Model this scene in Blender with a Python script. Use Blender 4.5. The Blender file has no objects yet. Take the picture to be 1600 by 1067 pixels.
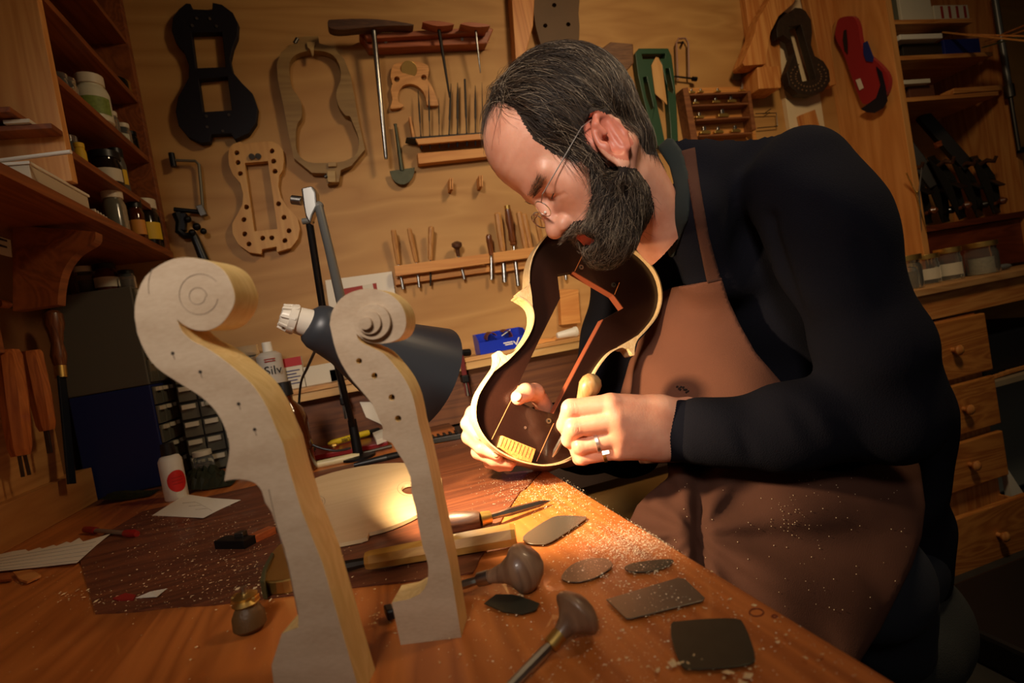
import bpy, math, random
import numpy as np
from mathutils import Vector, Matrix
from mathutils.geometry import tessellate_polygon

random.seed(7)
scene = bpy.context.scene
col = scene.collection

# ------------------------------------------------------------------ camera
FPX, CX, CY = 843.0, 800.0, 533.5
RIGHT = Vector((0.9491873, -0.26315591, -0.17260487))
UP = Vector((0.1738102, -0.01887858, 0.9845982))
FWD = Vector((0.26236137, 0.96456859, -0.02781988))
CAM = Vector((0, 0, 1.0))
cd = bpy.data.cameras.new('camera')
cd.sensor_width = 36.0
cd.lens = 36.0 * FPX / 1600.0
cd.clip_start = 0.02
cd.dof.use_dof = True
cd.dof.focus_distance = 0.82
cd.dof.aperture_fstop = 5.6
cam = bpy.data.objects.new('camera', cd)
col.objects.link(cam)
R3 = Matrix((RIGHT, UP, -FWD)).transposed()
cam.matrix_world = Matrix.Translation(CAM) @ R3.to_4x4()
scene.camera = cam

# ------------------------------------------------------------------ world, lights, exposure
scene.view_settings.view_transform = 'Standard'
scene.view_settings.look = 'None'
scene.view_settings.gamma = 1.0
scene.view_settings.use_curve_mapping = False
scene.view_settings.exposure = 0.0
world = bpy.data.worlds.new('world')
scene.world = world
world.use_nodes = True
world.node_tree.nodes['Background'].inputs[0].default_value = (1.0, 0.8, 0.6, 1)
world.node_tree.nodes['Background'].inputs[1].default_value = 0.05


def area_light(name, loc, target, size, power, color, shape='DISK', spread=math.pi):
    ld = bpy.data.lights.new(name, 'AREA')
    ld.shape = shape
    ld.size = size
    ld.energy = power
    ld.color = color
    ld.spread = spread
    o = bpy.data.objects.new(name, ld)
    col.objects.link(o)
    o.location = loc
    o.rotation_euler = (Vector(target) - Vector(loc)).to_track_quat('-Z', 'Y').to_euler()
    return o


# the room's warm ceiling lamp, high over the bench and well above the frame
area_light('ceiling_lamp_light', (1.05, 0.45, 2.25), (0.85, 1.6, 1.1), 0.30, 7.4, (1.0, 0.72, 0.42), spread=2.4)
# window daylight from the left, behind the camera
area_light('window_light', (-0.48, -0.75, 2.0), (0.12, 0.78, 1.28), 0.36, 3.0, (1.0, 0.86, 0.74), spread=.85)
LAMP_POWER = 17.0
LAMP_COLOR = (1.0, 0.72, 0.42)

# ------------------------------------------------------------------ projection helpers (points of the real place)
def ray(px, py):
    return RIGHT * ((px - CX) / FPX) - UP * ((py - CY) / FPX) + FWD


def at(px, py, X=None, Y=None, Z=None):
    r = ray(px, py)
    if X is not None:
        t = (X - CAM.x) / r.x
    elif Y is not None:
        t = (Y - CAM.y) / r.y
    else:
        t = (Z - CAM.z) / r.z
    return CAM + r * t


def C(px, py, d):
    return CAM + ray(px, py) * d


def onplane(px, py, p0, n):
    r = ray(px, py)
    return CAM + r * ((p0 - CAM).dot(n) / r.dot(n))


YW = 1.75       # back wall
XL = -0.74      # left wall
BZ = 0.75       # bench top


def W(px, py, off=0.0):
    return at(px, py, Y=YW - off)


def zm(ox, oy, s, pts):
    return [(ox + x / s, oy + y / s) for x, y in pts]


def z2(p): return zm(240, 0, 3.5575, p)
def z3(p): return zm(500, 0, 3.5575, p)
def z4(p): return zm(860, 0, 3.5575, p)
def z5(p): return zm(1200, 0, 3.5575, p)
def z8(p): return zm(560, 230, 2.882, p)


def spline(pts, n=5, closed=True):
    out = []
    N = len(pts)
    P = [tuple(p) for p in pts]
    rng = range(N) if closed else range(N - 1)
    for i in rng:
        if closed:
            a, b, c, d = P[i - 1], P[i], P[(i + 1) % N], P[(i + 2) % N]
        else:
            a, b, c, d = P[max(i - 1, 0)], P[i], P[i + 1], P[min(i + 2, N - 1)]
        for k in range(n):
            t = k / n
            out.append(tuple(0.5 * (2 * b[j] + (c[j] - a[j]) * t + (2 * a[j] - 5 * b[j] + 4 * c[j] - d[j]) * t * t
                                    + (3 * b[j] - a[j] - 3 * c[j] + d[j]) * t ** 3) for j in range(len(b))))
    if not closed:
        out.append(P[-1])
    return out


# ------------------------------------------------------------------ mesh builder
class MB:
    def __init__(s):
        s.v, s.f, s.m = [], [], []
        s.mi = 0

    def add(s, vs, fs):
        b = len(s.v)
        s.v += [Vector(v) for v in vs]
        for f in fs:
            s.f.append([b + i for i in f])
            s.m.append(s.mi)
        return s

    def hexa(s, p):  # p: 8 points, bottom loop then top loop
        return s.add(p, [(3, 2, 1, 0), (4, 5, 6, 7), (0, 1, 5, 4), (1, 2, 6, 5), (2, 3, 7, 6), (3, 0, 4, 7)])

    def box(s, a, b):
        (x0, y0, z0), (x1, y1, z1) = a, b
        return s.hexa([(x0, y0, z0), (x1, y0, z0), (x1, y1, z0), (x0, y1, z0),
                       (x0, y0, z1), (x1, y0, z1), (x1, y1, z1), (x0, y1, z1)])

    def obox(s, c, ax, ay, az, hx, hy, hz):  # oriented box
        c = Vector(c)
        ax, ay, az = Vector(ax).normalized() * hx, Vector(ay).normalized() * hy, Vector(az).normalized() * hz
        return s.hexa([c - ax - ay - az, c + ax - ay - az, c + ax + ay - az, c - ax + ay - az,
                       c - ax - ay + az, c + ax - ay + az, c + ax + ay + az, c - ax + ay + az])

    def beam(s, a, b, w, h, up=(0, 0, 1)):
        a, b = Vector(a), Vector(b)
        d = b - a
        u = Vector(up)
        sd = d.cross(u).normalized()
        uu = sd.cross(d).normalized()
        return s.obox((a + b) / 2, d, sd, uu, d.length / 2, w / 2, h / 2)

    def lathe(s, a, b, prof, n=20, sx=1.0, up=None, cap=True):
        """prof: list of (t along a->b 0..1, radius m)"""
        a, b = Vector(a), Vector(b)
        d = (b - a)
        dn = d.normalized()
        u = Vector(up) if up else (Vector((0, 0, 1)) if abs(dn.z) < .9 else Vector((1, 0, 0)))
        e1 = dn.cross(u).normalized()
        e2 = e1.cross(dn).normalized()
        vs, fs = [], []
        for t, r in prof:
            c = a + d * t
            for k in range(n):
                w = 2 * math.pi * k / n
                vs.append(c + e1 * (r * math.cos(w) * sx) + e2 * (r * math.sin(w)))
        L = len(prof)
        for i in range(L - 1):
            for k in range(n):
                k2 = (k + 1) % n
                fs.append((i * n + k, i * n + k2, (i + 1) * n + k2, (i + 1) * n + k))
        if cap:
            fs.append(tuple(reversed(range(n))))
            fs.append(tuple(range((L - 1) * n, L * n)))
        return s.add(vs, fs)

    def cyl(s, a, b, r, r2=None, n=16):
        return s.lathe(a, b, [(0, r), (1, r if r2 is None else r2)], n)

    def tube(s, pts, r, n=8):
        pts = [Vector(p) for p in pts]
        rs = r if isinstance(r, (list, tuple)) else [r] * len(pts)
        vs, fs = [], []
        e1 = None
        for i, p in enumerate(pts):
            t = (pts[min(i + 1, len(pts) - 1)] - pts[max(i - 1, 0)]).normalized()
            if e1 is None:
                u = Vector((0, 0, 1)) if abs(t.z) < .9 else Vector((1, 0, 0))
                e1 = t.cross(u).normalized()
            else:
                e1 = (e1 - t * e1.dot(t)).normalized()
            e2 = t.cross(e1)
            for k in range(n):
                w = 2 * math.pi * k / n
                vs.append(p + (e1 * math.cos(w) + e2 * math.sin(w)) * rs[i])
        for i in range(len(pts) - 1):
            for k in range(n):
                k2 = (k + 1) % n
                fs.append((i * n + k, i * n + k2, (i + 1) * n + k2, (i + 1) * n + k))
        fs.append(tuple(reversed(range(n))))
        fs.append(tuple(range((len(pts) - 1) * n, len(pts) * n)))
        return s.add(vs, fs)

    def prism(s, loops, vec):
        """loops: list of 3D loops (outer, holes) -> front cap at loops, back cap at loops+vec"""
        loops = [[Vector(p) for p in L] for L in loops]
        vec = Vector(vec)
        tris = tessellate_polygon(loops)
        flat = [p for L in loops for p in L]
        N = len(flat)
        n = Vector((0, 0, 0))
        L = loops[0]
        for i in range(len(L)):
            n += L[i].cross(L[(i + 1) % len(L)])
        fs = []
        for t in tris:
            tn = (flat[t[1]] - flat[t[0]]).cross(flat[t[2]] - flat[t[0]])
            if tn.dot(vec) > 0:
                t = (t[0], t[2], t[1])
            fs.append(tuple(t))
            fs.append((t[2] + N, t[1] + N, t[0] + N))
        b = 0
        for li, L in enumerate(loops):
            m = len(L)
            area = Vector((0, 0, 0))
            for i in range(m):
                area += (L[i] - L[0]).cross(L[(i + 1) % m] - L[0])
            flip = (area.dot(vec) > 0) != (li > 0)
            for i in range(m):
                j = (i + 1) % m
                q = (b + i, b + j, b + j + N, b + i + N)
                if not flip:
                    q = tuple(reversed(q))
                fs.append(q)
            b += m
        return s.add(flat + [p + vec for p in flat], fs)

    def ball(s, c, r, n=12, m=8, ax=None):
        c = Vector(c)
        if not isinstance(r, (list, tuple)):
            r = (r, r, r)
        ax = ax or (Vector((1, 0, 0)), Vector((0, 1, 0)), Vector((0, 0, 1)))
        vs, fs = [], []
        for i in range(m + 1):
            th = math.pi * i / m
            for k in range(n):
                ph = 2 * math.pi * k / n
                vs.append(c + ax[0] * (r[0] * math.sin(th) * math.cos(ph)) + ax[1] * (r[1] * math.sin(th) * math.sin(ph)) + ax[2] * (r[2] * math.cos(th)))
        for i in range(m):
            for k in range(n):
                k2 = (k + 1) % n
                fs.append((i * n + k, (i + 1) * n + k, (i + 1) * n + k2, i * n + k2))
        return s.add(vs, fs)


ORG = {}


def tag(o, label=None, cat=None, group=None, kind=None):
    if label: o['label'] = label
    if cat: o['category'] = cat
    if group: o['group'] = group
    if kind: o['kind'] = kind
    return o


def add(name, mb, mats, parent=None, label=None, cat=None, group=None, kind=None, smooth=False, bevel=0.0, angle=40, origin=None):
    if not isinstance(mats, (list, tuple)):
        mats = [mats]
    if isinstance(mb, MB):
        V, F, M = mb.v, mb.f, mb.m
        if parent is not None:
            org = ORG[parent.as_pointer()]
        elif origin is not None:
            org = Vector(origin)
        else:
            xs = [v.x for v in V]; ys = [v.y for v in V]; zs = [v.z for v in V]
            org = Vector(((min(xs) + max(xs)) / 2, (min(ys) + max(ys)) / 2, min(zs)))
        me = bpy.data.meshes.new(name)
        me.from_pydata([tuple(v - org) for v in V], [], F)
        if len(mats) > 1:
            me.polygons.foreach_set('material_index', M)
    else:
        V, F, M = mb          # numpy arrays, quads or tris
        org = ORG[parent.as_pointer()] if parent is not None else Vector(((V[:, 0].min() + V[:, 0].max()) / 2, (V[:, 1].min() + V[:, 1].max()) / 2, V[:, 2].min()))
        me = bpy.data.meshes.new(name)
        me.from_pydata((V - np.array(org)).tolist(), [], F.tolist())
        if M is not None:
            me.polygons.foreach_set('material_index', np.asarray(M, dtype=np.int32))
    for m in mats:
        me.materials.append(m)
    if smooth:
        me.polygons.foreach_set('use_smooth', [True] * len(me.polygons))
        if angle < 180 and isinstance(mb, MB):
            try:
                me.set_sharp_from_angle(angle=math.radians(angle))
            except Exception:
                pass
    me.update()
    o = bpy.data.objects.new(name, me)
    col.objects.link(o)
    if parent is not None:
        o.parent = parent
    else:
        o.location = org
    ORG[o.as_pointer()] = org
    if bevel:
        b = o.modifiers.new('bevel', 'BEVEL')
        b.width = bevel
        b.segments = 2
        b.limit_method = 'ANGLE'
        b.angle_limit = math.radians(35)
    tag(o, label, cat, group, kind)
    return o


def empty(name, loc, label, cat, group=None, kind=None):
    o = bpy.data.objects.new(name, None)
    col.objects.link(o)
    o.location = loc
    o.empty_display_size = 0.02
    ORG[o.as_pointer()] = Vector(loc)
    tag(o, label, cat, group, kind)
    return o


def copy_tree(src, delta, label=None, parent=None, rot=None, scale=None):
    c = src.copy()
    col.objects.link(c)
    if parent is None:
        c.location = src.location + Vector(delta)
        if rot is not None: c.rotation_euler = rot
        if scale is not None: c.scale = scale
        if label: c['label'] = label
    else:
        c.parent = parent
    for ch in list(src.children):
        copy_tree(ch, (0, 0, 0), parent=c)
    return c


# ------------------------------------------------------------------ materials
def lin(c):
    c = c / 255.0
    return c / 12.92 if c <= 0.04045 else ((c + 0.055) / 1.055) ** 2.4


def S(r, g, b):
    return (lin(r), lin(g), lin(b), 1.0)


MC = {}


def mat(name, color, rough=0.5, metal=0.0, bump=0.0, bscale=200.0, var=0.0, vscale=8.0, sss=0.0, coat=0.0, trans=0.0, ior=1.45, sheen=0.0, emit=None, estr=0.0, spec=0.5):
    if name in MC: return MC[name]
    m = bpy.data.materials.new(name)
    m.use_nodes = True
    nt = m.node_tree
    b = nt.nodes['Principled BSDF']
    b.inputs['Base Color'].default_value = color
    b.inputs['Roughness'].default_value = rough
    b.inputs['Metallic'].default_value = metal
    b.inputs['Subsurface Weight'].default_value = sss
    b.inputs['Subsurface Scale'].default_value = 0.004
    b.inputs['Coat Weight'].default_value = coat
    b.inputs['Transmission Weight'].default_value = trans
    b.inputs['IOR'].default_value = ior
    b.inputs['Sheen Weight'].default_value = sheen
    b.inputs['Specular IOR Level'].default_value = spec
    if emit:
        b.inputs['Emission Color'].default_value = emit
        b.inputs['Emission Strength'].default_value = estr
    tc = None
    if bump or var:
        tc = nt.nodes.new('ShaderNodeTexCoord')
    if var:
        n = nt.nodes.new('ShaderNodeTexNoise')
        n.inputs['Scale'].default_value = vscale
        n.inputs['Detail'].default_value = 6
        nt.links.new(tc.outputs['Object'], n.inputs['Vector'])
        mx = nt.nodes.new('ShaderNodeMix')
        mx.data_type = 'RGBA'
        mx.inputs[6].default_value = tuple(c * (1 - var) for c in color[:3]) + (1,)
        mx.inputs[7].default_value = tuple(min(1, c * (1 + var)) for c in color[:3]) + (1,)
        nt.links.new(n.outputs['Fac'], mx.inputs[0])
        nt.links.new(mx.outputs[2], b.inputs['Base Color'])
    if bump:
        n = nt.nodes.new('ShaderNodeTexNoise')
        n.inputs['Scale'].default_value = bscale
        n.inputs['Detail'].default_value = 4
        nt.links.new(tc.outputs['Object'], n.inputs['Vector'])
        bp = nt.nodes.new('ShaderNodeBump')
        bp.inputs['Strength'].default_value = bump
        bp.inputs['Distance'].default_value = 0.001
        nt.links.new(n.outputs['Fac'], bp.inputs['Height'])
        nt.links.new(bp.outputs['Normal'], b.inputs['Normal'])
    MC[name] = m
    return m


def wood(name, c1, c2, axis='Z', scale=18.0, stretch=14.0, rough=0.5, bump=0.25, coat=0.0, rings=True, dist=2.5, fine=0.0):
    """grain runs along axis; c1 pale, c2 dark figure"""
    if name in MC: return MC[name]
    m = bpy.data.materials.new(name)
    m.use_nodes = True
    nt = m.node_tree
    b = nt.nodes['Principled BSDF']
    b.inputs['Roughness'].default_value = rough
    b.inputs['Coat Weight'].default_value = coat
    tc = nt.nodes.new('ShaderNodeTexCoord')
    mp = nt.nodes.new('ShaderNodeMapping')
    sc = [1.0, 1.0, 1.0]
    sc['XYZ'.index(axis)] = 1.0 / stretch
    mp.inputs['Scale'].default_value = sc
    nt.links.new(tc.outputs['Object'], mp.inputs['Vector'])
    n1 = nt.nodes.new('ShaderNodeTexNoise')
    n1.inputs['Scale'].default_value = scale
    n1.inputs['Detail'].default_value = 3
    n1.inputs['Distortion'].default_value = dist * .4
    nt.links.new(mp.outputs['Vector'], n1.inputs['Vector'])
    # rings from the low-frequency noise
    ml = nt.nodes.new('ShaderNodeMath'); ml.operation = 'MULTIPLY'
    ml.inputs[1].default_value = 9.0 if rings else 1.0
    nt.links.new(n1.outputs['Fac'], ml.inputs[0])
    fr = nt.nodes.new('ShaderNodeMath'); fr.operation = 'PINGPONG'
    fr.inputs[1].default_value = 0.5 if rings else 1.0
    nt.links.new(ml.outputs[0], fr.inputs[0])
    n2 = nt.nodes.new('ShaderNodeTexNoise')
    n2.inputs['Scale'].default_value = scale * 12
    n2.inputs['Detail'].default_value = 5
    nt.links.new(mp.outputs['Vector'], n2.inputs['Vector'])
    ad = nt.nodes.new('ShaderNodeMath'); ad.operation = 'MULTIPLY_ADD'
    ad.inputs[1].default_value = 1.1 if rings else .9
    nt.links.new(fr.outputs[0], ad.inputs[0])
    m3 = nt.nodes.new('ShaderNodeMath'); m3.operation = 'MULTIPLY'
    m3.inputs[1].default_value = 0.45
    nt.links.new(n2.outputs['Fac'], m3.inputs[0])
    nt.links.new(m3.outputs[0], ad.inputs[2])
    cr = nt.nodes.new('ShaderNodeValToRGB')
    cr.color_ramp.elements[0].position = 0.15
    cr.color_ramp.elements[0].color = c1
    cr.color_ramp.elements[1].position = 0.85
    cr.color_ramp.elements[1].color = c2
    nt.links.new(ad.outputs[0], cr.inputs['Fac'])
    nt.links.new(cr.outputs['Color'], b.inputs['Base Color'])
    bp = nt.nodes.new('ShaderNodeBump')
    bp.inputs['Strength'].default_value = bump
    bp.inputs['Distance'].default_value = 0.0006
    nt.links.new(n2.outputs['Fac'], bp.inputs['Height'])
    nt.links.new(bp.outputs['Normal'], b.inputs['Normal'])
    MC[name] = m
    return m


PLY = wood('birch_ply', S(188, 142, 80), S(168, 120, 62), 'X', 2.2, 5.0, .6, .1)
PINE = wood('pine', S(214, 150, 82), S(180, 108, 48), 'Z', 9, 14, .5, .2)
PINEX = wood('pine_x', S(214, 150, 82), S(178, 108, 50), 'X', 9, 14, .5, .2)
PINEY = wood('pine_y', S(190, 120, 62), S(150, 82, 38), 'Y', 9, 14, .5, .2)
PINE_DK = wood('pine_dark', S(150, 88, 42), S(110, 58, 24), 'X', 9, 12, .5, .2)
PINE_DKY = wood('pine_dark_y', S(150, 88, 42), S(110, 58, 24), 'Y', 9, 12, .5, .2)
RAIL = wood('rail_pine', S(210, 148, 76), S(190, 122, 56), 'X', 12, 14, .55, .2)
RACKRED = wood('rack_cherry', S(168, 88, 44), S(130, 62, 28), 'X', 10, 14, .45, .2)
HANDLE = wood('handle_ash', S(200, 148, 84), S(165, 108, 54), 'Z', 30, 10, .5, .2)
HANDLE_OR = wood('handle_orange', S(190, 110, 50), S(150, 76, 30), 'Z', 20, 10, .35, .2, coat=.3)
WALNUT = wood('walnut', S(92, 58, 36), S(58, 34, 20), 'X', 25, 8, .45, .3)
BROWNH = wood('brown_handle', S(130, 74, 36), S(84, 42, 18), 'Z', 25, 8, .35, .3, coat=.3)
STEEL = mat('steel', S(170, 168, 162), .3, 1.0)
STEEL_DK = mat('dark_steel', S(92, 88, 82), .42, 1.0, bump=.1)
FILE = mat('file_steel', S(52, 48, 44), .5, .8, bump=.5, bscale=900)
BRASS = mat('brass', S(206, 170, 96), .42, 1.0)
BLACK = mat('black_plastic', S(18, 18, 19), .4)
BLACKM = mat('black_iron', S(24, 23, 24), .45, .6)
WHITE = mat('white_plastic', S(225, 220, 205), .4)
PAPER = mat('paper', S(222, 214, 196), .8)
GLASS = mat('jar_glass', (.85, .9, .85, 1), .05, trans=.92, ior=1.2)

# ================================================================== the room
g = MB(); g.box((-1.6, -1.2, -0.05), (3.8, YW + .1, 0.0))
add('floor', g, mat('dark_floor', S(48, 46, 42), .7, var=.5, vscale=14, bump=.4, bscale=60), kind='structure')
g = MB(); g.box((-1.6, YW, 0), (3.8, YW + .05, 2.75))
add('wall_back', g, PLY, kind='structure')
g = MB(); g.box((XL - .05, -1.2, 0), (XL, YW, 2.75))
add('wall_left', g, mat('left_wall', S(120, 78, 42), .7, var=.2), kind='structure')
g = MB(); g.box((3.8, -1.2, 0), (3.85, YW + .05, 2.75))
add('wall_right', g, mat('right_wall', S(110, 80, 50), .8), kind='structure')
g = MB(); g.box((-1.6, -1.2, 2.75), (3.85, YW + .05, 2.8))
add('ceiling', g, mat('ceiling_paint', S(150, 135, 115), .9), kind='structure')

# posts and brackets on the back wall, each a length of pine (joinery of the wall)
def wallprism(name, pts, off, thick, m, holes=(), sp=0, **k):
    """pts: outline of the thing on the plane YW-off (its front); it reaches back by thick"""
    pts = spline(pts, sp) if sp else pts
    L = [[W(x, y, off) for x, y in pts]]
    for h in holes:
        L.append([W(x, y, off) for x, y in h])
    mb = MB().prism(L, (0, thick, 0))
    return add(name, mb, m, **k)

def circ(x, y, r, n=12):
    return [(x + r * math.cos(2 * math.pi * i / n), y + r * math.sin(2 * math.pi * i / n)) for i in range(n)]

wallprism('trim_1', [(796, -60), (838, -60), (833, 40), (818, 96), (806, 92)], .05, .05, PINE, kind='structure', bevel=.002)
wallprism('trim_2', [(1157, -60), (1212, -60), (1222, 130), (1184, 140), (1172, 60)], .03, .03, PINE, kind='structure', bevel=.002)
wallprism('trim_3', z5([(110, -90), (60, -90), (-60, 120), (-70, 180), (-140, 350), (-130, 365), (-10, 355), (-5, 300), (15, 180), (60, 90), (140, 20), (200, -90)]), .10, .06, PINE, kind='structure', bevel=.002)
wallprism('trim_4', z4([(1150, 372), (1275, 365), (1285, 488), (1160, 495)]), .09, .09, PINE, kind='structure', bevel=.003)
wallprism('trim_5', z5([(105, -120), (195, -120), (235, 160), (330, 800), (390, 1100), (200, 1100), (120, 700), (90, 500), (55, 200)]), .02, .02, mat('pale_board', S(222, 200, 160), .6, var=.06), kind='structure', bevel=.001)
wallprism('trim_6', z5([(190, -120), (450, -120), (400, 60), (360, 150), (352, 260), (380, 470), (345, 478), (285, 300), (240, 80)]), .055, .03, PINE, kind='structure', bevel=.002)
wallprism('trim_7', z5([(178, 640), (262, 608), (310, 780), (360, 1000), (260, 1000), (215, 800)]), .04, .018, PINE, kind='structure', bevel=.001)

# ------------------------------------------------------------------ right-hand shelf unit (joined to the wall)
XR = 1.99
YF = 1.49
unit = empty('shelf_unit', (XR + .2, YF, .9), 'tall pine shelf unit right of the man, wide side board carrying the red violin template', 'shelf unit')
# side board (wide, its front edge towards the room)
def xat(px, py, Y): return at(px, py, Y=Y)
g = MB(); g.box((XR, YF, .90), (XR + .028, YW, 2.35))
add('side_panel', g, wood('pine_board', S(222, 160, 92), S(200, 134, 68), 'Z', 7, 14, .5, .15), unit, bevel=.001)
XE = at(1590, 250, Y=YF).x
g = MB(); g.box((XE, YF, .90), (XE + .028, YW, 2.35))
add('side_panel', g, PINE, unit, bevel=.001)
shz = []
for (x, y) in ((1480, 28), (1480, 83), (1480, 147)):
    z = at(x, y, Y=YF).z
    shz.append(z)
    g = MB(); g.box((XR + .028, YF + .005, z - .016), (XE - (.04 if y > 30 else .12), YW, z))
    add('shelf', g, PINEX, unit, bevel=.001)
zt = at(1500, 345, Y=YF).z
g = MB(); g.box((XR + .028, YF, zt - .022), (XE, YW, zt))
add('shelf', g, wood('mahogany', S(120, 56, 28), S(84, 36, 18), 'X', 9, 12, .45, .2), unit, bevel=.001)
g = MB(); g.box((XR + .028, YF + .02, .905), (XE + .3, YF + .035, zt - .024))
add('lower_board', g, wood('red_board', S(128, 60, 30), S(92, 38, 18), 'X', 9, 12, .45, .2), unit, bevel=.001)

# ------------------------------------------------------------------ right bench and its drawer chest
RB_Y = 1.30
RBZ = at(1500, 440, Y=RB_Y).z
rb = empty('side_bench', (2.2, RB_Y, 0), 'pine side bench with a row of jars on it behind the seated man', 'workbench')
g = MB(); g.box((1.02, RB_Y, RBZ - .022), (3.4, YW - .002, RBZ))
add('benchtop', g, wood('bench_pale', S(196, 150, 96), S(170, 120, 70), 'X', 9, 14, .6, .3), rb, bevel=.002)
g = MB(); g.box((1.05, RB_Y + .02, RBZ - .105), (3.38, RB_Y + .042, RBZ - .023))
add('apron_board', g, PINEX, rb, bevel=.001)
for x in (1.08, 3.3):
    g = MB(); g.box((x, RB_Y + .05, 0), (x + .07, RB_Y + .12, RBZ - .023))
    add('leg', g, PINE, rb)

chest = empty('drawer_chest', (1.8, RB_Y, 0), 'pine chest of drawers with turned knobs under the side bench', 'drawers')
DY = RB_Y + .015
cz = [(1441, 1535, 508, 492), (1440, 1560, 605, 585), (1455, 1562, 690, 672), (1470, 1585, 790, 766)]
x0, x1 = at(1392, 520, Y=DY).x, at(1544, 520, Y=DY).x
tops = [.775, .585, .395, .185]
tops = [at(1541, 488, Y=DY).z, at(1557, 585, Y=DY).z, at(1568, 672, Y=DY).z, at(1584, 764, Y=DY).z]
bots = [at(1549, 578, Y=DY).z, at(1562, 662, Y=DY).z, at(1573, 743, Y=DY).z, at(1590, 850, Y=DY).z]
g = MB(); g.box((x0 - .02, DY + .03, .03), (x1 - .01, YW - .02, RBZ - .13)); g.box((x0-.02, DY+.012, .02), (x1-.01, DY + .04, .05))
add('body', g, PINE, chest, bevel=.001)
g = MB(); g.box((x0 - .02, DY + .012, tops[0] + .006), (x1 - .03, DY + .03, RBZ - .13))
add('top_rail', g, PINEX, chest, bevel=.001)
for i, (zt_, zb_) in enumerate(zip(tops, bots)):
    out = .0 if i < 3 else .05
    zc = (zt_ + zb_) / 2
    g = MB(); g.box((x0, DY - out, zb_), (x1, DY - out + .02, zt_))
    d = add('drawer', g, wood('pine_drawer', S(206, 138, 68), S(160, 92, 38), 'X', 8, 9, .45, .25, dist=5), chest, bevel=.004)
    if out:
        g = MB(); g.box((x0 + .01, DY - out + .021, zb_ + .01), (x0 + .02, DY + .2, zt_ - .02)); g.box((x1 - .02, DY - out + .021, zb_ + .01), (x1 - .01, DY + .2, zt_ - .02))
        add('drawer_side', g, PINE, d)
    kx = (at((1488, 1505, 1516, 1532)[i], (548, 640, 735, 830)[i], Y=DY)).x
    g = MB(); g.lathe((kx, DY - out, zc), (kx, DY - out - .032, zc), [(0, .008), (.35, .007), (.5, .014), (.75, .017), (.92, .012), (1, .003)], 16)
    add('knob', g, PINE, d, smooth=True)

# lower shelf with the grey bin area right of the chest
fz = at(1575, 590, Y=RB_Y + .04).z
g = MB(); g.box((x1 + .02, RB_Y + .03, fz - .018), (3.28, RB_Y + .40, fz))
lowshelf = add('lower_shelf', g, mat('painted_board', S(150, 135, 110), .6, var=.2), label='pale board shelf under the side bench right of the drawers', cat='shelf')
g = MB(); g.box((x1 + .03, RB_Y + .25, .02), (3.3, RB_Y + .3, fz - .02))
add('storage_bin', g, mat('grey_bin', S(124, 130, 128), .5), label='grey panel standing under the low shelf right of the drawers', cat='panel', bevel=.01)
p = at(1585, 545, Y=RB_Y + .2)
g = MB(); g.box((x1 + .05, RB_Y + .08, fz), (x1 + .55, RB_Y + .4, fz + .15))
add('dark_crate', g, mat('crate_black', S(26, 28, 34), .5), label='dark crate on the low shelf under the side bench', cat='crate', bevel=.01)
for i in range(4):
    g = MB(); g.beam((x1 + .04 + .03*i, RB_Y + .06, fz + .008+.002*i), (x1 + .3 + .05 * i, RB_Y + .07, fz + .012), .012, .01)
    add('wood_strip', g, PINEX, label=['front', 'second', 'third', 'rearmost'][i] + ' thin wood strip on the low shelf before the dark crate', cat='strip', group='wood strips on the low shelf')

# black case, white wedge and paint tin on the floor at the right edge
g = MB(); c0 = at(1530, 900, Z=.10)
g.box((c0.x - .22, .86, .0), (c0.x + .5, 1.14, .085))
cs = add('equipment_case', g, mat('case_black', S(22, 22, 23), .45, bump=.2), bevel=.012, label='flat black equipment case lying on the floor before the chest', cat='case')
g = MB(); g.tube([(c0.x + .04, .855, .045), (c0.x + .04, .835, .06), (c0.x + .16, .835, .06), (c0.x + .16, .855, .045)], .006)
add('case_handle', g, STEEL_DK, cs, smooth=True)
g = MB(); g.box((c0.x - .02, .848, .055), (c0.x + .0, .862, .08)); g.box((c0.x + .2, .848, .055), (c0.x + .22, .862, .08))
add('latch', g, STEEL, cs)
q = at(1590, 1000, Z=.02)
g = MB(); g.prism([[q + Vector(v) for v in ((-.03, -.06, .0), (.14, -.1, 0), (.16, .06, 0), (.02, .05, 0))]], (0, 0, .03))
add('paint_palette', g, mat('palette', S(190, 170, 140), .6, var=.5, vscale=40), bevel=.004, label='rust spotted pale slab on the floor at the lower right', cat='slab')
q = at(1580, 760, Y=1.33)
g = MB(); g.prism([[Vector((x1 + .02, 1.33, .02)), Vector((x1 + .14, 1.33, .02)), Vector((x1 + .015, 1.33, .24))]], (0, .02, 0))
add('white_wedge', g, WHITE, label='white triangular offcut leaning beside the lowest drawer', cat='offcut')

# ------------------------------------------------------------------ back ledge (low bench along the back wall)
LY = 1.56
LZ = at(800, 546, Y=LY).z
lb = empty('back_ledge', (.3, LY, 0), 'pine ledge along the back wall behind the held violin form', 'ledge')
g = MB(); g.box((-.33, LY, LZ - .012), (1.0, YW - .001, LZ))
add('ledge_top', g, wood('ledge_pine', S(206, 158, 96), S(180, 124, 66), 'X', 9, 14, .5, .3), lb, bevel=.001)
g = MB(); g.box((-.33, LY + .005, LZ - .035), (1.0, LY + .025, LZ - .0125))
add('ledge_edge', g, wood('ledge_edge', S(214, 176, 116), S(190, 144, 84), 'X', 9, 14, .5, .3), lb, bevel=.001)
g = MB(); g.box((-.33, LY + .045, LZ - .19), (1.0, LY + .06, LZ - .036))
add('ledge_apron', g, wood('apron_shaded', S(118, 70, 36), S(86, 46, 22), 'X', 9, 12, .6, .2), lb)  # wood darkened so its colour holds the shadows under the ledge
g = MB(); g.box((-.33, LY + .062, .45), (1.0, YW - .001, LZ - .2))
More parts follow.
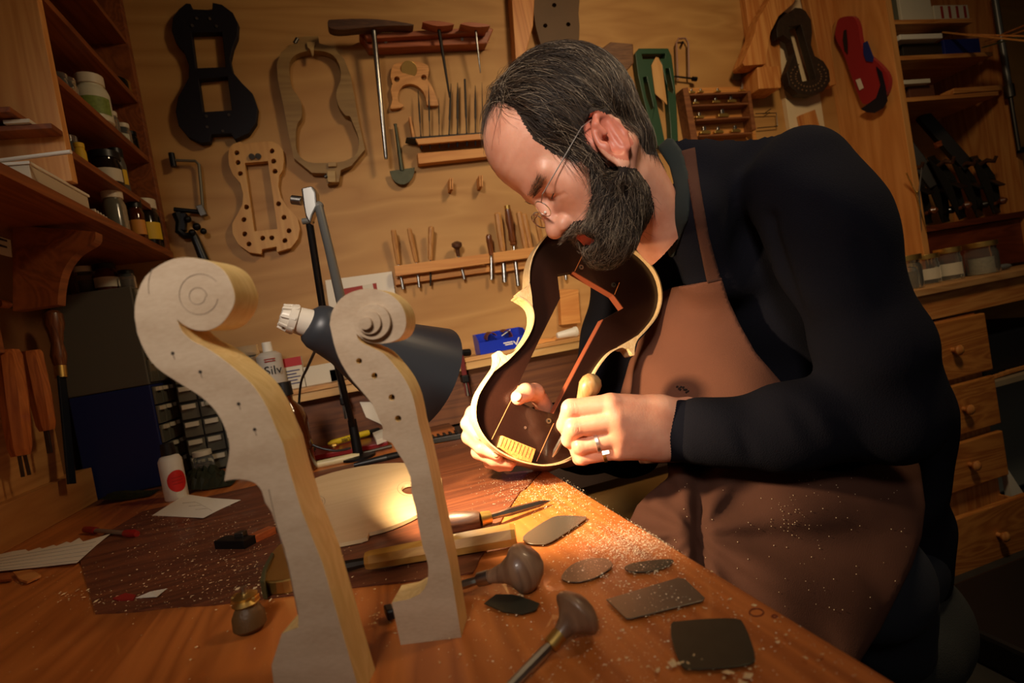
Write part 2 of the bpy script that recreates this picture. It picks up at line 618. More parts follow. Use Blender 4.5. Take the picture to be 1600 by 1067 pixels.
add('lower_box', g, mat('shadow_brown', S(52, 34, 22), .8), lb)

# ------------------------------------------------------------------ main bench
bench = empty('workbench', (-.2, .6, 0), 'thick wooden workbench top covered with shavings and hand tools', 'workbench')
cr = at(848, 732, Z=BZ)
g = MB(); g.prism([[Vector((XL + .002, -.6, BZ)), Vector((.268, -.6, BZ)), Vector((.268, .262, BZ)), Vector((cr.x + .002, cr.y, BZ)), Vector((cr.x - .05, cr.y + .03, BZ)), Vector((cr.x - .06, 1.50, BZ)), Vector((XL + .002, 1.50, BZ))]], (0, 0, -.045))
BENCHM = wood('bench_top', S(200, 118, 54), S(162, 88, 36), 'Y', 7, 11, .38, .3, coat=.2, dist=3)
add('benchtop', g, BENCHM, bench, bevel=.003)
for x, y in ((-.66, -.4), (.14, -.4), (.10, .75), (-.66, 1.4)):
    g = MB(); g.box((x, y, 0), (x + .08, y + .08, BZ - .046))
    add('leg', g, PINE, bench)
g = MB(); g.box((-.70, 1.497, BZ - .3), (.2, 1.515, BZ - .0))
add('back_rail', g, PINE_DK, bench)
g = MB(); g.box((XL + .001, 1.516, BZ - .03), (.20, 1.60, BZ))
add('rear_surface', g, MC['apron_shaded'] if 'apron_shaded' in MC else PINE_DK, bench)
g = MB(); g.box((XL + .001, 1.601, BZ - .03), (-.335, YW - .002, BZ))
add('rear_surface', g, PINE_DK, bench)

# ================================================================== left shelf unit
XF = -.478
lu = empty('shelf_unit', (XF, 1.4, 1.2), 'tall dark wooden shelf unit on the left wall crowded with jars', 'shelf unit')
SH = [at(150, 333, X=XF).z, at(150, 258, X=XF).z, at(180, 196, X=XF).z, at(160, 89, X=XF).z, at(190, 48, X=XF).z]
YU = at(100, 215, X=XF).y
SHELFM = wood('shelf_brown', S(150, 84, 40), S(112, 56, 24), 'Y', 9, 12, .5, .2)
g = MB(); g.box((XL + .001, YU, SH[0] + .044), (XF, YU + .022, 2.6))
add('upright', g, wood('pine_bright', S(226, 168, 100), S(206, 140, 74), 'Z', 9, 12, .45, .2), lu, bevel=.001)
g = MB(); g.box((XL + .001, YW - .03, SH[0]), (XF, YW - .002, 2.6))
add('upright', g, SHELFM, lu, bevel=.001)
g = MB(); g.box((XL + .001, .2, SH[0] - .02), (XF + .004, YW - .002, SH[0]))
add('shelf', g, SHELFM, lu, bevel=.001)
for z in SH[1:]:
    g = MB(); g.box((XL + .001, YU + .022, z - .016), (XF - .004, YW - .03, z))
    add('shelf', g, SHELFM, lu, bevel=.001)
# short shelves in front of the near upright
for (px, py) in ((80, 192), (15, 166)):
    p = at(px, py, X=XF - (.0 if px > 50 else .045))
    g = MB(); g.box((XL + .001, p.y, p.z - .010), (p.x, YU - .001, p.z))
    add('short_shelf', g, SHELFM, lu, bevel=.001)
    if px > 50:
        zz = p.z
# curved bracket under the long shelf
YB = at(148, 362, X=XF).y
g = MB(); g.prism([[at(x, y, Y=YB) for x, y in [(20, 352), (149, 362)] + spline([(149, 362), (146, 378), (118, 396), (100, 420), (92, 450), (90, 476)], 4, False) + [(20, 486)]]], (0, .03, 0))
add('bracket', g, SHELFM, lu, bevel=.001)
g = MB(); g.box((XL + .001, .3, SH[0] - .26), (-.665, YB - .001, SH[0] - .021))
add('back_board', g, SHELFM, lu, bevel=.001)
# fine boards and papers
p = at(46, 189, X=XF - .03)
g = MB(); g.box((p.x - .04, p.y, zz + .0005), (p.x, p.y + .04, zz + .007))
add('notepad', g, PAPER, label='small white pad on the short dark shelf at the left edge', cat='pad')
a = at(57, 306, X=XF - .01); b = at(143, 330, X=XF - .01)
g = MB(); g.box((XF - .16, a.y, SH[0] + .001), (XF - .012, b.y, SH[0] + .036))
bx = add('cardboard_box', g, mat('box_white', S(196, 184, 160), .6), label='long flat white cardboard box on the lowest left shelf', cat='box', bevel=.001)
g = MB(); g.box((XF - .163, a.y - .003, SH[0] + .0365), (XF - .009, b.y + .003, SH[0] + .042))
add('lid', g, WHITE, bx, bevel=.001)
q0, q1 = at(-30, 251, X=XF - .02), at(112, 237, X=XF + .035)
q0.z = q1.z = SH[0] + .0475
q1 = Vector((q1.x, a.y + .03, q0.z)); q0 = Vector((XF - .19, a.y - .035, q0.z))
g = MB(); g.cyl(at(0, 251, Z=SH[0] + .047), at(111, 237, Z=SH[0] + .047), .0035)
add('white_rod', g, WHITE, label='thin white rod lying across the long flat white box', cat='rod', smooth=True)

g = MB(); g.prism([[at(-20, 330, X=-.6635), at(14, 346, X=-.6635), at(19, 402, X=-.6635), at(-20, 392, X=-.6635)]], (-.001, 0, 0))
nt_ = add('notice', g, PAPER, label='white printed notice on the left wall under the shelf', cat='notice')
for i in range(4):
    g = MB(); g.prism([[at(x, y, X=-.6632) for x, y in [(-4, 350 + 10 * i), (11, 355 + 10 * i), (11.6, 358 + 10 * i), (-4, 354 + 10 * i)]]], (-.0003, 0, 0))
    add('print_line', g, BLACK, nt_)

CLEAR = GLASS
def jar(px, py, z, wpx, hpx, body, cap, label, cat='jar', content=None, cap_f=.2, neck=.8, lab=None, group=None, lx=None, faces=(-1, -1), square=False):
    """a jar standing with the centre of its base where the ray through px,py meets the shelf height z"""
    p = at(px, py, Z=z + .0005) if not isinstance(px, Vector) else px
    if lx is not None:
        d0 = (at(px, py, X=lx) - CAM).dot(FWD)
        p = at(px, py, X=lx); p.z = z + .0005; p.y = min(p.y, YW - .072)
    d = (p - CAM).dot(FWD)
    if lx is not None: wpx *= 1.15; hpx *= 1.3
    r = wpx * .5 * d / FPX
    h = hpx * d / FPX
    if lx is not None: p.y = min(p.y, YW - .033 - r)
    t = empty('jar' if cat == 'jar' else cat.replace(' ', '_'), p, label, cat, group)
    hb = h * (1 - cap_f)
    g = MB(); g.lathe(p, p + Vector((0, 0, hb)), [(0, r * .9), (.03, r), (.78, r), (.9, r * .9), (.96, r * neck), (1, r * neck)], 16)
    add('glass_body' if body is CLEAR else 'body', g, body, t, smooth=True)
    if content is not None:
        g = MB(); g.lathe(p + Vector((0, 0, .002)), p + Vector((0, 0, hb * .62)), [(0, r * .85), (1, r * .88)], 14)
        add('contents', g, content, t, smooth=True)
    g = MB(); g.cyl(p + Vector((0, 0, hb)), p + Vector((0, 0, h)), r * neck * 1.12, n=18)
    add('cap', g, cap, t, smooth=True, bevel=.001)
    if lab is not None:
        # label wrapped round the side towards the room
        dirv = Vector((-p.x * 1.0, -p.y, 0)).normalized()
        a0 = math.atan2(dirv.y, dirv.x)
        vs, fs = [], []
        n = 10
        for i in range(n + 1):
            w = a0 - 1.1 + 2.2 * i / n
            for zz_ in (.18, .62):
                vs.append(p + Vector((math.cos(w) * r * 1.015, math.sin(w) * r * 1.015, hb * zz_)))
        for i in range(n):
            fs.append((2 * i, 2 * i + 2, 2 * i + 3, 2 * i + 1))
        add('label', MB().add(vs, fs), lab, t, smooth=True)
    return t

CAPW = mat('cap_white', S(214, 204, 180), .45)
DKGL = mat('dark_glass', S(26, 20, 16), .12, coat=.5)
AMBER = mat('amber_glass', S(70, 30, 10), .1, coat=.5)
GREYG = mat('grey_glass', S(120, 118, 104), .2, coat=.4, trans=.35)
LABW = mat('label_white', S(206, 198, 176), .6)
LABY = mat('label_yellow', S(214, 176, 40), .6)
LABG = mat('label_green', S(120, 138, 60), .6, var=.5, vscale=150)
POW = mat('powder_tan', S(150, 120, 80), .9)
POWD = mat('powder_dark', S(60, 44, 30), .9)
G = 'jars and bottles on the left shelves'
jar(88, 96, SH[2], 20, 30, CLEAR, CLEAR, 'clear glass jar at the near end of the shelf above the white tub', content=POWD, lx=XF - .04)
jar(103, 116, SH[2], 20, 26, CLEAR, CLEAR, 'small clear glass jar directly behind the near clear jar left of the white tub', content=POW, lx=XF - .03)
jar(146, 162, SH[2], 40, 58, mat('tub_white', S(210, 206, 180), .4), CAPW, 'large white plastic tub with a green label on the left shelf', 'tub', lab=LABG, neck=.75, lx=XF - .035)
jar(173, 182, SH[2], 17, 28, CLEAR, CAPW, 'small clear jar with white cap just beyond the white tub', content=POW, lx=XF - .025)
jar(192, 200, SH[2], 17, 26, CLEAR, CAPW, 'second small white capped jar beyond the white tub, pale contents', content=LABW, lx=XF - .025)
jar(210, 217, SH[2], 17, 24, DKGL, BLACK, 'small dark bottle with black cap near the far end of the tub shelf', 'bottle', lx=XF - .025)
jar(227, 233, SH[2], 17, 24, CLEAR, BLACK, 'small jar with black cap at the far end of the tub shelf', content=POW, lx=XF - .025)
jar(108, 228, SH[1], 24, 40, CLEAR, CLEAR, 'clear jar behind the bright pine upright on the shelf of dark jars', content=POW, lx=XF - .05)
jar(125, 238, SH[1], 14, 30, LABY, LABY, 'slim yellow bottle beside the pine upright', 'bottle', lx=XF - .03)
jar(166, 262, SH[1], 36, 44, DKGL, BLACK, 'squat dark jar with a white label on the middle left shelf', lab=LABW, neck=.9, lx=XF - .04)
jar(176, 272, SH[1], 22, 56, LABW, CAPW, 'tall white capped bottle behind the squat dark jar', 'bottle', lx=XF - .05)
jar(188, 281, SH[1], 20, 52, mat('grey_bottle', S(84, 80, 74), .4), BLACK, 'grey bottle with a yellow label right of the squat dark jar', 'bottle', lab=LABY, lx=XF - .025)
jar(183, 348, SH[0], 28, 52, GREYG, CAPW, 'grey glass jar with white cap behind the stack of cards', content=POWD, lx=XF - .03)
jar(208, 360, SH[0], 24, 56, CLEAR, CAPW, 'clear jar with dark contents and white cap between grey jar and black bottle', content=POWD, lab=LABW, lx=XF - .04)
jar(218, 366, SH[0], 20, 50, AMBER, BLACK, 'amber bottle with orange label next to the yellow labelled bottle', 'bottle', lab=mat('label_orange', S(206, 140, 60), .6), lx=XF - .02)
jar(243, 382, SH[0], 32, 58, DKGL, CAPW, 'dark bottle with yellow label and white cap at the far end of the lowest shelf', 'bottle', lab=LABY, lx=XF - .025)
# roll of brass strip and a black tape roll higher up
p = at(176, 96, X=XF - .04); p.z = SH[3] + .0005
t = empty('strip_roll', p, 'coiled roll of brass coloured strip on a high left shelf', 'roll')
g = MB(); g.lathe(p, p + Vector((0, 0, .035)), [(0, .032), (1, .032)], 24); add('outer_coil', g, BRASS, t, smooth=True)
g = MB(); g.lathe(p + Vector((0, 0, .0352)), p + Vector((0, 0, .037)), [(0, .026), (1, .026)], 24); add('core', g, BLACK, t, smooth=True)
p = at(200, 98, X=XF - .04); p.z = SH[3] + .0005
p.y = min(p.y + .05, YW - .07)
g = MB(); g.lathe(p, p + Vector((0, 0, .03)), [(0, .03), (.1, .032), (.9, .032), (1, .03)], 20)
add('tape_roll', g, BLACKM, label='black tape roll beyond the brass strip coil', cat='roll', smooth=True)
p = at(178, 15, X=XF - .05); p.z = SH[4] + .0005; p.y = min(p.y, YW - .08)
g = MB(); g.lathe(p, p + Vector((0, 0, .03)), [(0, .03), (.2, .034), (.8, .034), (1, .02)], 20)
add('shoe_polish_tin', g, BLACKM, label='round black tin on the topmost left shelf', cat='tin', smooth=True)
# small cards
for i in range(5):
    p = at(147 + i * 4.5, 322 + i * 3.2, X=XF - .012); p.z = SH[0] + .0005
    g = MB(); g.box((p.x - .03, p.y, p.z), (p.x, p.y + .006, p.z + .018 - i * .001))
    add('card_stack', g, PAPER, label=['first', 'second', 'third', 'fourth', 'last'][i] + ' small white printed card counting from the long white box', cat='card', group='cards on the lowest left shelf')

# ------------------------------------------------------------------ small-parts cabinets on the bench, side towards the camera
CYN = 1.585
cx0 = at(92, 470, Y=CYN).x
def cab(name, pts, label, mcol):
    P = [at(x, y, Y=CYN) for x, y in pts]
    z1, z0 = (P[0].z + P[1].z) / 2, (P[2].z + P[3].z) / 2
    x1 = (P[1].x + P[2].x) / 2
    t = empty(name, (x1 - .1, CYN, z0), label, 'cabinet')
    g = MB(); g.box((XL + .02, CYN, z0), (x1, YW - .005, z1))
    add('case', g, mcol, t, bevel=.003)
    n = 4
    for r in range(n):
        for c in range(3):
            y0 = CYN + .006 + c * .051
            za = z0 + .006 + r * (z1 - z0 - .008) / n
            zb = z0 + .002 + (r + 1) * (z1 - z0 - .008) / n
            g = MB(); g.box((x1 + .0005, y0, za), (x1 + .006, y0 + .047, zb))
            d = add('drawer', g, GREYG, t, bevel=.001)
            g = MB(); g.box((x1 + .006, y0 + .012, zb - .012), (x1 + .014, y0 + .035, zb - .002))
            add('drawer_pull', g, CAPW, d)
    return t, z0, z1, x1
_, gz0, gz1, gx1 = cab('drawer_cabinet', [(90, 462), (206, 446), (232, 603), (115, 619)], 'grey small parts cabinet standing on the blue one', mat('cab_grey', S(92, 90, 82), .5))
def cab2():
    z0 = BZ
    t = empty('drawer_cabinet', (gx1 - .1, CYN, z0), 'dark blue small parts cabinet under the grey one', 'cabinet')
    z1 = gz0 - .001
    g = MB(); g.box((XL + .02, CYN, z0 + .0005), (gx1, YW - .005, z1))
    add('case', g, mat('cab_blue', S(22, 34, 92), .5), t, bevel=.003)
    for r in range(5):
        for c in range(3):
            y0 = CYN + .006 + c * .051
            za = z0 + .008 + r * (z1 - z0 - .01) / 5
            zb = z0 + .004 + (r + 1) * (z1 - z0 - .01) / 5
            g = MB(); g.box((gx1 + .0005, y0, za), (gx1 + .006, y0 + .047, zb))
            d = add('drawer', g, GREYG, t, bevel=.001)
            g = MB(); g.box((gx1 + .006, y0 + .012, zb - .012), (gx1 + .014, y0 + .035, zb - .002))
            add('drawer_pull', g, CAPW, d)
cab2()
# clear drawer tower facing the room, right of them
tx = gx1 + .035
tw = empty('drawer_cabinet', (tx + .07, 1.64, BZ), 'clear fronted small parts tower behind the pale scroll, right of the blue cabinet', 'cabinet')
g = MB(); g.box((tx, 1.655, BZ + .0005), (tx + .15, YW - .002, BZ + .30))
add('case', g, mat('tower_dark', S(34, 32, 28), .5), tw, bevel=.002)
for r in range(6):
    for c in range(3):
        a_, b_ = tx + .004 + c * .048, BZ + .006 + r * .049
        g = MB(); g.box((a_, 1.648, b_), (a_ + .044, 1.6545, b_ + .042))
        d = add('drawer', g, GREYG, tw, bevel=.001)
        g = MB(); g.box((a_ + .006, 1.640, b_ + .028), (a_ + .038, 1.648, b_ + .040))
        add('drawer_pull', g, CAPW, d)
# jars on the grey cabinet
jar(at(140, 446, Y=1.63) * 1, 0, gz1, 1, 1, CLEAR, BLACK, '', lx=None) if False else None
for (x, y, w, h, b, c, l, ct) in ((136, 452, 28, 44, CLEAR, CAPW, 'clear jar with white cap standing on the grey cabinet, nearest the wall bracket', POWD),
                              (168, 449, 34, 44, AMBER, BLACK, 'brown jar with white label on the grey cabinet', None),
                              (200, 446, 24, 30, CLEAR, BLACK, 'low clear jar right of the brown jar on the grey cabinet', POWD)):
    p = at(x, y, Y=1.64); p.z = gz1 + .0005
    jar(p, 0, gz1, w, h, b, c, l, content=ct, lab=LABW if b is AMBER else None)

# ------------------------------------------------------------------ left wall tool board with hanging tools
g = MB(); g.box((XL + .001, .45, BZ + .0005), (XL + .045, 1.575, BZ + .085))
lt = add('tool_board', g, wood('tool_board', S(196, 142, 80), S(170, 112, 56), 'Y', 9, 12, .5, .2), label='pale wooden tool board along the left wall above the bench', cat='board', bevel=.001)
g = MB(); g.box((XL + .001, .45, BZ + .0851), (XL + .022, 1.50, 1.035))
add('upper_board', g, wood('tool_board2', S(206, 152, 88), S(176, 120, 62), 'Y', 9, 12, .5, .2), lt, bevel=.001)

def wooden_scraper(pts, wpx, label, name, bladepts, bw, X, two=False):
    a, b = at(*pts[0], X=X), at(*pts[1], X=X)
    d = ((a + b) / 2 - CAM).dot(FWD)
    w = wpx * d / FPX
    t = empty(name, a, label, 'tool')
    g = MB(); g.lathe(a, b, [(0, w * .42), (.04, w * .5), (.5, w * .52), (.92, w * .44), (1, w * .34)], 8)
    add('handle', g, HANDLE_OR, t, smooth=True)
    for k, (p0, p1) in enumerate(bladepts):
        g = MB(); g.beam(at(*p0, X=X), at(*p1, X=X), bw, bw * .5)
        add('blade', g, STEEL_DK, t, bevel=.0005)
    return t
wooden_scraper([(12, 548), (33, 712)], 36, 'orange wooden double pointed marking tool hanging at the far left', 'marking_tool', [((30, 712), (36, 745)), ((38, 708), (46, 742))], .006, -.672)
wooden_scraper([(48, 548), (74, 672)], 30, 'orange wooden handled knife hanging next to the turned handled chisel', 'hand_knife', [((72, 672), (78, 708))], .009, -.672)
a, b = at(82, 486, X=-.668), at(94, 572, X=-.668)
t = empty('chisel', a, 'long chisel with turned bulbous handle hanging beside the blue cabinet', 'chisel')
g = MB(); g.lathe(a, b, [(0, .010), (.06, .018), (.25, .020), (.4, .015), (.6, .0115), (.8, .016), (.95, .013), (1, .011)], 20)
add('handle', g, BROWNH, t, smooth=True)
g = MB(); g.cyl(b, at(96, 590, X=-.668), .012); add('ferrule', g, BRASS, t, smooth=True)
g = MB(); g.beam(at(96, 588, X=-.668), at(112, 756, X=-.668), .03, .005, up=(1, 0, 0)); add('blade', g, mat('blue_steel', S(48, 56, 70), .4, .8), t, bevel=.001)
g = MB(); g.lathe(at(-6, 474, X=-.69), at(12, 476, X=-.69), [(0, .01), (1, .008)], 12)
k = add('peg_handle', g, HANDLE_OR, label='grey tipped wooden peg on the left wall under the notice', cat='peg', smooth=True)
g = MB(); g.cyl(at(12, 476, X=-.69), at(34, 479, X=-.69), .0075); add('grey_tip', g, STEEL_DK, k, smooth=True)

# ================================================================== things hanging on the back wall
def mb_wall(pts, off, thick, holes=(), sp=0):
    pts = spline(pts, sp) if sp else pts
    L = [[W(x, y, off) for x, y in pts]] + [[W(x, y, off) for x, y in h] for h in holes]
    return MB().prism(L, (0, thick, 0))

def wp_r(px):  # metres for px on the wall near the middle
    return px * 1.66 / FPX

# dark form with two windows
o = add('mould_template', mb_wall(z2([(205, 20), (215, 50), (325, 55), (327, 14), (380, 25), (440, 70), (470, 130), (465, 200), (440, 260), (425, 330), (440, 400), (490, 460), (550, 520), (578, 600), (570, 680), (530, 740), (450, 775), (430, 742), (320, 747), (313, 790), (260, 795), (190, 760), (140, 700), (122, 620), (135, 540), (170, 480), (195, 430), (195, 360), (170, 290), (125, 240), (100, 170), (105, 100), (140, 50), (180, 18)]), .028, .024,
        [z2([(210, 180), (380, 178), (400, 372), (235, 378)]), z2([(250, 440), (410, 425), (435, 612), (275, 622)])]),
        mat('form_dark', S(20, 16, 24), .6, bump=.3, bscale=120, spec=.3), label='nearly black instrument form with two rectangular windows hanging at upper left', cat='template', bevel=.0015)
for (x, y) in z2([(240, 102), (312, 103), (215, 142), (350, 145), (293, 645), (418, 638), (298, 705), (385, 728)]):
    g = MB(); g.cyl(W(x, y, .0282), W(x, y, .032), .004, n=10); add('bolt', g, STEEL_DK, o, smooth=True)

# ply clamp frame
o = add('clamp_frame', mb_wall(z2([(800, 238), (800, 205), (915, 200), (920, 240), (1000, 262), (1060, 330), (1095, 420), (1120, 560), (1140, 680), (1175, 830), (1100, 920), (1040, 945), (1030, 1010), (965, 1020), (960, 962), (880, 960), (780, 880), (750, 740), (720, 580), (690, 440), (685, 350), (710, 290), (760, 250)]), .032, .028,
        [spline(z2([(755, 350), (790, 305), (860, 282), (940, 284), (1000, 310), (1035, 370), (1040, 440), (1018, 500), (1016, 540), (1030, 590), (1065, 640), (1090, 645), (1110, 690), (1140, 770), (1130, 850), (1060, 895), (960, 905), (860, 900), (800, 850), (790, 760), (798, 690), (822, 650), (822, 580), (800, 530), (770, 490), (755, 420)]), 3)]),
        wood('frame_olive', S(150, 118, 66), S(128, 96, 48), 'X', 8, 10, .6, .2), label='olive brown outer clamp frame with body shaped opening on the back wall', cat='frame', bevel=.0015)
for (a, b, m, n_) in (((785, 240), (800, 215), STEEL_DK, 'clamp_screw'), ((950, 985), (965, 978), STEEL_DK, 'clamp_screw')):
    g = MB(); g.cyl(W(*z2([a])[0], .03), W(*z2([b])[0], .03), .006); add(n_, g, m, o, smooth=True)
for pts in (z2([(850, 232), (900, 232), (890, 262), (888, 310), (880, 310), (870, 275), (855, 262)]), z2([(968, 902), (1015, 900), (1016, 924), (970, 926)]), z2([(965, 950), (1010, 950), (1012, 1012), (968, 1010)])):
    add('clamp_block', mb_wall(pts, .041, .009), wood('block_pale', S(176, 146, 92), S(150, 116, 66), 'X', 8, 10, .6, .2), o, bevel=.001)

# light form with round holes
z7 = lambda p: zm(230, 230, 4.2667, p)
hol = [(597, 37), (605, 102), (620, 175), (832, 25), (843, 93), (852, 160), (662, 398), (876, 377), (645, 482), (912, 468), (650, 578), (945, 557), (678, 645), (918, 622), (770, 606), (830, 604)]
outl = z7([(540, 60), (545, 10), (572, -22), (620, -38), (645, -20), (700, -30), (790, -38), (830, -40), (880, -15), (905, 20), (912, 80), (905, 150)]) + z7([(880, 190), (875, 260), (890, 330), (935, 400), (1000, 470), (1018, 540), (1005, 610), (960, 670), (865, 698), (862, 662), (765, 680), (760, 712), (680, 700), (610, 650), (570, 580), (565, 510), (600, 450), (635, 380), (640, 310), (620, 240), (570, 180), (545, 120)])
o = add('mould_template', mb_wall(outl, .026, .022, [z7([(650, 105), (805, 92), (868, 545), (715, 560)])] + [circ(*z7([h])[0], 4, 10) for h in hol]),
        wood('form_light', S(206, 156, 84), S(188, 134, 66), 'Z', 7, 10, .55, .2), label='light plywood form with rows of round clamping holes on the wall', cat='template', bevel=.001)
for h in ((697, 62), (740, 60)):
    x, y = z7([h])[0]
    g = MB(); g.cyl(W(x, y, .0262), W(x, y, .034), .0085, n=14); add('hex_bolt', g, STEEL_DK, o, smooth=True)

# fret frame (coping saw) and clamp cluster
t = empty('fretsaw_frame', W(290, 290, .02), 'grey metal fretsaw frame hanging on the wall left of the light form', 'saw')
g = MB(); g.tube([W(*z7([q])[0], .02) for q in [(165, 88), (200, 88), (320, 92), (345, 115), (358, 250), (370, 400), (372, 440)]], .0042); add('bow', g, mat('grey_iron', S(110, 104, 88), .5, .5), t, smooth=True)
g = MB(); g.cyl(W(*z7([(160, 40)])[0], .02), W(*z7([(178, 130)])[0], .02), .008); add('upper_clamp', g, BLACKM, t, smooth=True)
g = MB(); g.cyl(W(*z7([(180, 415)])[0], .02), W(*z7([(385, 435)])[0], .02), .0065); add('lower_rod', g, BLACKM, t, smooth=True)
g = MB(); g.beam(W(*z7([(348, 390)])[0], .02), W(*z7([(382, 460)])[0], .02), .018, .018); add('clamp_block', g, STEEL_DK, t, bevel=.002)
t = empty('hand_clamp', W(290, 340, .02), 'cluster of black iron clamp with knobs and long dark handle beside the left shelf', 'clamp')
g = MB(); g.tube([W(*z7([q])[0], .02) for q in [(200, 440), (220, 500), (215, 560), (250, 590), (310, 590)]], [.014, .012, .012, .010, .009]); add('jaw', g, BLACKM, t, smooth=True)
g = MB(); g.beam(W(*z7([(240, 440)])[0], .02), W(*z7([(235, 560)])[0], .02), .02, .02); add('body_block', g, BLACKM, t, bevel=.003)
for q, r in (((330, 530), .011), ((375, 560), .009), ((270, 480), .010), ((300, 570), .010)):
    g = MB(); g.ball(W(*z7([q])[0], .03), r); add('knob', g, BLACKM, t, smooth=True)
g = MB(); g.lathe(W(*z7([(300, 560)])[0], .02), W(*z7([(400, 800)])[0], .02), [(0, .008), (.2, .011), (.8, .013), (1, .010)]); add('long_handle', g, BLACK, t, smooth=True)

# reamer rack with the three reamers
o = add('reamer_rack', mb_wall(z3([(215, 188), (940, 150), (965, 160), (930, 240), (905, 243), (270, 268), (245, 225)]), .045, .043), RACKRED, label='reddish wooden rack bar holding three T handled reamers', cat='rack', bevel=.003)
g2 = mb_wall(z3([(245, 186), (935, 148), (925, 178), (260, 215)]), .07, .025)
add('top_rail', g2, RACKRED, o, bevel=.002)
for q in ((365, 232), (790, 218)):
    x, y = z3([q])[0]
    g = MB(); g.cyl(W(x, y, .0452), W(x, y, .048), .0045, n=14); add('screw_cup', g, STEEL, o, smooth=True)
def reamer(hpts, a, b, r0, r1, label, m=FILE, hm=WALNUT):
    a3, b3 = W(*z3([a])[0], .085), W(*z3([b])[0], .06)
    t = empty('reamer', a3, label, 'reamer')
    add('handle', mb_wall(z3(hpts), .105, .035, sp=3), hm, t, bevel=.006)
    g = MB(); g.lathe(a3, b3, [(0, r0), (.13, r0 * .9), (.14, r0), (.98, r1), (1, r1 * .7)], 14); add('shaft', g, m, t, smooth=True)
reamer([(45, 115), (50, 150), (110, 165), (250, 152), (400, 142), (505, 142), (510, 133), (380, 112), (230, 103), (80, 108)], (295, 140), (368, 885), .0085, .0062, 'largest reamer with long dark T handle on the reddish rack', STEEL)
reamer([(570, 122), (590, 130), (655, 145), (735, 138), (738, 130), (655, 116), (600, 116)], (657, 140), (722, 545), .0055, .003, 'middle sized reamer with short handle on the reddish rack', FILE, RACKRED)
reamer([(780, 132), (800, 138), (865, 150), (935, 146), (940, 138), (865, 125), (810, 124)], (862, 145), (892, 405), .0045, .002, 'smallest thin pale reamer at the right of the rack', STEEL, RACKRED)

# big bridge template with brass disc
o = add('bridge_template', mb_wall(spline(z3([(400, 372), (430, 350), (520, 340), (600, 362), (604, 410), (596, 440), (618, 470), (640, 520), (658, 575), (655, 586), (600, 586), (592, 570), (575, 510), (540, 478), (500, 466), (460, 478), (435, 520), (436, 565), (462, 580), (455, 596), (398, 605), (392, 590), (402, 550), (392, 500), (402, 465), (392, 430)]), 2), .018, .014,
        [circ(*z3([(427, 440)])[0], 4.4, 10), circ(*z3([(577, 430)])[0], 4.4, 10)]), wood('bridge_maple', S(212, 150, 80), S(184, 122, 56), 'X', 12, 8, .45, .2), label='wooden bridge shaped block with brass disc on the back wall', cat='template', bevel=.001)
x, y = z3([(495, 385)])[0]
g = MB(); g.cyl(W(x, y, .0182), W(x, y, .025), .025, n=28); add('brass_disc', g, BRASS, o, smooth=True, bevel=.001)

# file rack with needle files
o = add('file_rack', mb_wall(z3([(530, 770), (950, 738), (953, 768), (548, 803)]), .055, .012), RAIL, label='two railed wooden rack holding dark needle files', cat='rack', bevel=.001)
add('lower_rail', mb_wall(z3([(542, 852), (1010, 815), (1015, 860), (548, 910)]), .035, .033), RAIL, o, bevel=.001)
g = MB(); g.prism([[W(*q, .055) for q in z3([(480, 764), (950, 732), (950, 738), (530, 772)])]], (0, .05, 0)); add('tray', g, BLACKM, o)
add('side_strip', mb_wall(z3([(495, 648), (505, 646), (528, 765), (516, 768)]), .03, .028), RAIL, o)
fl = [((545, 500), (560, 752), 10), ((603, 475), (610, 750), 9), ((660, 545), (663, 748), 7), ((728, 465), (717, 745), 12), ((765, 460), (764, 742), 15), ((805, 440), (815, 738), 14), ((863, 475), (864, 735), 13), ((900, 458), (906, 732), 6), ((958, 460), (952, 730), 7), ((1008, 470), (1000, 728), 9)]
desc = ['leftmost thin pointed needle file beside the bridge block', 'second needle file, under the bridge foot', 'short fine needle file third in the rack', 'needle file crossing the middle reamer tip', 'broad leaf shaped needle file in the rack', 'flat blunt ended needle file, tallest in the rack', 'half round needle file just before the forelock', 'very thin needle file close to the forelock', 'thin needle file behind the forelock', 'last needle file hidden at the forehead']
for (a, b, w), l in zip(fl, desc):
    a3, b3 = W(*z3([a])[0], .032), W(*z3([b])[0], .042)
    c3 = b3 + (b3 - a3).normalized() * .045
    r = w / 3.5575 * .5 * 1.66 / FPX
    t = empty('needle_file', b3, l, 'file')
    tip = .25 if w != 14 else .9
    g = MB(); g.lathe(a3, b3, [(0, r * tip), (.35, r), (.7, r), (.74, r * .6), (1, r * .6)], 8, sx=.8); add('blade', g, FILE, t, smooth=True)
    g = MB(); g.cyl(b3, c3, r * .8, n=8); add('tang', g, BLACKM, t, smooth=True)

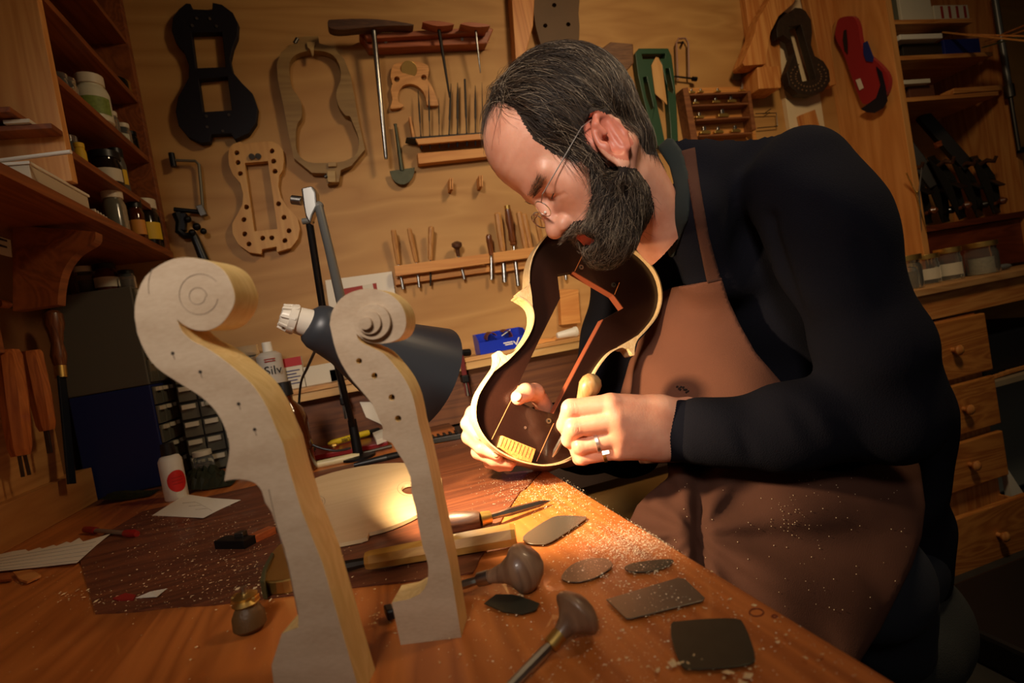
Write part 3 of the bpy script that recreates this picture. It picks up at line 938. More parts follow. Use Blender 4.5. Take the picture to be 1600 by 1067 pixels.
# half-moon scraper
t = empty('half_moon_knife', W(620, 250, .02), 'iron half moon leather knife hanging under the large reamer', 'knife')
g = MB(); g.lathe(W(*z3([(418, 690)])[0], .02), W(*z3([(456, 950)])[0], .02), [(0, .0055), (.05, .0045), (1, .0075)], 12); add('shank', g, mat('old_iron', S(74, 74, 56), .5, .6, var=.4, vscale=60), t, smooth=True)
cxh, cyh = z3([(457, 940)])[0]
pts = [(cxh - 19.5, cyh + 2.8)] + [(cxh + 19.5 * math.cos(w), cyh + 24 * math.sin(w)) for w in [math.pi * (1 - k / 14) for k in range(1, 14)]] + [(cxh + 19.5, cyh - 2.8)]
add('blade', mb_wall(pts, .023, .005), MC['old_iron'], t, bevel=.0008)
for q, l in (((730, 1020), 'left of two small wooden pegs in the bare wall'), ((895, 1005), 'right of two small wooden pegs in the bare wall')):
    x, y = z3([q])[0]
    t = empty('wall_peg', W(x, y, .02), l, 'peg')
    for dx in (-1.6, 1.6):
        g = MB(); g.prism([[W(x + dx + a, y + b, .045) for a, b in ((-1, -9), (1, -9), (1.5, 9), (-.5, 9))]], (0, .045, 0)); add('prong', g, RAIL, t)

# chisel racks
r1 = add('chisel_rack', mb_wall(z8([(160, 535), (588, 478), (592, 522), (168, 580)]), .05, .016), RAIL, label='long rail of the chisel rack left of the brown chisel', cat='rack', bevel=.001)
add('back_strip', mb_wall(z8([(165, 590), (592, 530), (592, 560), (168, 620)]), .022, .02), RAIL, r1, bevel=.001)
r2 = add('chisel_rack', mb_wall(z8([(607, 475), (1000, 420), (1005, 462), (612, 520)]), .05, .016), RAIL, label='rail of the chisel rack passing behind the violin form', cat='rack', bevel=.001)
add('back_strip', mb_wall(z8([(614, 528), (1000, 478), (1000, 510), (616, 566)]), .022, .02), RAIL, r2, bevel=.001)
def ctool(hp, w, label, bp=None, bw=8, kind='oct', hm=HANDLE, name='carving_chisel'):
    a, b = W(*z8([hp[0]])[0], .042), W(*z8([hp[1]])[0], .026)
    r = w / 2.882 * .5 * 1.66 / FPX
    t = empty(name, b, label, 'chisel')
    if kind == 'oct': prof = [(0, r * .7), (.04, r * .95), (.3, r), (.9, r * .85), (1, r * .7)]
    elif kind == 'turn': prof = [(0, r * .6), (.03, r * .75), (.12, r * .8), (.35, r), (.6, r * .78), (.85, r * .9), (.93, r * .6), (.96, r * .85), (1, r * .6)]
    elif kind == 'bulb': prof = [(0, r * .4), (.1, r * .95), (.3, r), (.5, r * .45), (1, r * .35)]
    else: prof = [(0, r * .5), (.08, r * .9), (.3, r), (.8, r * .8), (1, r * .9)]
    n = 8 if kind == 'oct' else 16
    g = MB(); g.lathe(a, b, prof, n); add('handle', g, hm, t, smooth=kind != 'oct', bevel=0)
    if kind == 'turn':
        e = a + (a - b).normalized() * .004
        g = MB(); g.cyl(e, a + (b - a) * .06, r * .78); add('ferrule', g, BRASS, t, smooth=True)
    if bp:
        p0, p1 = W(*z8([bp[0]])[0], .026), W(*z8([bp[1]])[0], .026)
        if (b - p0).length > .01: p0 = b
        g = MB(); g.lathe(p0, p1, [(0, bw * .6e-3 * .5), (.3, bw * .5e-3), (.97, bw * .55e-3), (1, bw * .2e-3)], 10); add('blade', g, STEEL if bw > 7 else STEEL_DK, t, smooth=True)
ctool([(157, 372), (180, 528)], 26, 'pale octagonal handled chisel at the left end of the rack', ((195, 580), (203, 642)), 9)
ctool([(228, 365), (260, 518)], 24, 'narrow pale handled chisel, second from the left end of the rack', ((265, 570), (275, 635)), 8)
ctool([(328, 357), (324, 508)], 28, 'pale handled chisel left of the mushroom handled burin', ((323, 560), (325, 625)), 6)
ctool([(441, 425), (450, 490)], 50, 'small burin with mushroom handle in the chisel rack', ((452, 490), (478, 597)), 9, 'bulb', WALNUT)
ctool([(585, 392), (598, 485)], 30, 'brown handled chisel with dark blade between the two rails', ((598, 485), (600, 600)), 10, 'plain', BROWNH)
ctool([(626, 295), (650, 468)], 38, 'large pale octagonal handled gouge left of the turned handled gouge', ((655, 515), (658, 612)), 15)
ctool([(670, 268), (697, 442)], 38, 'turned brown gouge with brass end and long steel', ((699, 442), (720, 630)), 13, 'turn', BROWNH)
ctool([(722, 290), (752, 455)], 34, 'pale octagonal handled gouge right of the turned one', None, 10)
ctool([(745, 300), (775, 452)], 30, 'pale handled gouge close to the violin rib', None, 10)
ctool([(805, 340), (825, 440)], 26, 'pale handled gouge half hidden by the violin rib', None, 10)
ctool([(910, 440), (925, 470)], 26, 'gouge seen through the window of the violin form', ((925, 560), (935, 600)), 10)
# upright board and jar-like things seen through the form's window
add('ledge_upright', mb_wall(z8([(905, 640), (990, 640), (1000, 790), (915, 800)]), .03, .028), RAIL, label='short pale board on the wall seen through the form window', cat='board')

# photograph leaning on the wall
o = add('picture_card', mb_wall([(508, 438), (612, 424), (640, 600), (534, 612)], .012, .004), PAPER, label='white card with a red picture leaning on the back wall behind the lamp', cat='picture')
add('red_print', mb_wall([(532, 452), (588, 442), (606, 560), (549, 568)], .0124, .0003), mat('print_red', S(150, 42, 30), .6, var=.3, vscale=30), o)
add('print_detail', mb_wall([(566, 446), (582, 443), (584, 452), (568, 455)], .0128, .0003), LABW, o)

# template at the top (dark form behind the post)
add('mould_template', mb_wall(spline([(832, -30), (900, -30), (904, 20), (905, 60), (893, 92), (858, 92), (842, 60), (834, 20)], 2), .03, .022, [circ(852, 40, 3.5, 10), circ(866, 8, 3.5, 10), circ(888, 38, 3.5, 10)]), mat('form_brown', S(92, 66, 38), .6, var=.3), label='dark brown form end with drilled holes at the top right of the post', cat='template')

# mallet
t = empty('mallet', W(960, 90, .04), 'heavy square headed wooden mallet hanging above the man’s hair', 'mallet')
add('head', mb_wall(z4([(240, 300), (335, 232), (462, 243), (465, 350), (430, 388), (300, 360)]), .07, .065), wood('mallet', S(120, 82, 50), S(92, 58, 32), 'X', 20, 8, .6, .4), t, bevel=.004)
g = MB(); g.cyl(W(*z4([(400, 360)])[0], .035), W(*z4([(440, 640)])[0], .035), .012); add('handle', g, HANDLE, t, smooth=True)

# green casting
o = add('green_template', mb_wall(z4([(472, 295), (492, 268), (655, 268), (674, 310), (690, 430), (703, 600), (712, 812), (600, 812), (560, 700), (520, 560), (488, 420)]), .03, .026,
        [z4([(508, 300), (640, 298), (636, 325), (515, 328)]), z4([(560, 360), (590, 335), (615, 345), (650, 480), (668, 700), (672, 800), (640, 800), (620, 700), (585, 540)]), z4([(640, 380), (660, 380), (685, 500), (680, 520), (655, 500)]), z4([(515, 430), (535, 425), (575, 600), (560, 610), (535, 540)])]),
        mat('green_paint', S(38, 70, 46), .45, var=.15), label='green painted frame template hanging behind the man’s collar', cat='template', bevel=.002)
add('pale_insert', mb_wall(z4([(562, 362), (585, 318), (600, 318), (622, 362), (650, 582), (582, 520)]), .034, .003), wood('insert', S(206, 160, 100), S(190, 140, 80), 'Z', 9, 10, .5, .1), o, bevel=.001)

# U-shaped caliper
t = empty('caliper', W(1068, 90, .02), 'pinkish U shaped caliper hanging above the small plane rack', 'caliper')
PINK = mat('pink_metal', S(150, 110, 90), .5)
g = MB(); g.tube([W(*q, .02) for q in z4([(708, 445), (700, 240), (712, 214), (750, 212), (766, 240), (770, 430)])], .0035); add('bow', g, PINK, t, smooth=True)
g = MB(); g.tube([W(*q, .022) for q in z4([(690, 425), (800, 438)])], .0035); add('screw', g, STEEL_DK, t, smooth=True)
g = MB(); g.cyl(W(*z4([(790, 438)])[0], .03), W(*z4([(812, 440)])[0], .03), .008); add('knob', g, BLACKM, t, smooth=True)
g = MB(); g.cyl(W(*z4([(735, 235)])[0], .005), W(*z4([(735, 235)])[0], .028), .004); add('nail', g, BLACKM, t)

# little open rack with finger planes
DK = wood('rack_dark', S(140, 88, 50), S(108, 62, 32), 'X', 12, 12, .5, .2)
o = add('plane_rack', mb_wall(z4([(740, 490), (1105, 480), (1150, 800), (805, 830)]), .006, .005), RAIL, label='little open wall rack with four shelves of brass finger planes', cat='rack')
for a, b, c, d in (((735, 490), (765, 485), (828, 815), (792, 830)), ((1095, 505), (1112, 503), (1145, 720), (1122, 724))):
    add('side', mb_wall(z4([a, b, c, d]), .05, .045), DK, o, bevel=.001)
rows = [((770, 522), (1095, 507)), ((790, 582), (1100, 570)), ((812, 662), (1108, 645)), ((828, 750), (1125, 733))]
for a, b in rows:
    add('shelf', mb_wall(z4([a, b, (b[0], b[1] + 10), (a[0], a[1] + 10)]), .05, .045), DK, o, bevel=.0005)
pl = [(790, 516, 34, 'rounded at the left of the top shelf'), (840, 512, 30, 'second on the top shelf'), (935, 510, 30, 'in the middle of the top shelf'), (1070, 505, 34, 'under the clear protractor'), (812, 575, 34, 'at the left of the second shelf'), (925, 570, 44, 'in the middle of the second shelf'), (1012, 567, 50, 'tall one right on the second shelf'),
      (835, 655, 44, 'at the left of the third shelf'), (965, 648, 60, 'largest on the third shelf'), (865, 742, 58, 'at the left of the bottom shelf'), (940, 738, 50, 'in the middle of the bottom shelf'), (1035, 733, 52, 'upright at the right of the bottom shelf')]
for x, y, w, l in pl:
    h = w * .75
    t = empty('finger_plane', W(*z4([(x, y)])[0], .03), 'tiny brass finger plane ' + l, 'plane', 'finger planes in the little rack')
    add('body', mb_wall(z4([(x - w / 2, y), (x + w / 2, y), (x + w / 2 - 2, y - h * .3), (x + w * .2, y - h * .45), (x - w * .3, y - h * .4), (x - w / 2, y - h * .3)]), .04, .018), BRASS, t, bevel=.001)
    add('wedge', mb_wall(z4([(x - w * .25, y - h * .41), (x + w * .05, y - h * .46), (x - w * .05, y - h), (x - w * .25, y - h * .9)]), .035, .008), STEEL, t, bevel=.0005)

x, y = z4([(1065, 440)])[0]
o = add('protractor', mb_wall([(x + 15 * math.cos(math.pi * (1 + k / 14)), y + 19 * math.sin(math.pi * (1 + k / 14))) for k in range(15)], .012, .003), mat('frosted', S(150, 150, 140), .3, trans=.4), label='translucent half round protractor on the wall above the plane rack', cat='protractor')
add('pointer', mb_wall([(x - .6, y - 18), (x + .6, y - 18), (x + 2, y + 14), (x - 1, y + 14)], .016, .002), STEEL, o)

for pts, l in ((z4([(1140, 632), (1255, 628), (1262, 700)]), 'bent wire hanger right of the plane rack'), (z4([(1185, 635), (1225, 605)]), 'short crossing wire on the bent hanger'), (z4([(1150, 712), (1262, 702)]), 'lower straight wire beside the plane rack')):
    g = MB(); g.tube([W(*q, .015) for q in pts], .0018, 6); add('wire_hook', g, STEEL_DK, label=l, cat='wire', smooth=True)

# right-hand forms
o = add('mould_template', mb_wall(z5([(90, 65), (125, 75), (150, 42), (185, 45), (210, 60), (240, 110), (247, 180), (240, 250), (260, 310), (310, 340), (340, 390), (347, 450), (310, 505), (240, 528), (170, 522), (120, 475), (105, 400), (128, 340), (145, 290), (128, 225), (85, 195), (52, 210), (48, 160), (60, 110)]), .075, .03,
        [z5([(115, 150), (183, 138), (268, 438), (193, 452)])]), mat('form_black_holes', S(46, 34, 24), .5, var=.6, vscale=90), label='dark perforated viola form hanging in front of the white board', cat='template', bevel=.002)
for i in range(26):
    a = 2 * math.pi * i / 26
    for rr in (.62, .86):
        x, y = 225 + 115 * rr * math.cos(a), 425 + 92 * rr * math.sin(a)
        if 172 < x < 272 and y < 460: continue
        g = MB(); g.cyl(W(*z5([(x, y)])[0], .0751), W(*z5([(x, y)])[0], .0765), .0032, n=8)
        add('plugged_hole', g, mat('hole_tan', S(104, 74, 44), .7), o)
# red violin template hung on the side panel's wall end
def mb_side(pts, off, thick):
    return MB().prism([[at(x, y, X=XR - off) for x, y in pts]], (thick, 0, 0))
def mb_sy(pts, off, thick, sp=0, holes=()):
    pts = spline(pts, sp) if sp else pts
    return MB().prism([[at(x, y, X=XR - off) for x, y in pts]] + [[at(x, y, X=XR - off) for x, y in h] for h in holes], (thick, 0, 0))
o = add('instrument_template', mb_sy(z5([(400, 100), (470, 92), (500, 140), (512, 215), (535, 285), (600, 340), (655, 400), (672, 460), (650, 530), (600, 560), (540, 580), (515, 560), (480, 470), (420, 300), (375, 210), (380, 140)]), .02, .018, 3), mat('red_felt', S(150, 14, 18), .6, sheen=.2), label='red instrument template hanging on the wide pine side board', cat='template', bevel=.002)
add('black_edge', mb_sy(z5([(515, 605), (545, 585), (600, 545), (625, 470), (600, 370), (630, 400), (650, 480), (662, 560), (640, 600), (590, 628), (550, 625)]), .024, .003), mat('navy_black', S(14, 16, 34), .5), o)
add('blue_patch', mb_sy(z5([(528, 240), (550, 228), (585, 320), (580, 345), (545, 340), (530, 300)]), .024, .003), mat('blue_felt', S(24, 40, 110), .7), o)
add('dark_slot', mb_sy(z5([(420, 170), (432, 165), (440, 250), (440, 300), (425, 280), (415, 220)]), .0235, .003), BLACK, o)
add('white_sticker', mb_sy(z5([(487, 445), (512, 435), (532, 488), (508, 502)]), .0238, .0006), PAPER, o)

# ================================================================== implicit-surface modelling (numpy surface nets)
def surface_nets(vol, origin, h):
    s = vol < 0
    c = s.astype(np.int8)
    tot = sum(c[i:c.shape[0] - 1 + i, j:c.shape[1] - 1 + j, k:c.shape[2] - 1 + k] for i in (0, 1) for j in (0, 1) for k in (0, 1))
    idx = np.argwhere((tot > 0) & (tot < 8))
    corners = [(i, j, k) for i in (0, 1) for j in (0, 1) for k in (0, 1)]
    vals = {cc: vol[idx[:, 0] + cc[0], idx[:, 1] + cc[1], idx[:, 2] + cc[2]] for cc in corners}
    pos = np.zeros((len(idx), 3)); cnt = np.zeros(len(idx))
    for a in corners:
        for ax in range(3):
            if a[ax] == 0:
                b = list(a); b[ax] = 1; b = tuple(b)
                va, vb = vals[a], vals[b]
                cr_ = (va < 0) != (vb < 0)
                t = np.where(cr_, va / np.where(cr_, va - vb, 1), 0)
                p = np.array(a, dtype=float)[None, :] + np.zeros((len(idx), 3))
                p[:, ax] += t
                pos += p * cr_[:, None]; cnt += cr_
    V = (idx + pos / np.maximum(cnt, 1)[:, None]) * h + np.array(origin)
    imap = -np.ones(tot.shape, dtype=np.int64)
    imap[idx[:, 0], idx[:, 1], idx[:, 2]] = np.arange(len(idx))
    faces = []
    for ax in range(3):
        u, v = [(1, 2), (2, 0), (0, 1)][ax]
        a = s.take(range(0, s.shape[ax] - 1), axis=ax); b = s.take(range(1, s.shape[ax]), axis=ax)
        e = np.argwhere(a != b)
        ok = (e[:, u] > 0) & (e[:, v] > 0) & (e[:, u] < tot.shape[u]) & (e[:, v] < tot.shape[v])
        e = e[ok]
        ins = s[e[:, 0], e[:, 1], e[:, 2]]
        q = []
        for du, dv in ((-1, -1), (0, -1), (0, 0), (-1, 0)):
            w = e.copy(); w[:, u] += du; w[:, v] += dv
            q.append(imap[w[:, 0], w[:, 1], w[:, 2]])
        q = np.stack(q, 1)
        q[~ins] = q[~ins][:, ::-1]
        faces.append(q)
    F = np.concatenate(faces)
    return V, F[(F >= 0).all(1)]


def smin(a, b, k):
    h = np.maximum(k - np.abs(a - b), 0) / k
    return np.minimum(a, b) - h * h * k * .25


def smax(a, b, k):
    return -smin(-a, -b, k)


def cone(P, a, b, r1, r2):
    a = np.asarray(a, np.float32); b = np.asarray(b, np.float32)
    ba = b - a
    t = np.clip(((P - a) @ ba) / max(float(ba @ ba), 1e-12), 0, 1)
    return np.linalg.norm(P - a - t[:, None] * ba, axis=1) - (r1 + (r2 - r1) * t)


def ell(P, c, r, R=None):
    q = P - np.asarray(c, np.float32)
    if R is not None: q = q @ np.asarray(R, np.float32).T
    r = np.asarray(r, np.float32)
    k0 = np.linalg.norm(q / r, axis=1); k1 = np.linalg.norm(q / (r * r), axis=1)
    return k0 * (k0 - 1) / np.maximum(k1, 1e-9)


def grid(lo, hi, h):
    ax = [np.arange(lo[i], hi[i] + h, h, dtype=np.float32) for i in range(3)]
    G_ = np.stack(np.meshgrid(*ax, indexing='ij'), -1)
    return G_.reshape(-1, 3), G_.shape[:3]


NR, NU, NF, NC = (np.array(v) for v in (RIGHT, UP, FWD, CAM))


def toworld(V):
    return NC + V[:, :1] * NR - V[:, 1:2] * NU + V[:, 2:3] * NF


def P3(px, py, d):
    return np.array([(px - CX) / FPX * d, (py - CY) / FPX * d, d], np.float32)


def poly_sd(px, py, poly):
    """signed distance in px to a polygon (negative inside)"""
    n = len(poly)
    d = np.full(px.shape, 1e9, np.float32); ins = np.zeros(px.shape, bool)
    for i in range(n):
        (x0, y0), (x1, y1) = poly[i], poly[(i + 1) % n]
        ex, ey = x1 - x0, y1 - y0
        wx, wy = px - x0, py - y0
        t = np.clip((wx * ex + wy * ey) / (ex * ex + ey * ey), 0, 1)
        d = np.minimum(d, (wx - ex * t) ** 2 + (wy - ey * t) ** 2)
        c_ = ((y0 > py) != (y1 > py)) & (px < (x1 - x0) * (py - y0) / ((y1 - y0) if y1 != y0 else 1e-9) + x0)
        ins ^= c_
    d = np.sqrt(d)
    return np.where(ins, -d, d)


def proj(P):
    return P[:, 0] / P[:, 2] * FPX + CX, P[:, 1] / P[:, 2] * FPX + CY


def mesh_sdf(fn, lo, hi, h, chunk=600000):
    G_, shp = grid(lo, hi, h)
    out = np.concatenate([fn(G_[i:i + chunk]) for i in range(0, len(G_), chunk)])
    return surface_nets(out.reshape(shp), lo, h)


def caps(P, L, k=.012):
    """L: list of ((px,py,d), rpx, (px,py,d), rpx)"""
    r = None
    for a, ra, b, rb in L:
        d = cone(P, P3(*a), P3(*b), ra * a[2] / FPX, rb * b[2] / FPX)
        r = d if r is None else smin(r, d, k)
    return r


# ---------------------------------------------------------------- the man: materials
SKIN = bpy.data.materials.new('skin'); SKIN.use_nodes = True
_nt = SKIN.node_tree; _b = _nt.nodes['Principled BSDF']
_tc = _nt.nodes.new('ShaderNodeTexCoord')
_n = _nt.nodes.new('ShaderNodeTexNoise'); _n.inputs['Scale'].default_value = 28; _n.inputs['Detail'].default_value = 5
_nt.links.new(_tc.outputs['Object'], _n.inputs['Vector'])
_r = _nt.nodes.new('ShaderNodeValToRGB')
_r.color_ramp.elements[0].position = .3; _r.color_ramp.elements[0].color = S(208, 140, 112)
_r.color_ramp.elements[1].position = .7; _r.color_ramp.elements[1].color = S(228, 170, 142)
_nt.links.new(_n.outputs['Fac'], _r.inputs['Fac']); _nt.links.new(_r.outputs['Color'], _b.inputs['Base Color'])
_n2 = _nt.nodes.new('ShaderNodeTexNoise'); _n2.inputs['Scale'].default_value = 420; _n2.inputs['Detail'].default_value = 4
_nt.links.new(_tc.outputs['Object'], _n2.inputs['Vector'])
_bp = _nt.nodes.new('ShaderNodeBump'); _bp.inputs['Strength'].default_value = .3; _bp.inputs['Distance'].default_value = .0006
_nt.links.new(_n2.outputs['Fac'], _bp.inputs['Height']); _nt.links.new(_bp.outputs['Normal'], _b.inputs['Normal'])
_b.inputs['Roughness'].default_value = .46
_b.inputs['Subsurface Weight'].default_value = .12; _b.inputs['Subsurface Scale'].default_value = .006
HAIRBASE = mat('hair_base', S(40, 30, 22), .8)
BEARDBASE = mat('beard_base', S(36, 26, 20), .85)
LIPS = mat('lips', S(206, 92, 74), .4)
EARRED = mat('ear_skin', S(206, 124, 100), .45, sss=.2, var=.1, vscale=40)
H1 = mat('hair_dark', S(40, 30, 22), .45)
H2 = mat('hair_brown', S(86, 68, 50), .42)
H3 = mat('hair_grey', S(168, 150, 126), .42)
SWEAT = mat('sweater', S(17, 17, 25), .95, bump=.8, bscale=600, spec=.15)
RIB = mat('sweater_rib', S(17, 18, 28), .95, spec=.15)
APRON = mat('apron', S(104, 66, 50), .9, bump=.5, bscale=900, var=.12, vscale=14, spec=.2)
APRON_D = mat('apron_darker', S(76, 48, 37), .9, bump=.5, bscale=900, var=.25, vscale=12, spec=.2)  # the bib's brown made darker and more mottled, for skirt and strap
JEANS = mat('jeans', S(30, 34, 44), .9, bump=.5, bscale=900)

# ---------------------------------------------------------------- head
DH = .755
SH_ = DH / FPX
O3 = P3(900, 225, DH)
ya = math.radians(6)
F2 = np.array([-.6, .8, 0]); U2 = np.array([-.8, -.6, 0.])
AF = F2 * math.cos(ya) + np.array([0, 0, -math.sin(ya)])
AL = -F2 * math.sin(ya) + np.array([0, 0, -math.cos(ya)])
AU = U2
HB = np.stack([AF, AU, AL])      # rows: head axes in camera space


def h2c(H):
    return O3 + (np.atleast_2d(H) * SH_) @ HB


def h2w(f, u, l):
    return Vector(toworld(h2c([f, u, l]))[0])


def head_sdf(H):
    f, u, l = H[:, 0], H[:, 1], H[:, 2]
    M = np.stack([f, u, np.abs(l)], 1)
    d = ell(M, (-8, 36, 0), (116, 106, 84))
    d = smin(d, ell(M, (42, 56, 0), (70, 74, 70)), 24)
    d = smin(d, ell(M, (52, -30, 0), (62, 84, 62)), 28)
    d = smin(d, ell(M, (56, -88, 0), (56, 46, 48)), 26)
    d = smin(d, cone(M, (-14, -66, 60), (82, -122, 16), 20, 20), 30)
    d = smin(d, cone(M, (72, -36, 42), (20, -30, 66), 22, 14), 26)      # cheekbone
    d = smin(d, cone(M, (103, 6, 8), (86, 6, 50), 13, 11), 12)        # brow
    d = smax(d, -ell(M, (118, -16, 31), (22, 15, 20)), 14)              # eye socket
    d = smin(d, ell(M, (88, -17, 31), (16, 14, 17)), 4)                 # lids over the eyeball
    d = smin(d, cone(M, (102, 2, 0), (126, -50, 0), 9, 11.5), 9)        # nose bridge
    d = smin(d, ell(M, (128, -55, 0), (17, 15, 16)), 6)
    d = smin(d, ell(M, (117, -60, 14), (15, 12, 11)), 5)
    d = smax(d, -ell(M, (122, -70, 7), (6, 5, 4)), 3)
    d = smin(d, cone(M, (108, -78, 0), (98, -84, 24), 10, 8), 12)       # muzzle
    d = smin(d, cone(M, (111, -88, 0), (98, -92, 20), 6, 3.5), 4)       # upper lip
    d = smin(d, cone(M, (108, -99, 0), (96, -98, 18), 6.5, 3.5), 4)     # lower lip
    d = smax(d, -cone(M, (117, -93.5, 0), (102, -95, 24), 1.6, 1.2), 2)
    d = smin(d, ell(M, (92, -124, 0), (26, 22, 24)), 18)
    # neck
    d = smin(d, cone(H, (-30, -50, 0), (-12, -215, -100), 52, 46), 22)
    d = smin(d, cone(H, (-4, -95, -6), (-6, -215, -100), 42, 44), 26)
    # forehead wrinkles and crow's feet: shallow grooves
    for q in (46, 60, 74):
        d = d + .35 * np.exp(-((u - q - .05 * (f - 60)) / 3.2) ** 2) * (f > 60)
    d = d + 1.2 * np.exp(-((u + 30 + (M[:, 2] - 40) * .5) / 3.0) ** 2) * np.clip((f - 70) / 10, 0, 1) * (M[:, 2] > 22) * (M[:, 2] < 55)
    # ear
    t = math.radians(24)
    R = np.array([[math.cos(t), math.sin(t), 0], [-math.sin(t), math.cos(t), 0], [0, 0, 1]])
    Rf = np.array([[.94, 0, .34], [0, 1, 0], [-.34, 0, .94]]) @ R
    ec = (9, -46, 88)
    e = ell(M, ec, (25, 39, 9), Rf)
    q = (M - np.array(ec, np.float32)) @ Rf.T.astype(np.float32)
    ins = ell(q, (2, 3, 8), (17, 29, 9))
    e = smax(e, -ins, 4)
    # helix rim
    pts = [(7, 10), (13, 26), (4, 37), (-12, 35), (-23, 19), (-25, 0), (-18, -20)]
    for a, b in zip(pts[:-1], pts[1:]):
        e = smin(e, cone(q, (a[0], a[1], 5), (b[0], b[1], 5), 4.6, 4.6), 4)
    e = smin(e, cone(q, (-12, 22, 2), (-13, -12, 3), 3.5, 4), 4)        # antihelix
    e = smin(e, ell(q, (14, -8, 3), (6, 9, 6)), 4)                      # tragus
    e = smin(e, ell(q, (2, -36, 2), (11, 12, 6)), 5)                    # lobe
    e = smax(e, -ell(q, (6, -5, 2), (8, 12, 9)), 3)
    d = smin(d, e, 5)
    return d


NEARHAIR = [(700, 150), (745, 60), (890, 30), (1050, 90), (1050, 238), (1028, 242), (1010, 240), (1000, 222), (985, 190), (960, 176), (940, 178), (924, 196), (920, 262), (906, 251), (887, 247), (865, 240), (835, 217), (824, 199), (805, 169), (786, 158), (768, 160)]
BEARD = [(921, 255), (926, 304), (920, 330), (916, 344), (898, 347), (892, 352), (882, 366), (880, 386), (882, 400), (900, 415), (920, 440), (960, 445), (1000, 420), (1018, 385), (1024, 335), (1014, 290), (994, 264), (972, 262), (950, 262), (935, 240), (922, 225)]


MOUTH = [(897, 369), (914, 369), (929, 376), (922, 382), (906, 381)]


def earzone(M):
    return (((M[:, 0] - 6) / 25) ** 2 + ((M[:, 1] + 46) / 43) ** 2 < 1) & (M[:, 2] > 78)


def classify(H):
    """0 skin 1 hair 2 beard 3 lips 4 ear ; on the near-side mirror image of each point"""
    M = H.copy(); M[:, 2] = np.abs(M[:, 2])
    px, py = proj(h2c(M))
    k = np.zeros(len(M), int)
    inb = poly_sd(px, py, BEARD) < 0
    inh = poly_sd(px, py, NEARHAIR) < 0
    k[inb] = 2
    k[inh] = 1
    k[(M[:, 1] < -84) & (M[:, 1] > -104) & (M[:, 0] > 100) & (M[:, 2] < 17)] = 3
    k[poly_sd(px, py, MOUTH) < 0] = 3
    k[earzone(M)] = 4
    return k


def head_cap(H):        # head with the mass of the hair and beard added
    d = head_sdf(H)
    M = H.copy(); M[:, 2] = np.abs(M[:, 2])
    near = np.abs(d) < 30
    amt = np.zeros(len(H), np.float32)
    if near.any():
        px, py = proj(h2c(M[near]))
        sh_ = np.clip(-poly_sd(px, py, NEARHAIR) / 22, 0, 1)
        sb_ = np.clip(-poly_sd(px, py, BEARD) / 20, 0, 1)
        earm = earzone(M[near])
        lip = np.exp(-((M[near][:, 1] + 94) / 12) ** 2) * (M[near][:, 0] > 88) * (M[near][:, 2] < 26)
        mst = np.clip((px[:] - 872) / 60, .12, 1)
        nape = np.clip((255 - py) / 60, .15, 1)
        lip = np.maximum(lip, np.clip(1 - poly_sd(px, py, MOUTH) / 8, 0, 1))
        a = (sh_ * 9 * nape + sb_ * 13 * (1 - .6 * lip) * mst) * (~earm)
        amt[near] = a
    return d - amt


V, F = mesh_sdf(head_cap, (-150, -222, -112), (160, 165, 112), 2.0)
K = classify(V.astype(np.float32))
fm = K[F].max(1)
Vw = toworld(h2c(V))
man = empty('person', (1.0, .85, .45), 'bearded man in dark sweater and brown apron bending over the violin form he holds', 'person')
head_parts = [(Vw, F, np.where(fm == 0, 0, np.where(fm == 1, 1, np.where(fm == 2, 2, np.where(fm == 3, 3, 4)))))]

# ---------------------------------------------------------------- hands
def hand_mesh(fn, lo, hi, h=.0015):
    V, F = mesh_sdf(fn, lo, hi, h)
    return toworld(V), F, np.zeros(len(F), int)


LH = [((1075, 650, .80), 30, (1025, 650, .785), 27), ((1075, 690, .80), 32, (1025, 690, .785), 26),
      ((1030, 645, .783), 27, (955, 634, .765), 20), ((1030, 660, .778), 28, (964, 657, .758), 21),
      ((1030, 678, .778), 28, (970, 681, .760), 20), ((1030, 692, .782), 26, (968, 702, .768), 17.5)]
LF = [[((955, 634, .765), 19, (892, 638, .765), 14.5), ((892, 638, .765), 14.5, (882, 664, .783), 12), ((882, 664, .783), 12, (886, 677, .79), 9)],
      [((964, 657, .758), 19, (898, 668, .760), 14.5), ((898, 668, .760), 14.5, (889, 687, .780), 11.5), ((889, 687, .780), 11.5, (896, 697, .79), 9)],
      [((970, 681, .760), 17, (908, 697, .765), 12.5), ((908, 697, .765), 12.5, (903, 706, .785), 11), ((903, 706, .785), 11, (912, 710, .795), 9)],
      [((968, 702, .768), 15, (910, 715, .775), 11), ((910, 715, .775), 11, (905, 716, .79), 10), ((905, 716, .79), 10, (915, 716, .80), 8.5)],
      [((1015, 655, .80), 22, (955, 650, .825), 15), ((955, 650, .825), 15, (915, 648, .83), 12), ((915, 648, .83), 12, (890, 668, .825), 10)]]


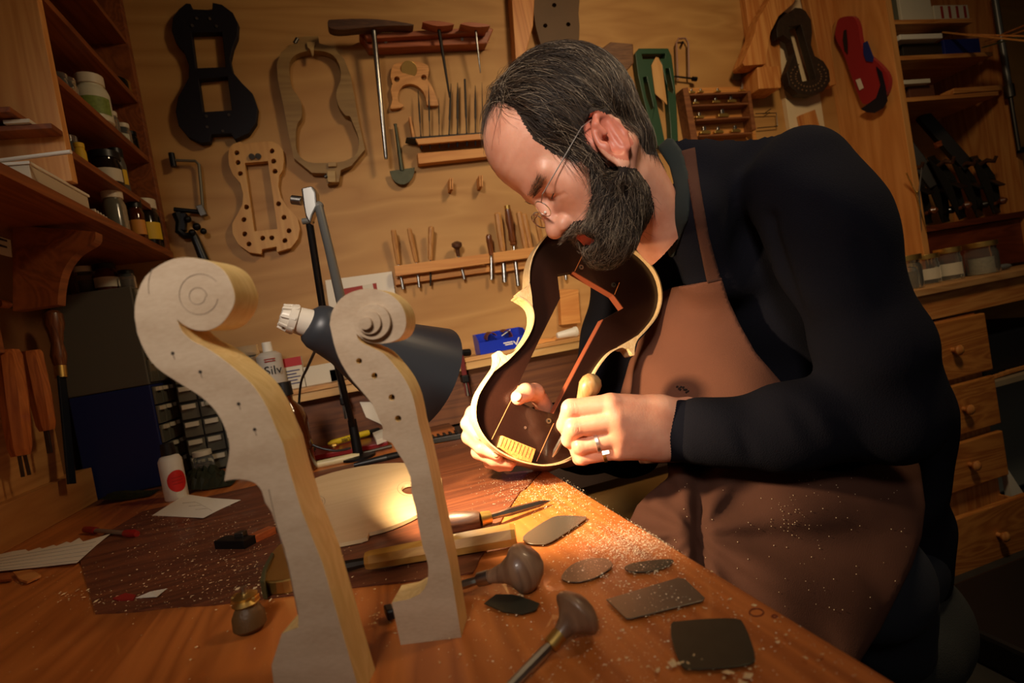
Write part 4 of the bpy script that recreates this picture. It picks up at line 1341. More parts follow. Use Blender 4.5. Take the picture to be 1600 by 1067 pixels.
def lhand(P):
    d = caps(P, LH, .016)
    for q in LF:
        d = smin(d, caps(P, q, .004), .0035)
    # tendons and knuckles
    for (x, y, z) in ((955, 632, .751), (964, 655, .744), (970, 680, .747), (968, 702, .756)):
        d = smin(d, cone(P, P3(x, y, z + .007), P3(x + 8, y, z + .008), 8 * .75 / FPX, 7 * .75 / FPX), .008)
    for (a, b) in (((970, 638, .752), (1020, 655, .762)), ((975, 657, .745), (1022, 664, .759)), ((980, 681, .747), (1022, 675, .759))):
        d = smin(d, cone(P, P3(a[0], a[1], a[2] + .0040), P3(b[0], b[1], b[2] + .0025), .003, .003), .006)
    for L_ in ([(990, 625, .758), (1005, 640, .757), (1025, 648, .758)], [(985, 668, .748), (1000, 662, .750), (1024, 668, .755)], [(1000, 700, .757), (1012, 690, .756), (1032, 690, .760)]):
        for a, b in zip(L_[:-1], L_[1:]):
            d = smin(d, cone(P, P3(a[0], a[1], a[2] + .003), P3(b[0], b[1], b[2] + .003), .0016, .0016), .003)
    # creases over the middle joints
    for (x, y, z) in ((892, 638, .765), (898, 668, .760), (908, 697, .765)):
        for o_ in (-3.5, 0, 3.5):
            c_ = P3(x + o_ + 2, y, z - .0135)
            d = d + .0007 * np.exp(-(((P - c_)[:, 0] - .15 * (P - c_)[:, 1]) / .0009) ** 2) * np.exp(-(((P - c_)[:, 1]) / .008) ** 2) * (np.abs((P - c_)[:, 2]) < .012)
    return d


lo = P3(855, 590, .70); hi = P3(1085, 735, .86)
head_parts.append(hand_mesh(lhand, (min(P3(850, 590, .88)[0], lo[0]), P3(0, 596, .86)[1], .715), (P3(1085, 0, .86)[0], P3(0, 745, .86)[1], .87)))
RHP = [((905, 705, .96), 26, (850, 700, .93), 30), ((850, 700, .93), 30, (800, 690, .905), 24), ((850, 715, .93), 20, (805, 705, .91), 20)]
RF = [[((800, 675, .90), 17, (740, 646, .875), 12.5), ((740, 646, .875), 12.5, (731, 662, .86), 11), ((731, 662, .86), 11, (748, 684, .848), 8.8)],
      [((800, 688, .90), 16, (734, 682, .865), 12.5), ((734, 682, .865), 12.5, (752, 699, .85), 10.5), ((752, 699, .85), 10.5, (777, 711, .842), 8.5)],
      [((805, 700, .905), 15, (748, 706, .868), 11.5), ((748, 706, .868), 11.5, (772, 719, .855), 9.5), ((772, 719, .855), 9.5, (799, 723, .85), 8)],
      [((812, 712, .91), 13, (765, 722, .88), 9.5), ((765, 722, .88), 9.5, (780, 728, .872), 8), ((780, 728, .872), 8, (796, 729, .868), 7)],
      [((860, 690, .925), 20, (858, 648, .89), 14), ((858, 648, .89), 14, (836, 613, .845), 13.5), ((836, 613, .845), 14, (822, 613, .824), 14), ((822, 613, .824), 14, (810, 621, .812), 12)]]


def rhand(P):
    d = caps(P, RHP, .014)
    for q in RF:
        d = smin(d, caps(P, q, .004), .006)
    return d


head_parts.append(hand_mesh(rhand, (P3(715, 0, .92)[0], P3(0, 590, .80)[1], .77), (P3(945, 0, .98)[0], P3(0, 745, .98)[1], .99)))
# inner body under the clothes, so the figure is one body
TORSO = [((1290, 780, .97), 100, (1230, 430, .97), 108), ((1230, 430, .97), 108, (1150, 320, .95), 78)]
V2, F2_ = mesh_sdf(lambda P: caps(P, TORSO, .05), (.2, -.35, .68), (.75, .42, 1.15), .012)
head_parts.append((toworld(V2), F2_, np.zeros(len(F2_), int)))
Vs, Fs, Ms, off = [], [], [], 0
for v, f_, m in head_parts:
    Vs.append(v); Fs.append(f_ + off); Ms.append(m); off += len(v)
body = add('body', (np.concatenate(Vs), np.concatenate(Fs), np.concatenate(Ms)), [SKIN, HAIRBASE, BEARDBASE, LIPS, EARRED], man, smooth=True)

# ---------------------------------------------------------------- sweater
SW = [((1300, 800, .95), 112, (1290, 640, .95), 116), ((1290, 640, .95), 116, (1230, 430, .95), 128), ((1235, 430, .95), 128, (1170, 330, .94), 104),
      ((1170, 330, .94), 104, (1090, 310, .88), 62), ((1200, 300, .93), 92, (1230, 320, .93), 92), ((1068, 258, .83), 40, (1180, 270, .85), 66), ((1088, 330, .80), 42, (1112, 420, .86), 50),
      # back hem hanging over the seat
      ((1380, 640, .92), 88, (1400, 860, .95), 62), ((1400, 860, .95), 62, (1402, 890, .95), 58),
      # far shoulder and arm
      ((1150, 320, 1.02), 80, (1050, 400, 1.08), 78), ((1050, 400, 1.08), 78, (985, 600, 1.10), 80), ((1000, 440, 1.12), 70, (970, 600, 1.12), 60)]
ARM = [((1248, 292, .76), 84, (1290, 350, .73), 88), ((1290, 350, .73), 86, (1368, 560, .70), 72), ((1368, 560, .70), 72, (1388, 640, .70), 70),
       ((1388, 640, .70), 68, (1250, 668, .725), 60), ((1250, 668, .725), 60, (1120, 676, .765), 50), ((1120, 676, .765), 50, (1095, 674, .775), 48)]
FARM = [((985, 640, 1.08), 58, (975, 690, 1.06), 50), ((975, 690, 1.06), 50, (890, 702, .96), 34)]


def folds(P, amp=.0045):
    x, y, z = P[:, 0], P[:, 1], P[:, 2]
    return amp * 1.5 * (np.sin(x * 38 + y * 22 + 2 * np.sin(y * 17 + z * 9)) * .5 + np.sin(y * 47 - x * 25 + 3 * np.sin(x * 11)) * .35)


def creases(P, L):
    r = 0
    for a, b, w, dep in L:
        a3, b3 = P3(*a), P3(*b)
        dd = cone(P, a3, b3, 0, 0)
        r = r + dep * np.exp(-(dd / w) ** 2)
    return r


ACR = [((1140, 622, .70), (1175, 720, .70), .007, .006), ((1180, 612, .69), (1240, 725, .66), .009, .009), ((1225, 605, .68), (1300, 725, .65), .010, .010), ((1270, 600, .66), (1370, 710, .63), .011, .012),
       ((1300, 560, .64), (1420, 640, .61), .012, .013), ((1280, 480, .64), (1420, 560, .61), .014, .010), ((1230, 540, .70), (1320, 610, .65), .011, .014), ((1270, 330, .66), (1330, 500, .62), .016, .007),
       ((1330, 360, .66), (1400, 470, .64), .014, .006), ((1165, 380, .80), (1200, 560, .80), .018, .010), ((1215, 340, .72), (1250, 520, .72), .012, .010)]


def torso(P):
    d = caps(P, SW, .06)
    return d


NECKP = [(900, 120), (1034, 216), (1052, 262), (1060, 300), (1054, 345), (1036, 395), (990, 425), (880, 330)]


def bclip(P, d):
    """keep clothing out of the bench"""
    W_ = NC + P[:, :1] * NR - P[:, 1:2] * NU + P[:, 2:3] * NF
    b = np.maximum(np.maximum(W_[:, 0] - .274, W_[:, 2] - (BZ + .006)), W_[:, 1] - 1.0)
    return np.maximum(d, -b)


def sweater(P):
    d = caps(P, SW, .06)
    a = caps(P, ARM, .035)
    d = smin(d, a, .022)
    d = smin(d, caps(P, FARM, .03), .03)
    d = d + folds(P) + creases(P, ACR)
    # neck opening
    px, py = proj(P)
    n = np.maximum(poly_sd(px, py, NECKP) * (.85 / FPX), P[:, 2] - .97)
    d = smax(d, -n, .004)
    return bclip(P, d)


V, F = mesh_sdf(sweater, (.04, -.30, .58), (.78, .50, 1.2), .006)
sw = add('sweater', (toworld(V), F, None), SWEAT, man, smooth=True)

COLLARJOB = True

# ribbed cuff
def cuffm(a, b, r0, r1, n=110):
    g = MB()
    a, b = Vector(a), Vector(b)
    dn = (b - a).normalized()
    e1 = dn.cross(-FWD).normalized(); e2 = e1.cross(dn).normalized()
    vs, fs = [], []
    prof = [(0, r0 * .8), (0, r0), (.1, r0 * 1.02), (.5, (r0 + r1) / 2), (.9, r1 * 1.02), (1, r1), (1, r1 * .8)]
    for t, r in prof:
        c = a + (b - a) * t
        for k in range(n):
            w = 2 * math.pi * k / n
            rr = r * (1 + (.007 if k % 2 else -.007))
            vs.append(c + e1 * rr * math.cos(w) + e2 * rr * .8 * math.sin(w))
    for i in range(len(prof) - 1):
        for k in range(n):
            k2 = (k + 1) % n
            fs.append((i * n + k, i * n + k2, (i + 1) * n + k2, (i + 1) * n + k))
    return g.add(vs, fs)
add('cuff', cuffm(C(1112, 676, .772), C(1030, 671, .787), .0455, .0435), RIB, man, smooth=True)
add('cuff', cuffm(C(915, 700, .99), C(885, 702, .955), .036, .034), RIB, man, smooth=True)

# ---------------------------------------------------------------- apron: bib, strap, skirt
def shell(fn, poly, t0, t1, lo, hi, h, extra=None):
    def g_(P):
        d = fn(P)
        px, py = proj(P)
        m = poly_sd(px, py, poly) * (.85 / FPX)
        r = np.maximum(np.maximum(d - t1, -(d + .03)), m)
        return bclip(P, r)
    return mesh_sdf(g_, lo, hi, h)


BIB = [(1036, 455), (1050, 449), (1128, 436), (1138, 468), (1155, 505), (1180, 550), (1225, 602), (1250, 640), (1240, 715), (1000, 725), (962, 640), (984, 562), (992, 552), (997, 533), (1013, 516), (1027, 496), (1034, 472)]
BT = [((1145, 500, .94), 98, (1140, 700, .92), 110), ((1105, 540, .945), 68, (1080, 700, .93), 92), ((1060, 600, .945), 62, (1050, 700, .94), 70)]


def bibbase(P):
    d = smin(torso(P), caps(P, BT, .03), .03)
    return d + creases(P, [((1035, 480, .78), (1045, 640, .76), .008, .010), ((1085, 560, .76), (1150, 600, .74), .02, .006)]) + folds(P, .002)


V, F = shell(bibbase, BIB, .001, .008, (.12, -.12, .66), (.54, .28, 1.06), .0038)
V0 = V
add('bib', (toworld(V), F, None), APRON, man, smooth=True)
BIBV = V
STRAP = [(1063, 236), (1086, 230), (1094, 290), (1108, 370), (1126, 434), (1128, 444), (1106, 448), (1100, 420), (1086, 350), (1076, 290)]
V, F = shell(lambda P: sweater(P), STRAP, .001, .005, (.22, -.32, .62), (.42, -.04, .90), .003)
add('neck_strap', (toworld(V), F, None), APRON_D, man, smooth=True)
COL = [(1024, 226), (1034, 214), (1052, 217), (1066, 236), (1080, 285), (1078, 335), (1052, 402), (1028, 400), (1050, 345), (1056, 300), (1046, 260)]
V, F = shell(lambda P: caps(P, SW, .06), COL, .001, .007, (.18, -.34, .62), (.36, -.08, .93), .003)
add('shirt_collar', (toworld(V), F, None), mat('collar_green', S(24, 32, 30), .85), man, smooth=True)
g = MB(); g.tube([C(1106, 441, .745), C(1127, 436, .745)], .002); add('strap_seam', g, APRON_D, man)
# frayed hole in the bib
# skirt over the lap
SKL = [((1330, 800, .86), 118, (1080, 850, .84), 92), ((1350, 900, .80), 105, (1120, 930, .78), 90), ((1120, 780, .95), 80, (1030, 815, .95), 52), ((1240, 760, .84), 90, (1380, 760, .84), 70),
       ((1330, 960, .74), 95, (1200, 990, .72), 90), ((1090, 850, .86), 84, (1080, 1000, .86), 84)]
SKP = [(1040, 700), (1190, 725), (1320, 738), (1425, 700), (1438, 730), (1446, 790), (1440, 840), (1425, 885), (1400, 935), (1375, 985), (1340, 1040), (1300, 1110), (900, 1110), (930, 860), (985, 812), (995, 790), (1012, 772), (1045, 745)]


def lap(P):
    d = caps(P, SKL, .07)
    px, py = proj(P)
    rr_ = np.hypot(px - 1085, py - 835)
    th = np.arctan2(py - 835, px - 1085)
    amp = .0075 * np.clip(rr_ / 90, 0, 1) * np.clip((440 - rr_) / 160, .25, 1)
    ph = th * 9.0 + 1.3 * np.sin(rr_ * .012) + .8 * np.sin(px * .017 + py * .011)
    w_ = np.sin(ph)
    d = d + amp * (np.sign(w_) * np.abs(w_) ** .8) * .9
    # vertical fold falling between the knees
    d = d + .012 * np.exp(-((px - 1092 - (py - 800) * .10) / 11) ** 2) * np.clip((py - 770) / 30, 0, 1) - .008 * np.exp(-((px - 1062 - (py - 800) * .10) / 14) ** 2) * np.clip((py - 760) / 30, 0, 1)
    d = d + folds(P, .0025)
    return d


V, F = shell(lap, SKP, .0, .012, (.10, .10, .56), (.68, .66, 1.10), .005)
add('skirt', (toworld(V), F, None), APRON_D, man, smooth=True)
def surf_pt(Vc, px, py, rad=5):
    x, y = proj(Vc)
    k = np.nonzero(np.hypot(x - px, y - py) < rad)[0]
    if not len(k): return None
    i = k[np.argmin(Vc[k, 2])]
    return Vector(toworld(Vc[i:i + 1] * (1 - .0012 / Vc[i, 2]))[0])
_rg = random.Random(5)
g = MB()
for i in range(170):
    x, y = (_rg.gauss(1235, 14), _rg.gauss(812, 18)) if i % 3 == 0 else (_rg.uniform(1040, 1420), _rg.uniform(745, 960))
    q = surf_pt(V, x, y)
    if q is None: continue
    s_ = _rg.uniform(.0003, .0008)
    g.ball(q, (s_, s_ * .7, s_), 5, 4)
add('sawdust_specks', g, mat('speck', S(220, 196, 160), .8), man, kind='stuff')
g = MB()
for i in range(9):
    x, y = 1054 + i * 2.2, 602 + 2.5 * math.sin(i * 1.3) + (i * .8)
    q = surf_pt(BIBV, x, y, 6)
    if q is None: continue
    g.tube([q, q - FWD * .0015 + RIGHT * _rg.uniform(-.003, .003) + UP * _rg.uniform(-.002, .002)], .0004, 4)
    g.ball(q, (.0024, .0012, .0016), 6, 4)
add('frayed_hole', g, mat('fray_dark', S(40, 24, 18), .9), man, kind='stuff')
# trousers: thighs and lower legs under the apron
TR = [((1360, 860, .96), 100, (1100, 840, 1.0), 70), ((1350, 900, .80), 92, (1120, 900, .80), 66), ((1110, 900, .80), 60, (1130, 1180, .98), 40), ((1050, 850, 1.0), 60, (1080, 1120, 1.1), 40), ((1375, 930, .84), 72, (1390, 1000, .84), 60)]
V, F = mesh_sdf(lambda P: bclip(P, caps(P, TR, .04) + folds(P, .003)), (.10, .14, .60), (.80, .92, 1.22), .009)
add('trousers', (toworld(V), F, None), JEANS, man, smooth=True)

# ---------------------------------------------------------------- hair and beard strands
def gradn(fn, H, e=1.5):
    g_ = np.stack([fn(H + np.array(d_, np.float32) * e) - fn(H - np.array(d_, np.float32) * e) for d_ in ((1, 0, 0), (0, 1, 0), (0, 0, 1))], 1)
    return g_ / np.maximum(np.linalg.norm(g_, axis=1, keepdims=True), 1e-6)


def strands(Vh, rootmask, nst, flow, length, nseg, lift, rad, seed, jitter=.25, out0=0.0):
    rng = np.random.default_rng(seed)
    idx = np.nonzero(rootmask)[0]
    sel = rng.choice(idx, nst)
    p = Vh[sel] + rng.normal(0, 1.0, (nst, 3))
    L_ = length * rng.uniform(.6, 1.25, nst)
    pts = [p.copy()]
    jit = rng.normal(0, jitter, (nst, 3))
    hgt = np.zeros(nst)
    tgt = lift * rng.uniform(.2, 1.3, nst)
    for s_ in range(nseg):
        n_ = gradn(head_cap, p.astype(np.float32))
        fl = flow(p) + jit + rng.normal(0, jitter * .25, (nst, 3))
        fl -= n_ * (fl * n_).sum(1, keepdims=True)
        fl /= np.maximum(np.linalg.norm(fl, axis=1, keepdims=True), 1e-6)
        p = p + (fl + n_ * out0) * (L_ / nseg)[:, None]
        d = head_cap(p.astype(np.float32))
        want = tgt * math.sin(math.pi * min(1, (s_ + 1) / nseg * .8)) + out0 * L_ * (s_ + 1) / nseg
        p = p + n_ * (want - d)[:, None] * .8
        pts.append(p.copy())
    A = np.stack(pts, 1)                         # nst, nseg+1, 3
    Aa = A.copy(); Aa[:, :, 2] = np.abs(Aa[:, :, 2])
    hit = (((Aa[:, :, 0] - 5) / 26) ** 2 + ((Aa[:, :, 1] + 46) / 42) ** 2 < 1) & (Aa[:, :, 2] > 74)
    pxm, pym = proj(h2c(Aa.reshape(-1, 3)))
    hit |= (poly_sd(pxm, pym, MOUTH) < -1).reshape(hit.shape) & (Aa[:, :, 0] > 70)
    A = A[~hit.any(1)]; nst = len(A)
    W3 = toworld(h2c(A.reshape(-1, 3))).reshape(A.shape)
    T = np.gradient(W3, axis=1)
    T /= np.maximum(np.linalg.norm(T, axis=2, keepdims=True), 1e-9)
    e1 = np.cross(T, np.array([.3, .5, .8])); e1 /= np.linalg.norm(e1, axis=2, keepdims=True)
    e2 = np.cross(T, e1)
    taper = np.linspace(1, .25, nseg + 1)[None, :, None] * rad * rng.uniform(.7, 1.3, (nst, 1, 1))
    ring = [W3 + (e1 * math.cos(w) + e2 * math.sin(w)) * taper for w in (0, 2.094, 4.189)]
    VV = np.stack(ring, 2).reshape(-1, 3)        # strand, seg, 3
    base = (np.arange(nst)[:, None, None] * (nseg + 1) + np.arange(nseg)[None, :, None]) * 3
    k = np.arange(3)[None, None, :]
    k2 = (k + 1) % 3
    FF = np.stack([base + k, base + k2, base + 3 + k2, base + 3 + k], -1).reshape(-1, 4)
    return VV, FF, nst, nseg


Vh = V_head = None
G_V, G_F = mesh_sdf(head_cap, (-150, -222, -112), (160, 165, 112), 4.0)
Kc = classify(G_V.astype(np.float32))


def fl_hair(p):
    M = p.copy(); M[:, 2] = np.abs(M[:, 2])
    px, py = proj(h2c(M))
    w = np.clip((px - 790) / 230, 0, 1)
    ang = np.radians(12 + 62 * w)
    front = np.clip((800 - px) / 40, 0, 1)
    dx = np.cos(ang) * (1 - front) - .75 * front
    dy = np.sin(ang) * (1 - front) + .55 * front
    D = np.stack([dx, dy, np.zeros_like(dx)], 1)
    Hd = D @ HB.T
    Hd[:, 2] += .12
    Hd[:, 2] *= np.sign(p[:, 2] + 1e-6)
    return Hd


def fl_beard(p):
    M = p.copy(); M[:, 2] = np.abs(M[:, 2])
    px, py = proj(h2c(M))
    dx = -.15 - .35 * np.clip((960 - px) / 60, 0, 1); dy = np.ones_like(dx)
    D = np.stack([dx, dy, np.zeros_like(dx)], 1)
    Hd = D @ HB.T
    Hd[:, 2] *= np.sign(p[:, 2] + 1e-6)
    return Hd


def strand_obj(name, res, frac, parent, seed, label=None):
    VV, FF, nst, nseg = res
    rng = np.random.default_rng(seed)
    m = rng.choice(3, nst, p=frac)
    return add(name, (VV, FF, np.repeat(m, nseg * 3)), [H1, H2, H3], parent, smooth=True, kind='stuff', label=label)


_m = G_V.copy(); _m[:, 2] = np.abs(_m[:, 2])
_px, _py = proj(h2c(_m))
nape = (_px > 975) & (_py > 175)
rm = (Kc == 1) & ~nape
strand_obj('nape_hair', strands(G_V, (Kc == 1) & nape, 700, fl_hair, 20, 4, 2, .00028, 13, .25), [.8, .17, .03], man, 11)
strand_obj('hair', strands(G_V, rm, 6500, fl_hair, 62, 6, 5, .00030, 3, .22), [.62, .29, .09], man, 1)
strand_obj('forelock', strands(G_V, rm & (np.abs(G_V[:, 2]) < 60) & (G_V[:, 0] > 0), 420, fl_hair, 50, 6, 9, .00028, 5, .5), [.4, .3, .3], man, 2)
rm = (Kc == 2) & (G_V[:, 2] > -70)
strand_obj('beard', strands(G_V, rm, 4600, fl_beard, 24, 4, 3, .00028, 4, .35, .35), [.60, .25, .15], man, 3)
mus = (Kc == 2) & (G_V[:, 1] > -96) & (G_V[:, 0] > 82)
strand_obj('moustache', strands(G_V, mus, 900, fl_beard, 22, 4, 4, .00030, 6, .3, .3), [.12, .33, .55], man, 4)
chn = (Kc == 2) & (G_V[:, 0] > 60) & (G_V[:, 1] < -104)
strand_obj('chin_beard', strands(G_V, chn, 1300, fl_beard, 26, 4, 4, .00030, 8, .35, .35), [.25, .35, .40], man, 5)
# eyebrows
brow = (np.abs(G_V[:, 1] - 4) < 6) & (np.abs(G_V[:, 2]) > 12) & (np.abs(G_V[:, 2]) < 52) & (G_V[:, 0] > 70)


def fl_brow(p):
    D = np.zeros_like(p); D[:, 2] = np.sign(p[:, 2]) * .8; D[:, 1] = .05; D[:, 0] = -.6
    return D


strand_obj('eyebrow', strands(G_V, brow, 420, fl_brow, 11, 3, 1, .00022, 9, .16, .15), [.3, .5, .2], man, 6)
# closed-lid lashes
for sgn in (1, -1):
    g = MB(); g.tube([h2w(103 - .02 * (k - 31) ** 2 * .4, -24 - abs(k - 31) * .0, sgn * k) for k in range(18, 46, 4)], .0007, 5)
    add('eyelashes', g, H1, man, smooth=True)

# ---------------------------------------------------------------- spectacles
t = empty('eyeglasses', h2w(124, -22, 0), 'thin silver wire rimmed glasses low on the man’s nose', 'glasses')
SILV = mat('silver_wire', S(225, 215, 205), .38, 1.0)
for sgn in (1, -1):
    pts = [h2w(126 - .0 * w, -24 + 14 * math.sin(w), sgn * (30 + 21 * math.cos(w))) for w in [2 * math.pi * k / 24 for k in range(25)]]
    g = MB(); g.tube(pts, .00075, 6); rim = add('rim', g, SILV, t, smooth=True)
    g = MB(); L_ = pts[:-1]; g.add(L_, [tuple(range(24))]); 
    add('lens', g, mat('lens_glass', (1, 1, 1, 1), .02, trans=1.0, ior=1.02), rim)
g = MB(); g.tube([h2w(126, -20, 9), h2w(131, -14, 4), h2w(131, -14, -4), h2w(126, -20, -9)], .0008, 6); add('bridge', g, SILV, t, smooth=True)
for sgn in (1, -1):
    g = MB(); g.tube([h2w(126, -18, sgn * 51), h2w(120, -14, sgn * 62), h2w(100, -12, sgn * 68), h2w(20, -4, sgn * 92), h2w(2, -8, sgn * 90)], .0008, 6); add('temple', g, SILV, t, smooth=True)
    g = MB(); g.ball(h2w(121, -28, sgn * 12), .0022, 8, 6); add('nose_pad', g, WHITE, t, smooth=True)

# nails
NAIL = mat('nail', S(226, 170, 140), .3)
def nail(c, ax, up, r):
    ax = (C(*ax) - C(*c)).normalized(); n_ = (C(*up) - C(*c)).normalized()
    sd = ax.cross(n_).normalized(); n_ = sd.cross(ax).normalized()
    g = MB(); g.ball(C(*c), (r[0], r[1], .0012), 12, 6, (ax, sd, n_)); add('fingernail', g, NAIL, man, smooth=True)
nail((807.5, 620, .7985), (796, 628, .80), (800, 612, .77), (.0075, .006))
nail((746.5, 683, .8385), (756, 694, .840), (736, 690, .82), (.006, .0045))
nail((774, 709.5, .8335), (786, 715, .833), (770, 700, .81), (.0055, .0042))
nail((797, 721, .843), (806, 724, .843), (795, 710, .82), (.005, .004))
# rings on the near hand
def ring(a, b, c_, r, w, name, m):
    A, B = C(*a), C(*b)
    dn = (B - A).normalized(); cc = A.lerp(B, c_)
    g = MB(); g.lathe(cc - dn * w / 2, cc + dn * w / 2, [(0, r), (.1, r * 1.06), (.9, r * 1.06), (1, r)], 24)
    return add(name, g, m, man, smooth=True), cc, dn
ring((970, 681, .760), (908, 697, .765), .60, .0136, .0052, 'wedding_ring', SILV)
o, cc, dn = ring((968, 702, .768), (910, 715, .775), .42, .0126, .005, 'signet_ring', BRASS)
g = MB(); u_ = (-FWD + UP * .35).normalized(); sd = dn.cross(u_).normalized(); g.obox(cc + u_ * .0128, dn, sd, u_, .0055, .0045, .0014); add('signet_face', g, SILV, man, bevel=.0006)

# ================================================================== the violin form held in the hands
NPL = (RIGHT * .30 + UP * .18 - FWD * .94).normalized()
PP0 = C(850, 560, .845)
def M_(px, py): return onplane(px, py, PP0, NPL)
zf = lambda p: zm(680, 350, 2.6675, p)
OUT = zf([(700, 62), (640, 34), (580, 22), (520, 24), (480, 38), (448, 70), (420, 110), (402, 150), (392, 200), (390, 250), (380, 272), (350, 288), (348, 302), (380, 322), (404, 352), (410, 400), (396, 450), (366, 500), (332, 538), (300, 552), (276, 546), (268, 560), (262, 585), (238, 622), (204, 672), (178, 722), (168, 782), (178, 838), (214, 898), (268, 944), (336, 978), (402, 996), (460, 1002), (528, 990), (588, 958), (628, 914), (650, 850), (660, 800), (690, 770), (688, 755), (662, 735), (645, 690), (650, 640), (680, 585), (722, 536), (768, 512), (800, 516), (822, 500), (836, 478), (880, 432), (918, 380), (936, 320), (934, 262), (914, 205), (876, 155), (825, 112), (765, 82)])
HOLE = zf([(515, 205), (585, 192), (752, 290), (793, 346), (708, 395), (620, 560), (500, 790), (420, 770), (345, 735), (352, 665), (440, 480), (527, 305)])
fm_ = empty('violin_form', M_(850, 700), 'dark violin form with pale bent ribs held upright by the man at the bench corner', 'form')
FORMM = mat('form_plastic', S(38, 18, 11), .3, var=.5, vscale=900, bump=.15, bscale=500, coat=.25)
VEC = -NPL * .018
outer = [M_(*p) + VEC * .35 for p in spline(OUT, 2)]
g = MB().prism([outer, [M_(*p) + VEC * .35 for p in HOLE]], VEC)
add('form_plate', g, FORMM, fm_)
# reddish sawn edges of the window
for a, b in ((1, 2), (2, 3), (3, 4), (4, 5), (5, 6)):
    A_, B_ = M_(*HOLE[a]) + VEC * .36, M_(*HOLE[b]) + VEC * .36
    cen = M_(850, 560)
    nrm = (B_ - A_).cross(VEC).normalized()
    if nrm.dot(cen - (A_ + B_) / 2) < 0: nrm = -nrm
    g = MB(); g.hexa([A_ + VEC * .02, B_ + VEC * .02, B_ + nrm * .0012 + VEC * .02, A_ + nrm * .0012 + VEC * .02, A_ + VEC * .98, B_ + VEC * .98, B_ + nrm * .0012 + VEC * .98, A_ + nrm * .0012 + VEC * .98])
    add('sawn_edge', g, mat('sawn_red', S(140, 70, 42), .6), fm_)
# ribs: thin pale maple strips round the outline, a little proud of the plate
RIBM = wood('rib_maple', S(236, 206, 158), S(218, 178, 122), 'Z', 60, 3, .38, .1, coat=.3)
SO = spline(OUT, 4)
PO = [M_(*p) for p in SO]
nP = len(PO)
cenl = []
for i, p in enumerate(PO):
    t = (PO[(i + 1) % nP] - PO[i - 1]).normalized()
    nn = t.cross(NPL).normalized()
    cenl.append(nn)
area = sum(((PO[i] - PO[0]).cross(PO[(i + 1) % nP] - PO[0]) for i in range(nP)), Vector())
sg = -1 if area.dot(NPL) < 0 else 1
def ribseg(i0, i1, th=.0022, name='rib', lab=None):
    vs, fs = [], []
    idx = [i % nP for i in range(i0, i1 + 1)]
    for i in idx:
        o_ = cenl[i] * sg
        p = PO[i]
        vs += [p + NPL * .004, p + o_ * th + NPL * .004, p + o_ * th - NPL * .026, p - NPL * .026]
    for k in range(len(idx) - 1):
        a = 4 * k
        for j in range(4):
            j2 = (j + 1) % 4
            fs.append((a + j, a + j2, a + 4 + j2, a + 4 + j))
    fs.append((3, 2, 1, 0)); e = 4 * (len(idx) - 1); fs.append((e, e + 1, e + 2, e + 3))
    return add(name, MB().add(vs, fs), RIBM, fm_, smooth=True, angle=50)
# segments between the four corners
ribseg(48 * 4, 48 * 4 + (11 + len(OUT) - 48) * 4)      # upper bout
ribseg(12 * 4, 19 * 4)                                 # near C bout
ribseg(21 * 4, 36 * 4 + 3)                             # lower bout
ribseg(37 * 4, 46 * 4)                                 # far C bout
# corner blocks (pale tips where the ribs meet)
for cb in ([(392, 248), (376, 270), (356, 284), (336, 298), (337, 305), (352, 309), (378, 320), (404, 352), (400, 300)],
           [(238, 620), (250, 590), (255, 562), (252, 537), (262, 530), (274, 534), (286, 546), (308, 549), (338, 534), (300, 572)],
           [(766, 511), (790, 516), (806, 530), (818, 546), (827, 547), (828, 522), (836, 492), (860, 455), (820, 480)],
           [(690, 770), (702, 768), (704, 758), (690, 748), (664, 736), (655, 770), (660, 800)]):
    loop = [M_(*q) for q in spline(zf(cb[:-1]), 3, False) + zf(cb[-1:])]
    g = MB().prism([[p + NPL * .0035 for p in loop]], -NPL * .028)
    add('corner_block', g, RIBM, fm_, bevel=.0006)
# end block of spruce in the lower bout
g = MB().prism([[M_(*q) + NPL * .004 for q in zf([(277, 882), (416, 938), (398, 994), (330, 976), (262, 930)])]], -NPL * .026)
bl = add('end_block', g, wood('spruce_block', S(226, 176, 100), S(190, 130, 60), 'Z', 90, 6, .5, .2), fm_, bevel=.0006)
for k in range(9):
    a = zf([(283 + 14.5 * k, 888 + 5.8 * k)])[0]; b = zf([(268 + 14.5 * k, 926 + 6.2 * k)])[0]
    g = MB(); g.tube([M_(*a) + NPL * .0043, M_(*b) + NPL * .0043], .00035, 4)
    add('grain_line', g, mat('grain_brown', S(176, 112, 48), .6), bl)
for q in ((565, 172 - 0), (750, 250), (478, 820), (614, 176)):
    if q == (565, 172): continue
    p = M_(*zf([q])[0]) + VEC * .33
    g = MB(); g.cyl(p, p + NPL * .0015, .0042, n=16); s_ = add('screw', g, STEEL, fm_, smooth=True)
    g = MB(); g.cyl(p + NPL * .0016, p + NPL * .002, .0017, n=10); add('screw_hole', g, BLACK, s_, smooth=True)
p = M_(*zf([(380, 848)])[0]) + VEC * .33
g = MB(); g.cyl(p, p + NPL * .001, .0022, n=12); add('screw', g, STEEL, fm_, smooth=True)
# joint lines of the form pieces
for a, b in (((240, 898), (352, 672)), ((428, 990), (500, 830)), ((588, 192), (622, 122)), ((755, 290), (775, 240))):
    A_, B_ = M_(*zf([a])[0]) + VEC * .345, M_(*zf([b])[0]) + VEC * .345
    g = MB(); g.tube([A_, B_], .0006, 5); add('joint_line', g, mat('joint_line', S(206, 120, 66), .5), fm_)

